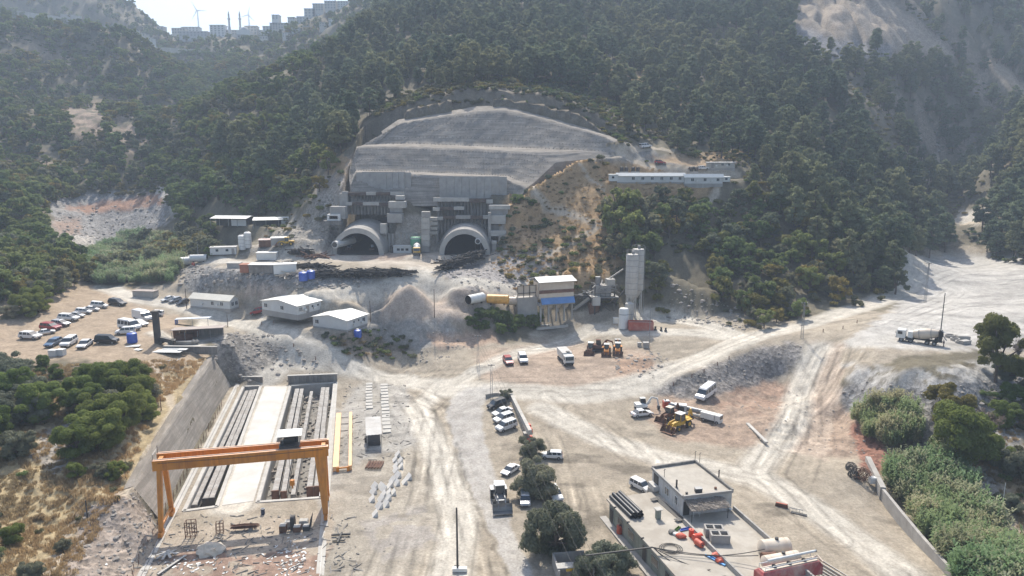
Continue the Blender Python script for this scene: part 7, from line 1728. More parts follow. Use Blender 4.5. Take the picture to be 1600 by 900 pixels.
MB().prism([(p.x * .995, p.y * .995) for p in Hs], HH - .35, HH - .12).build('roof', ROOFC, r)
for i in range(4):
    a, b = Hs[i].copy(), Hs[(i + 1) % 4].copy(); a.z = b.z = HH + .02 if i in (0, 1) else HH - .06
    MB().beam(a, b, .3, .55 if i in (0, 1) else .4).build('parapet', CONC_D if i in (0, 1) else CONC, r)
def on_face(i, j, fr, h, w_, hh, nm, mt, d=.06, par=None, dd=0):
    a, b = Hs[i] * .985, Hs[j] * .985; a = Vector((a.x, a.y, 0)); b = Vector((b.x, b.y, 0)); t = (b - a).normalized(); n_ = Vector((t.y, -t.x, 0)); c = a + (b - a) * fr
    if n_.dot(c) < 0: n_ = -n_
    p0 = c + n_ * (d / 2 + dd) + Vector((0, 0, h)) - t * w_ / 2; p1 = c + n_ * (d / 2 + dd) + Vector((0, 0, h)) + t * w_ / 2
    return MB().beam(p0, p1, d, hh).build(nm, mt, par or r)
for fr, w_, h_, z_ in ((.14, 1.5, 1.5, 1.9),):
    f = on_face(0, 3, fr, z_, w_, h_, 'balcony_opening', DARKST, .08)
    on_face(0, 3, fr, .75, 2.2, .8, 'balcony_wall', WW, .9)
for fr in (.52, .82):
    f = on_face(0, 3, fr, 1.65, 1.3 if fr < .6 else .9, 1.35, 'window', WHITE, .1); on_face(0, 3, fr, 1.65, 1.1 if fr < .6 else .7, 1.15, 'pane', GLASS, .13, f); on_face(0, 3, fr, 1.65, .08, 1.15, 'mullion', WHITE, .16, f)
on_face(3, 2, .08, 1.2, 1.0, 2.2, 'door', DARKST, .08)
f = on_face(3, 2, .62, 1.5, 1.2, .9, 'window', CONC, .1); on_face(3, 2, .62, 1.5, 1.0, .7, 'pane', GLASS, .13, f)
f = on_face(3, 2, .18, 1.6, .7, .9, 'window', CONC, .1); on_face(3, 2, .18, 1.6, .5, .7, 'pane', GLASS, .13, f)
# thatched awning
a, b = Hs[3], Hs[2]; t = Vector(((b - a).x, (b - a).y, 0)); nn_ = Vector((t.y, -t.x, 0)).normalized(); 
if nn_.y > 0: nn_ = -nn_
rr = random.Random(5); m = MB(); a0 = Vector((a.x, a.y, 0)); 
for k in range(260):
    u_, v_ = rr.uniform(.05, .8), rr.uniform(.0, 2.1); p = a0 + t * u_ + nn_ * v_ + Vector((0, 0, 2.55 - v_ * .32 + rr.uniform(-.05, .12))); g = rr.uniform(-.5, .5)
    d = (t.normalized() * math.cos(g + 1.2) + nn_ * math.sin(g + 1.2)) * rr.uniform(.5, 1.1); m.beam(p - d / 2, p + d / 2, .09, .06)
o = m.build('thatch', BRUSHWOOD, r)
V = [a0 + t * .05 + Vector((0, 0, 2.5)), a0 + t * .8 + Vector((0, 0, 2.5)), a0 + t * .8 + nn_ * 2.1 + Vector((0, 0, 1.85)), a0 + t * .05 + nn_ * 2.1 + Vector((0, 0, 1.85))]; V += [v - Vector((0, 0, .08)) for v in V]
MB().add(V, [(0,1,2,3),(7,6,5,4),(0,4,5,1),(1,5,6,2),(2,6,7,3),(3,7,4,0)]).build('awning_mat', BRUSHWOOD, r)
for u_ in (.07, .78): p = a0 + t * u_ + nn_ * 2.0; MB().beam(p, p + Vector((0, 0, 1.9)), .09, .09).build('awning_post', DARKST, r)
# roof things
def on_roof(px, py, z=HZ - .1): return Vector(on_z(px, py, z))
r = E('chimney', on_roof(1057, 762), 0, 'thin black chimney on the flat house roof near its left edge', 'chimney'); MB().cyl((0, 0, 0), (0, 0, 1.3), .14).build('pipe', DARKST, r); MB().box((0, 0, .05), (.4, .4, .12)).build('base', CONC_D, r)
r = E('roof_box', on_roof(1091, 769), R(5), 'black box on the flat house roof near its front edge', 'box'); MB().box((0, 0, .35), (1.0, .7, .6)).build('box_body', DARKST, r); MB().box((0, 0, .68), (1.1, .8, .07)).build('lid', STEEL, r)
for k, (px, py, lab) in enumerate(((1073, 772, 'small dark can at the front left roof corner'), (1118, 764, 'small rusty can near the right roof edge'))):
    r = E('can', on_roof(px, py), 0, lab, 'can'); MB().lathe([(0, 0), (.2, 0), (.2, .3), (0, .32)]).build('body', RUST if k else DARKST, r)
for k, (px, py, h) in enumerate(((1086, 719, 1.6), (1093, 724, 1.9), (1123, 748, 1.5), (1038, 744, 1.2))):
    r = E('antenna', on_roof(px, py, HZ), 0, ['aerial rod at the far corner of the flat roof', 'second taller aerial rod beside the far corner', 'dark forked post on the right edge of the flat roof', 'thin rod on the left edge of the flat roof'][k], 'antenna')
    MB().cyl((0, 0, -.3), (0, 0, h), .04 if k != 2 else .1, n=6).build('rod', DARKST, r); MB().beam((-.2, 0, h * .8), (.2, 0, h), .04, .04).build('arm', DARKST, r)
# black pipes on the annex roof
a, b = RP3(962, 777), RP3(995, 809)
dp = (b - a).normalized(); sp = Vector((-dp.y, dp.x, 0)); PIPE = simple('black_pipe', (.025, .027, .03), .35, var=.1, bump=0)
for k, (o_, hh) in enumerate(((-.9, 0), (-.3, 0), (.3, 0), (.9, 0), (-.55, .5), (.1, .5), (.7, .5))):
    c = a + sp * o_ + dp * ((k % 3) * .2) + Vector((0, 0, .3 + hh)); r = E('pipe', c, RA, 'long black plastic pipe in the stack on the annex roof', 'pipe', 'black pipes stacked on the annex roof'); L_ = (b - a).length; q = Matrix.Rotation(-RA, 3, 'Z') @ dp
    MB().lathe([(.29, 0), (.29, 1)], (0, 0, 0), (1, 0, 0), 4)
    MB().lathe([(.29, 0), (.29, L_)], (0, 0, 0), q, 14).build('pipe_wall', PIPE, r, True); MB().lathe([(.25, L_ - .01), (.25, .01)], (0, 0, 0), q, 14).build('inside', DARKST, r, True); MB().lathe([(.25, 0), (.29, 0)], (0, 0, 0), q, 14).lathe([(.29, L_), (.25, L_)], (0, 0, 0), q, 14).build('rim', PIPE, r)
r = E('chimney', RP3(1028, 810), RA, 'squat grey-green chimney with a slab cap on the annex roof', 'chimney'); MB().box((0, 0, .75), (.65, .65, 1.5)).build('shaft', GW, r); MB().box((0, 0, 1.55), (1.05, 1.05, .1)).build('cap', CONC_L, r)
# dark stair strip between annex and house
a, b = RP3(1020, 778), RP3(1066, 817); r = E('stair', a, math.atan2((b - a).y, (b - a).x), 'dark sheet covered stair strip between annex and house', 'stairs'); L_ = (b - a).length
MB().box((L_ / 2, .5, .02), (L_, 1.0, .06)).build('dark_sheet', DARKST, r)
for s in (.6, L_ - .9):
    for k in range(3): MB().box((s + k * .28, -.3 + k * .02, .25), (.2, 1.0, .12)).build('step', CONC_D, r)
# colourful clutter on the roof
def bag(lab, px, py, mt, s, seed, name='bag', cat='bag'):
    bm = bmesh.new(); bmesh.ops.create_icosphere(bm, subdivisions=2, radius=1)
    for v in bm.verts: v.co = Vector((v.co.x, v.co.y * .75, max(-.5, v.co.z) * .55)) * (1 + .3 * mnoise.noise(v.co * 2 + Vector((seed, 0, 0))))
    me = bpy.data.meshes.new(name); bm.to_mesh(me); bm.free(); o = link(name, me, mt); o.location = RP3(px, py) + Vector((0, 0, .35 * s)); o.scale = (s, s, s); tag(o, lab, cat)
bag('red crumpled plastic bag in the clutter on the annex roof', 1064, 840, RED, .75, 1); bag('grey bag left of the red clutter on the annex roof', 1050, 833, CONC_D, .6, 2); bag('white sheet bundle left of the red clutter', 1056, 836, WHITE, .5, 3)
bag('red sack lying on the terrace edge above the blue rail', 1119, 870, RED, .7, 6); bag('second red sack just below the first on the terrace edge', 1125, 878, RED, .65, 7)
def barrel(lab, px, py, mt, rz=0, lying=False, s=1.0, z=RZ):
    r = E('barrel', Vector(on_z(px, py, z)) + Vector((0, 0, .35 * s if lying else 0)), rz, lab, 'barrel', s=s)
    ax = (1, 0, 0) if lying else (0, 0, 1); MB().lathe([(0, 0), (.34, 0), (.36, .05), (.33, .33), (.36, .36), (.33, .66), (.36, .95), (.3, 1.0), (0, 1.0)], (0, 0, 0), ax, 16).build('drum', mt, r, True); MB().lathe([(.1, 1.0), (.1, 1.05), (0, 1.06)], (0, 0, 0), ax, 10).build('bung', DARKST, r)
barrel('large bright red barrel lying at the right of the clutter', 1083, 845, simple('bright_red', (.6, .07, .03), .4, var=.05), R(20), True, 1.4); barrel('red barrel standing right behind the lying one', 1080, 838, simple('bright_red', (.6, .07, .03)), 0, False, 1.1)
barrel('second lying red barrel nearest the parapet', 1087, 850, RED, R(-60), True, 1.3); barrel('small red barrel beside the annex wall on the ground', 968, 834, RED, 0, False, 1.35, 0)
for lab, px, py, mt, g in (('blue plastic strip in the clutter by the parapet', 1073, 828, BLUE, 20), ('green plastic strip left of the blue one', 1057, 829, BRIGHT_M, 50), ('pale blue rail leaning on the terrace edge', 1117, 876, simple('sky_blue', (.1, .3, .6), .5), -52)):
    r = E('plastic_strip', RP3(px, py), R(g), lab, 'plastic strip'); MB().box((0, 0, .12), (2.2 if px < 1100 else 3.2, .3, .12)).build('strip', mt, r); MB().box((0, .12, .25), (1.8, .06, .2)).build('edge', mt, r)
# hollow concrete units on the terrace
for k, (px, py) in enumerate(((1115, 836), (1124, 846))):
    r = E('hollow_block', RP3(px, py), R(-4), ['rear hollow concrete unit on the terrace', 'front hollow concrete unit on the terrace'][k], 'concrete unit')
    for s in (-1, 1): MB().box((0, s * .65, .65), (2.6, .22, 1.3)).build('long_side', CONC, r)
    for s in (-1.2, 0, 1.2): MB().box((s, 0, .65), (.22, 1.06, 1.28)).build('rib', CONC, r)
    MB().box((0, 0, .3), (2.2, 1.0, .3)).build('fill', CONC_D, r)
r = E('garden_table', RP3(1087, 806), R(5), 'white table under the thatched awning', 'table'); MB().box((0, 0, .75), (1.3, .8, .06)).build('top', WHITE, r)
for s in (-.5, .5):
    for q_ in (-.3, .3): MB().box((s, q_, .37), (.07, .07, .72)).build('leg', WHITE, r)
for k, (px, py) in enumerate(((1135, 797), (1141, 799))):
    r = E('plastic_chair', RP3(px, py), R(30 * k), ['left white plastic chair by the house corner', 'right white plastic chair by the house corner'][k], 'chair'); MB().box((0, 0, .42), (.5, .5, .06)).build('seat', WHITE, r); MB().box((0, .24, .7), (.5, .05, .55)).build('backrest', WHITE, r)
    for s in (-.2, .2):
        for q_ in (-.2, .2): MB().box((s, q_, .2), (.05, .05, .4)).build('leg', WHITE, r)
# tank trailers at the bottom edge
def tank_on(lab, p0, p1, rad, mt, z0):
    a, b = Vector(on_z(*p0, z0)), Vector(on_z(*p1, z0)); d = b - a; L_ = d.length; r = E('tank', a, math.atan2(d.y, d.x), lab, 'tank')
    MB().lathe([(.01, -.35), (rad * .6, -.25), (rad, 0), (rad, L_), (rad * .6, L_ + .25), (.01, L_ + .35)], (0, 0, 0), (1, 0, 0), 24).build('tank_body', mt, r, True)
    MB().lathe([(.01, L_ + .36), (rad*.98, L_ + .02)], (0, 0, 0), (1, 0, 0), 24)
    for k in (.15, .5, .85): MB().lathe([(rad, 0), (rad + .03, 0), (rad + .03, .08), (rad, .08)], (L_ * k, 0, 0), (1, 0, 0), 24).build('band', mt, r, True)
    MB().lathe([(.25, rad - .1), (.25, rad + .25), (0, rad + .3)], (L_ * .55, 0, 0)).build('hatch', DARKST, r); 
    for k in (.2, .8): MB().box((L_ * k, 0, -rad - .1), (.3, rad * 1.6, .6)).build('saddle', DARKST, r)
    return r, L_
tank_on('upper beige lying tank at the lower right of the terrace', (1190, 857), (1231, 853), 1.15, BEIGE, RZ + .9); tank_on('lower beige lying tank in front of the first one', (1195, 880), (1246, 871), .95, BEIGE, RZ + 1.0)
a = Vector(on_z(1185, 900, RZ + .6)); b = Vector(on_z(1278, 880, RZ + .6)); d = b - a; r = E('red_tanker', a, math.atan2(d.y, d.x), 'long dusty red tanker body at the bottom edge', 'tanker'); L_ = d.length
MB().side([(0, -1.0), (L_, -1.0), (L_, .3), (L_ - .3, .75), (.3, .75), (0, .3)], [1.0, 1.0, 1.0, .55, .55, 1.0]).build('tank_body', simple('dusty_red', (.36, .06, .06), .6, var=.1, dirt=(.5, .38, .3), dirt_amt=.7), r, bevel=.08)
MB().box((L_ / 2, 0, .8), (L_ - 1, .9, .1)).build('walkway', BEIGE, r)
for k in range(3): MB().lathe([(.3, .85), (.3, 1.05), (0, 1.1)], (L_ * (.25 + .25 * k), 0, 0)).build('hatch', DARKST, r)
MB().tube([(.5, .6, .85), (.5, .6, 1.3), (L_ - .8, .6, 1.3), (L_ - .8, .6, .85)], .06, 6).tube([(.5, -.6, .85), (.5, -.6, 1.3), (L_ - .8, -.6, 1.3)], .05, 6).build('handrail', WHITE, r)
MB().tube([(L_ - .2, .8, .4), (L_ + .5, .7, .6), (L_ + .4, -.5, .4)], .12, 8).build('hose', BEIGE, r)
r = E('pipe', Vector(on_z(1200, 876, RZ + 2.1)), math.atan2(d.y, d.x), 'white pipe lying along the lower beige tank', 'pipe'); MB().cyl((0, 0, 0), (L_ * .8, 0, 0), .16).build('pipe_wall', WHITE, r); MB().cyl((L_ * .8, 0, 0), (L_ * .8 + .1, 0, 0), .2).build('flange', STEEL, r)
barrel('rusty round tank end at the left of the lower beige tank', 1190, 879, RUST, R(5), True, 2.0)
r = E('pole_bundle', Vector(on_z(1300, 905, .3)), R(118), 'bundle of long grey steel tubes beside the red tanker', 'steel tubes'); rr = random.Random(9)
for k in range(22): g = rr.uniform(-.06, .06); MB().beam((-4.5, -2.2 + k * .21, .15 + .12 * (k % 3)), (4 + rr.uniform(-.8, .8), -2.2 + k * .21 + g * 5, .15 + .12 * (k % 3)), .12, .12).build('tube', CONC_L if k % 3 else BEIGE, r)
r = Epx('red_barrier', 1221, 792, R(-28), 'low red concrete barrier on the yard right of the house', 'barrier'); MB().side([(-1, 0), (1, 0), (.9, .6), (-.9, .6)], .22).build('barrier_body', RUST, r); MB().box((0, 0, .62), (1.7, .2, .05)).build('cap', RED, r)
r = Epx('wire_cage', 1246, 803, R(-28), 'small wire mesh trolley on the yard right of the red barrier', 'wire trolley')
for k in range(5): MB().beam((-1.2 + k * .5, -.3, 0), (-1.2 + k * .5, -.3, 1.0), .04, .04).build('bar', STEEL, r)
MB().tube([(-1.2, -.3, 1.0), (.8, -.3, 1.0), (.8, .3, .6), (-1.2, .3, .6), (-1.2, -.3, 1.0)], .04, 4).build('frame', STEEL, r); MB().box((.2, 0, .1), (2.4, .6, .1)).build('base', DARKST, r)
# overhead cables in a tray across the annex
a, b = Vector(on_z(915, 868, 4.2)), Vector(on_z(1020, 855, 4.4)); m = MB()
r = E('cable_run', a, 0, 'bundle of black cables sagging across the annex roof', 'cables')
MB().beam((0, 0, 0), b - a, .18, .16).build('carrier', DARKST, r)
def cable(p, q, sag, rad, par, n_=14): p, q = Vector(p), Vector(q); pts = [p + (q - p) * (k / n_) - Vector((0, 0, sag * 4 * (k / n_) * (1 - k / n_))) for k in range(n_ + 1)]; return MB().tube(pts, rad, 5).build('cable', DARKST, par)
for k, (px, py, zz_) in enumerate(((1185, 868, 5.0), (1160, 905, 3.8), (1120, 905, 3.8), (1195, 858, 5.5), (1110, 890, 3.7))): cable(b - a, Vector(on_z(px, py, zz_)) - a, .5 + .2 * k, .06, r)
for k in range(3):
    g0 = Vector(on_z(1048, 857, RZ + .1)) - a; MB().tube([g0 + Vector((math.cos(g * .45) * (1.6 - .3 * k), math.sin(g * .45) * (1.3 - .2 * k), .03)) for g in range(15)], .05, 5).build('loop', DARKST, r)
# overhead power lines beside the lane
r = E('power_line', (0, 0, 0), 0, 'thin overhead wires passing above the olive trees beside the lane', 'power line')
top = Vector(ground_at(768, 624)) + Vector((0, 0, 8.1))
for k, s in enumerate((-.7, 0, .7)):
    cable(top + Vector((s, 0, 0)), Vector(on_z(905 + k * 22, 905, 7.5)), 1.2, .018, r, 20)
t2 = Vector(ground_at(747, 572)) + Vector((0, 0, 7.8))
for s in (-.7, 0, .7): cable(top + Vector((s, 0, 0)), t2 + Vector((s, 0, 0)), .5, .018, r, 8)
# yard wall hut at the bottom, by the lower olive tree
r = E('block_hut', Vector(on_z(893, 893, 0)), R(8), 'roofless grey block enclosure at the bottom edge below the olive tree', 'enclosure')
MB().box((0, 2.2, .8), (4.6, .25, 1.7)).build('wall', CONC, r); MB().box((-2.2, 0, .8), (.25, 4.3, 1.7)).build('wall', CONC, r); MB().box((2.6, 0, .8), (.25, 4.3, 1.7)).build('wall', CONC, r); MB().box((.2, -1.2, 1.75), (5.2, 1.3, .15)).build('slab_roof', CONC_L, r)
MB().box((-.6, -1.9, 1.5), (1.2, .06, .4)).build('sign', YELLOW, r)

# ------------------------------------------------------------------ retaining wall at the river
pts = [Vector(on_z(*p, .1)) for p in ((1356, 716), (1380, 765), (1410, 802), (1440, 838), (1470, 872), (1500, 905), (1560, 960))]
r = E('river_wall', pts[0], 0, 'long concrete retaining wall between the yard and the reed bed', 'retaining wall')
for k in range(len(pts) - 1):
    a, b = pts[k] - pts[0], pts[k + 1] - pts[0]; n_ = 3
    for j in range(n_): MB().beam(a + (b - a) * (j / n_) + Vector((0, 0, -1.9)), a + (b - a) * ((j + .985) / n_) + Vector((0, 0, -1.9)), .5 if k else .9, 4.1 if k else 4.6).build('wall_panel', CONC, r)
r = Epx('wire_tangle', 1347, 750, 0, 'tangled heap of dark wire and netting beside the river wall', 'wire heap'); rr = random.Random(12)
for cx_, cy_, s in ((0, 0, 1.6), (-.5, 3.2, 1.2), (-1.4, .4, 1.0)):
    m = MB()
    for k in range(16):
        g = Vector((rr.gauss(0, 1), rr.gauss(0, 1), rr.gauss(0, 1))).normalized(); o_ = g.orthogonal().normalized(); p_ = g.cross(o_); q = s * rr.uniform(.6, 1)
        m.tube([Vector((cx_, cy_, s * .7)) + (o_ * math.cos(t_ * .6) + p_ * math.sin(t_ * .6)) * q + g * rr.uniform(-.1, .1) for t_ in range(11)], .05, 4)
    m.build('wire_coil', RUST if cx_ == 0 else DARKST, r)
MB().box((1.3, -1.0, .5), (1.1, .9, 1.1)).build('white_box', WALLW, r)

# ------------------------------------------------------------------ village on the far ridge, minarets, wind turbines
VW = [simple('far_wall_%s' % k, c, .8, var=.05, bump=0, scale=.2) for k, c in (('cream', (.55, .52, .47)), ('white', (.62, .62, .6)), ('grey', (.42, .42, .42)), ('ochre', (.5, .4, .3)))]
FARW = simple('far_window', (.24, .25, .26), .5, var=.1, bump=0)
def block(lab, px, pyb, wpx, hpx, Y, mt, rows, cols):
    x, y_, z = on_Y(px, pyb, Y); sc_ = Y / F; W_, H_ = wpx * sc_, hpx * sc_; r = E('apartment_building', (x, Y, z), 0, lab, 'building', 'buildings of the village on the ridge')
    MB().box((0, 5, H_ / 2 - 3), (W_, 10, H_ + 6)).build('wall', mt, r); MB().box((0, 5, H_ + .2), (W_ + .8, 10.8, .5)).build('roof', VW[2], r)
    for i in range(rows):
        for j in range(cols): MB().box((-W_/2 + W_ * (j + .5) / cols, -.03, H_ * (i + .55) / rows), (W_ / cols * .45, .12, H_ / rows * .5)).build('window', FARW, r)
rr = random.Random(21)
vill = [(279,53,20,8,960,0,2,5),(302,57,42,7,900,2,2,8),(297,49,26,6,1000,1,2,5),(340,57,22,16,900,1,5,4),(362,55,18,7,905,0,2,4),(392,54,18,12,900,0,3,4),(418,50,14,8,880,1,3,3),(404,55,9,7,905,1,2,2),(428,46,12,9,880,0,3,3),(443,45,16,8,870,0,2,4),
  (455,36,10,8,870,1,2,3),(470,35,12,8,860,2,2,3),(484,27,16,12,860,0,3,3),(480,34,14,6,850,1,2,3),(500,30,14,7,850,1,2,3),(497,17,16,10,860,0,3,4),(516,14,17,11,850,0,3,4),(518,25,14,7,840,1,2,3),(536,12,16,9,840,1,3,4),(534,22,12,6,830,2,2,3),
  (552,10,12,8,820,0,2,3),(560,5,14,7,820,1,2,3),(240,52,10,6,960,1,2,2),(205,52,12,5,800,1,1,3),(222,57,9,4,780,0,1,2),(232,63,8,4,760,1,1,2),(250,47,10,5,980,0,1,2),(430,30,10,6,880,1,2,2),(447,58,11,6,800,0,2,3),(462,50,12,6,810,1,2,3),(478,47,10,5,800,3,1,3),(505,42,11,6,790,0,2,3),(520,36,12,6,780,1,2,3),(412,62,12,5,820,0,1,3),(345,70,14,5,860,1,1,4),(322,68,10,5,870,0,1,3),(215,66,8,4,740,1,1,2),(376,60,10,5,880,1,1,2)]
for k, (px, py, w_, h_, Y, mt, rw, cl) in enumerate(vill): block('pale flat roofed block in the hazy village on the ridge', px, py, w_, h_, Y, VW[mt], rw, cl)
for k, px in enumerate((359, 376)):
    x, y_, z = on_Y(px, 50, 890); r = E('minaret', (x, y_, z - 3), 0, ['left one of the twin minarets on the skyline', 'right one of the twin minarets on the skyline'][k], 'minaret')
    MB().lathe([(1.6, 0), (1.6, 8), (1.25, 9), (1.15, 17), (1.9, 17.5), (1.9, 18.5), (1.0, 18.6), (.95, 22), (1.2, 22.2)], n=12).build('shaft', VW[1], r, True); MB().lathe([(1.15, 22.2), (.02, 27.5)], n=12).build('spire', VW[2], r, True)
r = E('mosque', on_Y(380, 55, 880), 0, 'low pale mosque with a flat roof below the twin minarets', 'mosque'); MB().box((0, 6, 2), (16, 12, 8)).build('wall', VW[1], r); MB().lathe([(4.6, 0), (4.2, 2), (2.6, 3.8), (0, 4.6)], (0, 6, 6), n=16).build('dome', VW[2], r, True)
def turbine(lab, px, pyb, pyt, Y, bl, g0, yaw=0):
    x, y_, z = on_Y(px, pyb, Y); zt = on_Y(px, pyt, Y)[2]; h = zt - z; r = E('wind_turbine', (x, Y, z), R(yaw), lab, 'wind turbine')
    MB().cyl((0, 0, -40), (0, 0, h), 3.4, 1.7, n=12).build('tower', WHITE, r); MB().box((0, 1, h + .5), (4, 9, 4)).build('nacelle', WHITE, r); MB().lathe([(0, -6.5), (1.8, -5.5), (2.2, -3.5)], (0, 0, h + .5), (0, 1, 0)).build('hub', WHITE, r, True)
    for k in range(3):
        g = R(g0 + 120 * k); d = Vector((math.cos(g), 0, math.sin(g))); MB().beam(Vector((0, -5, h + .5)), Vector((0, -5, h + .5)) + d * bl, 3.4, 1.2, up=(0, 1, 0), w2=.8, h2=.4).build('blade', WHITE, r)
turbine('left wind turbine behind the village on the skyline', 311, 50, 17, 2400, 31, 118); turbine('right wind turbine behind the minarets on the skyline', 390, 48, 24, 2500, 26, 75)
turbine('mast like turbine behind the upper village houses', 524, 8, -14, 2400, 26, 95)
# village wall and road shelf on the left hill
for lab, p0, p1, h in (('long pale retaining wall on the left hillside', (95, 33), (128, 37), 9), ('long wall under the village on the far slope', (238, 80), (330, 86), 5), ('pale viaduct wall high on the left hillside', (20, 22), (95, 33), 5)):
    a, b = Vector(ground_at(*p0)), Vector(ground_at(*p1)); r = E('hill_wall', a, 0, lab, 'retaining wall'); n_ = 6
    for k in range(n_): MB().beam((b - a) * (k / n_) + Vector((0, 0, h / 2 - 1)), (b - a) * ((k + .98) / n_) + Vector((0, 0, h / 2 - 1)), .8, h + 2).build('wall_panel', CONC_L, r)
rs = np.random.default_rng(5)
for kind, nm, kinds, lab, cat, grp, forest in (
   ('pine', 'pine_tree', pines, [(560, ('dark pine with a ragged layered crown on the slope left of the shotcrete cut', 'pines left of the shotcrete cut')), (960, ('dark pine with a layered crown in the wood right above the shotcrete cut', 'pines above the shotcrete cut')), (1330, ('dark pine on the ridge behind the long white prefab building', 'pines on the ridge behind the long prefab')), (9999, ('dark pine with a flat layered crown beside the road to the right plateau', 'pines by the right plateau'))], 'pine tree', '', 'pine_forest'),
   ('broad', 'broadleaf_tree', broads + olives[:2] + yells[:2], [(150, ('rounded green broadleaf tree left of the grey spoil heap', 'broadleaf trees left of the spoil heap')), (9999, ('rounded green broadleaf tree between the spoil heap and the tunnel portals', 'broadleaf trees between spoil heap and portals'))], 'tree', '', 'broadleaf_wood'),
   ('broadd', 'evergreen_oak', olives[:3] + broads[:3] + yells[:2], [(1110, ('dark bushy evergreen tree between the long prefab building and the cement silos', 'evergreens below the long prefab')), (9999, ('dark bushy evergreen tree on the wooded spur right of the cement silos', 'evergreens of the spur right of the silos'))], 'tree', '', 'evergreen_wood'),
   ('olive', 'orchard_tree', yells + olives, 'low yellow-green orchard tree in the valley beside the reeds', 'tree', 'orchard trees in the valley', None)):
    P_ = P_ALL[kind]; s = (.62 + .72 * rs.random(len(P_))) * {'pine': 1.3, 'broad': 1.2, 'broadd': 1.2}.get(kind, 1.0)
    print(kind, tree_things(nm, P_, s, kinds, lab, cat, grp, seed=3, forest=forest, most=300))
# scrub and bushes
CL1 = CLEAR; CLEAR = [fpA]
BC = sample([(560,245),(598,155),(700,130),(790,118),(900,132),(1000,185),(1000,235),(960,225),(950,212),(850,186),(790,165),(620,186),(600,215)], 2.3, .95, 2010)
CLEAR = CL1
def bush_pts(poly, spc, dens, seed): return sample(poly, spc, dens, seed)
B = np.concatenate([BC] + [bush_pts(*a) for a in [([(-200,0),(100,35),(300,120),(420,300),(-200,320)], 3.0, .85, 2001), ([(780,300),(860,240),(1140,260),(1400,400),(1400,470),(1190,515),(880,470),(780,430)], 3.0, .5, 2002),
   ([(1240,-20),(1400,-20),(1600,180),(1600,260),(1380,230),(1240,90)], 3.6, .7, 2003), ([(960,215),(1020,130),(1160,220),(1290,420),(1060,235)], 2.8, .8, 2004),
   ([(430,300),(540,240),(560,300),(500,350),(420,370)], 2.8, .4, 2005), ([(1440,300),(1600,260),(1600,420),(1540,400)], 3.2, .7, 2006)]])
so = scatter_object('scrub', B, .55 + .8 * rs.random(len(B)), shrubs, seed=5)
print('scrub', len(B))
# ------------------------------------------------------------------ near trees, reeds, grass
def one_tree(name, kind, px, py, s, lab, cat, group=None, sz=1.0, k=0):
    c, t = kind[k % len(kind)]; x, y, z = ground_at(px, py); e = E(name, (x, y, z), random.uniform(0, 6), lab, cat, group); e.scale = (s, s, s * sz)
    link('crown', c).parent = e; link('trunk', t).parent = e
NT = [('olive_tree', nearo, 836, 772, 1.22, 'grey-green olive tree beside the lane, the upper of the two big ones', 1.1, 0), ('olive_tree', nearo, 828, 716, .85, 'grey-green olive tree top joined to the upper clump by the lane', 1.0, 1),
  ('olive_tree', nearo, 868, 864, 1.42, 'broad olive tree beside the lane nearest the bottom edge', 1.15, 2), ('olive_tree', nearo, 790, 624, .5, 'small windswept olive tree above the black car at the bend', 1.0, 1),
  ('garden_tree', nearo, 958, 900, 1.0, 'leafy shrub tree at the bottom edge left of the annex', 1.0, 0), ('garden_tree', nearo, 925, 905, .8, 'thin grey tree at the bottom edge beside the block enclosure', 1.0, 2),
  ('wild_tree', neary, 1556, 596, 1.7, 'brownish green tree rising right of the mixer truck', 1.3, 0), ('wild_tree', nearb, 1500, 726, 1.75, 'dark full tree in the stream bed above the reeds', 1.15, 1),
  ('wild_tree', neary, 1478, 668, 1.25, 'yellowish tree top behind the dark stream tree', 1.1, 1), ('wild_tree', nearo, 1588, 745, 1.1, 'grey olive tree at the right edge below the stream', 1.0, 0), ('wild_tree', nearo, 1574, 800, .7, 'small grey tree at the right edge above the sandy bank', 1.0, 2),
  ('bright_bush', nearb, 808, 318, .75, 'single dark green bush on the orange slope right of the portal', .8, 0), ('bright_bush', nearb, 831, 322, .5, 'smaller dark bush beside the single one on the orange slope', .8, 1)]
for nm, kd, px, py, s, lab, sz, k in NT: one_tree(nm, kd, px, py, s, lab, 'tree', None, sz, k)
rs = np.random.default_rng(77); random.seed(9)
def cluster(name, kinds, poly, spc, dens, seed, lab, cat, grp, s0, s1):
    P_ = sample(poly, spc, dens, seed); 
    for p in P_:
        c, t = kinds[rs.integers(len(kinds))]; e = E(name, tuple(p), rs.random() * 6.28, lab, cat, grp, s0 + (s1 - s0) * rs.random()); link('crown', c).parent = e; link('trunk', t).parent = e
    return len(P_)
CLEAR.append(gpoly([(0,515),(30,515),(150,455),(290,465),(290,560),(200,560),(60,560)]))
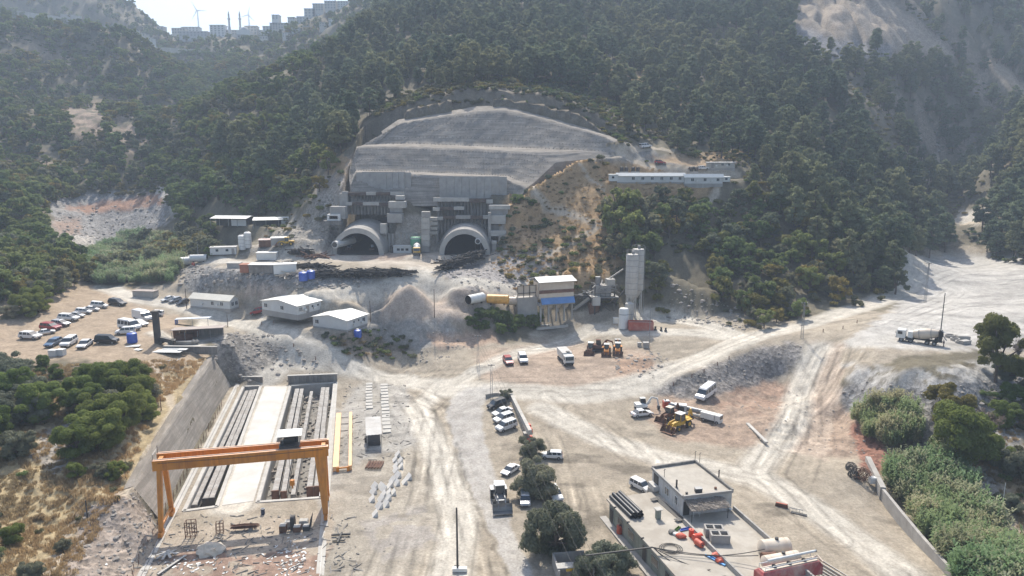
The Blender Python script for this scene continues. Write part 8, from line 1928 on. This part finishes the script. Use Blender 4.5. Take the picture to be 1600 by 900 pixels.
print('near', cluster('carob_tree', nearb * 2 + nearo[:1], [(105,640),(150,610),(215,605),(245,650),(215,690),(150,745),(100,700)], 5.2, .95, 1, 'green tree in the dense clump above the retaining slope', 'tree', 'trees of the clump above the retaining slope', .95, 1.3),
  cluster('carob_tree', nearb + nearo[:2], [(-60,585),(50,590),(85,630),(80,700),(30,740),(-60,740)], 5.2, .95, 2, 'green tree in the left edge thicket below the dirt lot', 'tree', 'trees of the left edge thicket', .9, 1.3),
  cluster('carob_tree', nearo + nearb[:1], [(25,460),(105,430),(115,490),(60,510),(0,505)], 4.2, .95, 3, 'dark tree on the slope above the parked cars', 'tree', 'dark trees above the parked cars', .8, 1.15),
  cluster('orchard_tree', neary + nearb[:1], [(-60,400),(60,385),(140,400),(150,440),(110,450),(0,480),(-60,480)], 4.4, .9, 4, 'yellow-green tree of the left orchard edge', 'tree', 'yellow-green trees of the left orchard', .7, 1.0),
  cluster('wild_tree', nearo + nearb[:1], [(1520,600),(1600,590),(1640,640),(1640,800),(1570,760),(1530,690)], 5.5, .8, 6, 'grey-green tree on the far right river bank', 'tree', 'trees of the far right river bank', .6, .95),
  cluster('bank_bush', nearb, [(730,500),(760,488),(850,500),(855,512),(800,522),(735,522)], 1.9, 1.0, 5, 'dense green bush in front of the lying tanks', 'bush', 'bushes in front of the lying tanks', .45, .62))
for px, py, s in ((120,745,.45),(160,745,.5),(180,748,.5),(84,585,.4),(66,575,.5),(91,592,.35),(100,860,.35),(20,850,.5),(45,905,.5),(330,400,.6),(345,394,.5)):
    one_tree('young_tree', nearb + nearo, px, py, s, 'young dark tree standing alone on the dry left slope', 'tree', 'young trees on the dry left slope', 1.0, int(px))
for i_, (px, py, s) in enumerate(((944,352,1.5),(962,345,1.7),(985,352,1.8),(1008,348,1.6),(958,378,1.7),(985,388,1.8),(1015,378,1.5),(1035,362,1.4),(990,412,1.5),(960,405,1.4),(1022,405,1.3),(1180,382,1.5),(1072,372,1.2))):
    one_tree('evergreen_oak', broads if i_ % 3 else olives, px, py, s, 'large dark evergreen tree on the slope just behind the cement silos' if px < 1100 and px > 0 else 'big bright rounded tree beside the ruined hut on the spur', 'tree', 'large evergreens behind the silos' if px < 1100 else None, 1.15, i_)
# dead grey tree
for px, py, s in ((1545, 690, 1.1), (1590, 560, .8)):
    x, y, z = ground_at(px, py); e = E('bare_tree', (x, y, z), 0, 'bare grey tree in the stream bed' if px < 1560 else 'bare brown tree at the right edge beside the plateau', 'tree', s=s); rr = random.Random(int(px)); tb = [([(0, 0, -.5), (.1, 0, 2)], [.15, .12])]
    for k in range(120):
        g = rr.random() * 6.28; h = rr.uniform(1.5, 6); d = rr.uniform(.6, 2.6) * (1 - abs(h - 3.6) / 4.5); tb.append(([(0, 0, h * .45), (math.cos(g) * d * .5, math.sin(g) * d * .5, h * .8), (math.cos(g) * d, math.sin(g) * d, h)], [.05, .03, .012]))
    o = link('branches', join_tubes('bare_branches', tb), DEAD_M, e); c = crown_mesh('twig_haze', [(rr.gauss(0, 1.1), rr.gauss(0, 1.1), rr.uniform(2.5, 5.2), .7) for k in range(16)], .12, 60, np.random.default_rng(5), 2.5, .01, 1); link('twigs', withmat(c, DEAD_M), None, e)
# reeds
def reed_bed(name, poly, spc, seed, s0, s1, lab, extra=None):
    P_ = sample(poly, spc, 1.0, seed); P_ = P_[rs.random(len(P_)) < 1]
    o = scatter_object(name, P_, (s0 + (s1 - s0) * rs.random(len(P_))) * (.62 + .75 * fbm(P_[:, 0] * .22, P_[:, 1] * .22, seed, 3)), canes, seed=seed); tag(o, lab, None, None, 'stuff'); return len(P_)
CL0 = CLEAR; CLEAR = []
print('reeds', reed_bed('reed_bed', [(1388,752),(1402,735),(1450,728),(1500,745),(1512,790),(1560,845),(1600,900),(1640,1000),(1640,1100),(1560,1100),(1502,905),(1442,835)], 1.05, 21, .8, 1.15, 'big stand of green giant reeds behind the river wall'),
  reed_bed('reed_bed', [(1332,655),(1360,638),(1410,640),(1436,668),(1424,696),(1390,700),(1350,685)], 1.1, 22, .75, 1.0, 'smaller dark green reed stand at the foot of the embankment'),
  reed_bed('reed_bed', [(140,400),(200,370),(270,375),(300,400),(275,430),(270,445),(150,447),(140,420)], 1.5, 23, .7, 1.0, 'blue-green reed stand between the spoil heap and the dirt lot'),
  reed_bed('reed_bed', [(0,285),(55,283),(60,300),(0,305)], 1.6, 24, .7, 1.0, 'far reed patch on the left slope'))
# dry grass and low weeds
gm = [withmat(blades_mesh('dry_tuft', 60, .55, .6, 900 + k, .03, .5), DRYG_M) for k in range(3)]
P_ = np.concatenate([sample([(-60,600),(100,570),(330,560),(240,640),(190,770),(110,905),(-60,905)], .75, .6, 31), sample([(790,300),(860,240),(1130,280),(1010,390),(880,470),(770,420)], 1.1, .5, 32), sample([(1500,700),(1640,640),(1640,900),(1560,800)], .9, .4, 33)])
P_ = P_[~inpoly(P_[:, 0], P_[:, 1], fpB)]
print('grass', len(P_)); tag(scatter_object('dry_grass', P_, .5 + .9 * rs.random(len(P_)), gm, seed=31), 'straw coloured dry grass tufts', kind='stuff')
ws = [withmat(shrub(950 + k, .9, 1.0, 6, 320, .11), m) for k, m in enumerate((MAQ_M, OLIVE_M, DRYG_M, BROAD_M))]
P_ = np.concatenate([sample([(-60,600),(100,570),(260,570),(240,640),(190,770),(110,905),(-60,905)], 2.6, .5, 41), sample([(500,522),(545,522),(590,505),(620,520),(665,550),(640,565),(540,555)], 1.15, .95, 42), sample([(1500,620),(1640,580),(1640,900),(1540,800),(1470,720)], 2.4, .55, 43),
    sample([(780,380),(880,380),(890,470),(800,455)], 2.2, .5, 44), sample([(440,390),(520,310),(560,260),(480,290),(400,360)], 2.4, .5, 45), sample([(1040,240),(1160,240),(1200,290),(1150,262)], 2.2, .6, 46)])
P_ = P_[~inpoly(P_[:, 0], P_[:, 1], fpB)]
tag(scatter_object('low_scrub', P_, .6 + .9 * rs.random(len(P_)), ws, seed=41), 'low dry scrub and weeds', kind='stuff')
# stones and rubble
rk = []
for k in range(5):
    bm = bmesh.new(); bmesh.ops.create_icosphere(bm, subdivisions=1, radius=.5)
    for v in bm.verts: v.co = Vector((v.co.x * 1.2, v.co.y, v.co.z * .7)) * (1 + .5 * mnoise.noise(v.co * 3 + Vector((k * 9, 0, 0))))
    me = bpy.data.meshes.new('stone'); bm.to_mesh(me); bm.free(); me.materials.append(ROCK); rk.append(me)
def stones(name, poly, spc, dens, s0, s1, seed, lab):
    P_ = sample(poly, spc, dens, seed); s = s0 + (s1 - s0) * rs.random(len(P_)) ** 3; tag(scatter_object(name, P_, s, rk, seed=seed), lab, kind='stuff'); return len(P_)
print('stones', stones('rubble', [(1060,590),(1200,540),(1260,535),(1200,590),(1080,625)], .9, .4, .12, .8, 51, 'broken rock on the embankment below the road'),
  stones('rubble', [(1310,610),(1350,592),(1400,602),(1560,595),(1620,600),(1560,650),(1440,700),(1360,680)], 1.1, .4, .15, 1.1, 52, 'broken rock on the embankment above the stream'),
  stones('rubble', [(330,520),(420,520),(500,565),(480,600),(340,595)], .8, .6, .2, 1.4, 53, 'rubble behind the casting pits'), stones('rubble', [(270,412),(400,425),(560,440),(640,445),(430,455),(280,445)], 1.1, .6, .3, 1.8, 54, 'rubble on the slope below the tunnel yard'),
  stones('rubble', [(140,790),(205,765),(258,835),(222,905),(90,905)], .6, .7, .12, .8, 55, 'stones of the eroded slope at the lower left'), stones('rubble', [(60,680),(130,640),(160,660),(90,740),(50,715)], .6, .7, .2, 1.0, 56, 'heap of grey slabs among the left trees'),
  stones('rubble', [(440,380),(520,300),(560,330),(530,400),(430,400)], 1.3, .6, .3, 1.6, 57, 'rubble left of the left portal'), stones('rubble', [(680,425),(800,400),(860,440),(740,455)], 1.1, .5, .3, 1.5, 58, 'rubble right of the steel heap'),
  stones('rubble', [(960,560),(1010,545),(1050,560),(1020,590),(960,585)], .8, .5, .2, 1.2, 59, 'rubble by the thin tall pole'), stones('rubble', [(1440,640),(1600,560),(1640,640),(1500,720)], 1.0, .7, .3, 2.0, 60, 'boulders of the stream bed'),
  stones('rubble', [(1090,640),(1180,690),(1340,720),(1390,740),(1340,650),(1200,600)], 1.2, .5, .12, .6, 61, 'small stones on the red earth'), stones('rubble', [(600,520),(720,520),(740,545),(660,575),(600,560)], 1.0, .5, .2, .9, 62, 'rubble at the foot of the gravel heaps'),
  stones('rubble', [(90,330),(262,310),(262,345),(180,395),(100,390)], 1.4, .5, .3, 1.8, 63, 'blocks on the flank of the spoil heap'), stones('rubble', [(540,610),(650,600),(650,900),(540,900)], 1.3, .5, .06, .35, 64, 'small stones on the casting yard'),
  stones('rubble', [(1050,440),(1150,480),(1190,520),(1040,500)], 1.0, .6, .3, 1.6, 65, 'rock debris at the foot of the wooded spur'), stones('rubble', [(1380,130),(1480,180),(1540,240),(1440,260)], 3.5, .5, .6, 3.5, 66, 'rock debris on the scree of the right mountain'))
CLEAR = CL0
# ------------------------------------------------------------------ haze in the air
bm = bmesh.new(); bmesh.ops.create_cube(bm, size=1)
for v in bm.verts: v.co = Vector((v.co.x * 24000, 4500 + v.co.y * 11000, 330 + v.co.z * 690))
me = bpy.data.meshes.new('haze'); bm.to_mesh(me); bm.free()
hm = bpy.data.materials.new('haze_air'); hm.use_nodes = True; N, L = nodes_of(hm); N.remove(N['Principled BSDF'])
pv = N.new('ShaderNodeVolumePrincipled'); pv.inputs['Color'].default_value = (.68, .82, 1.0, 1); pv.inputs['Density'].default_value = HAZE_DENSITY; pv.inputs['Anisotropy'].default_value = .1
L.new(pv.outputs[0], N['Material Output'].inputs['Volume']); me.materials.append(hm)
tag(link('haze', me), kind='stuff')
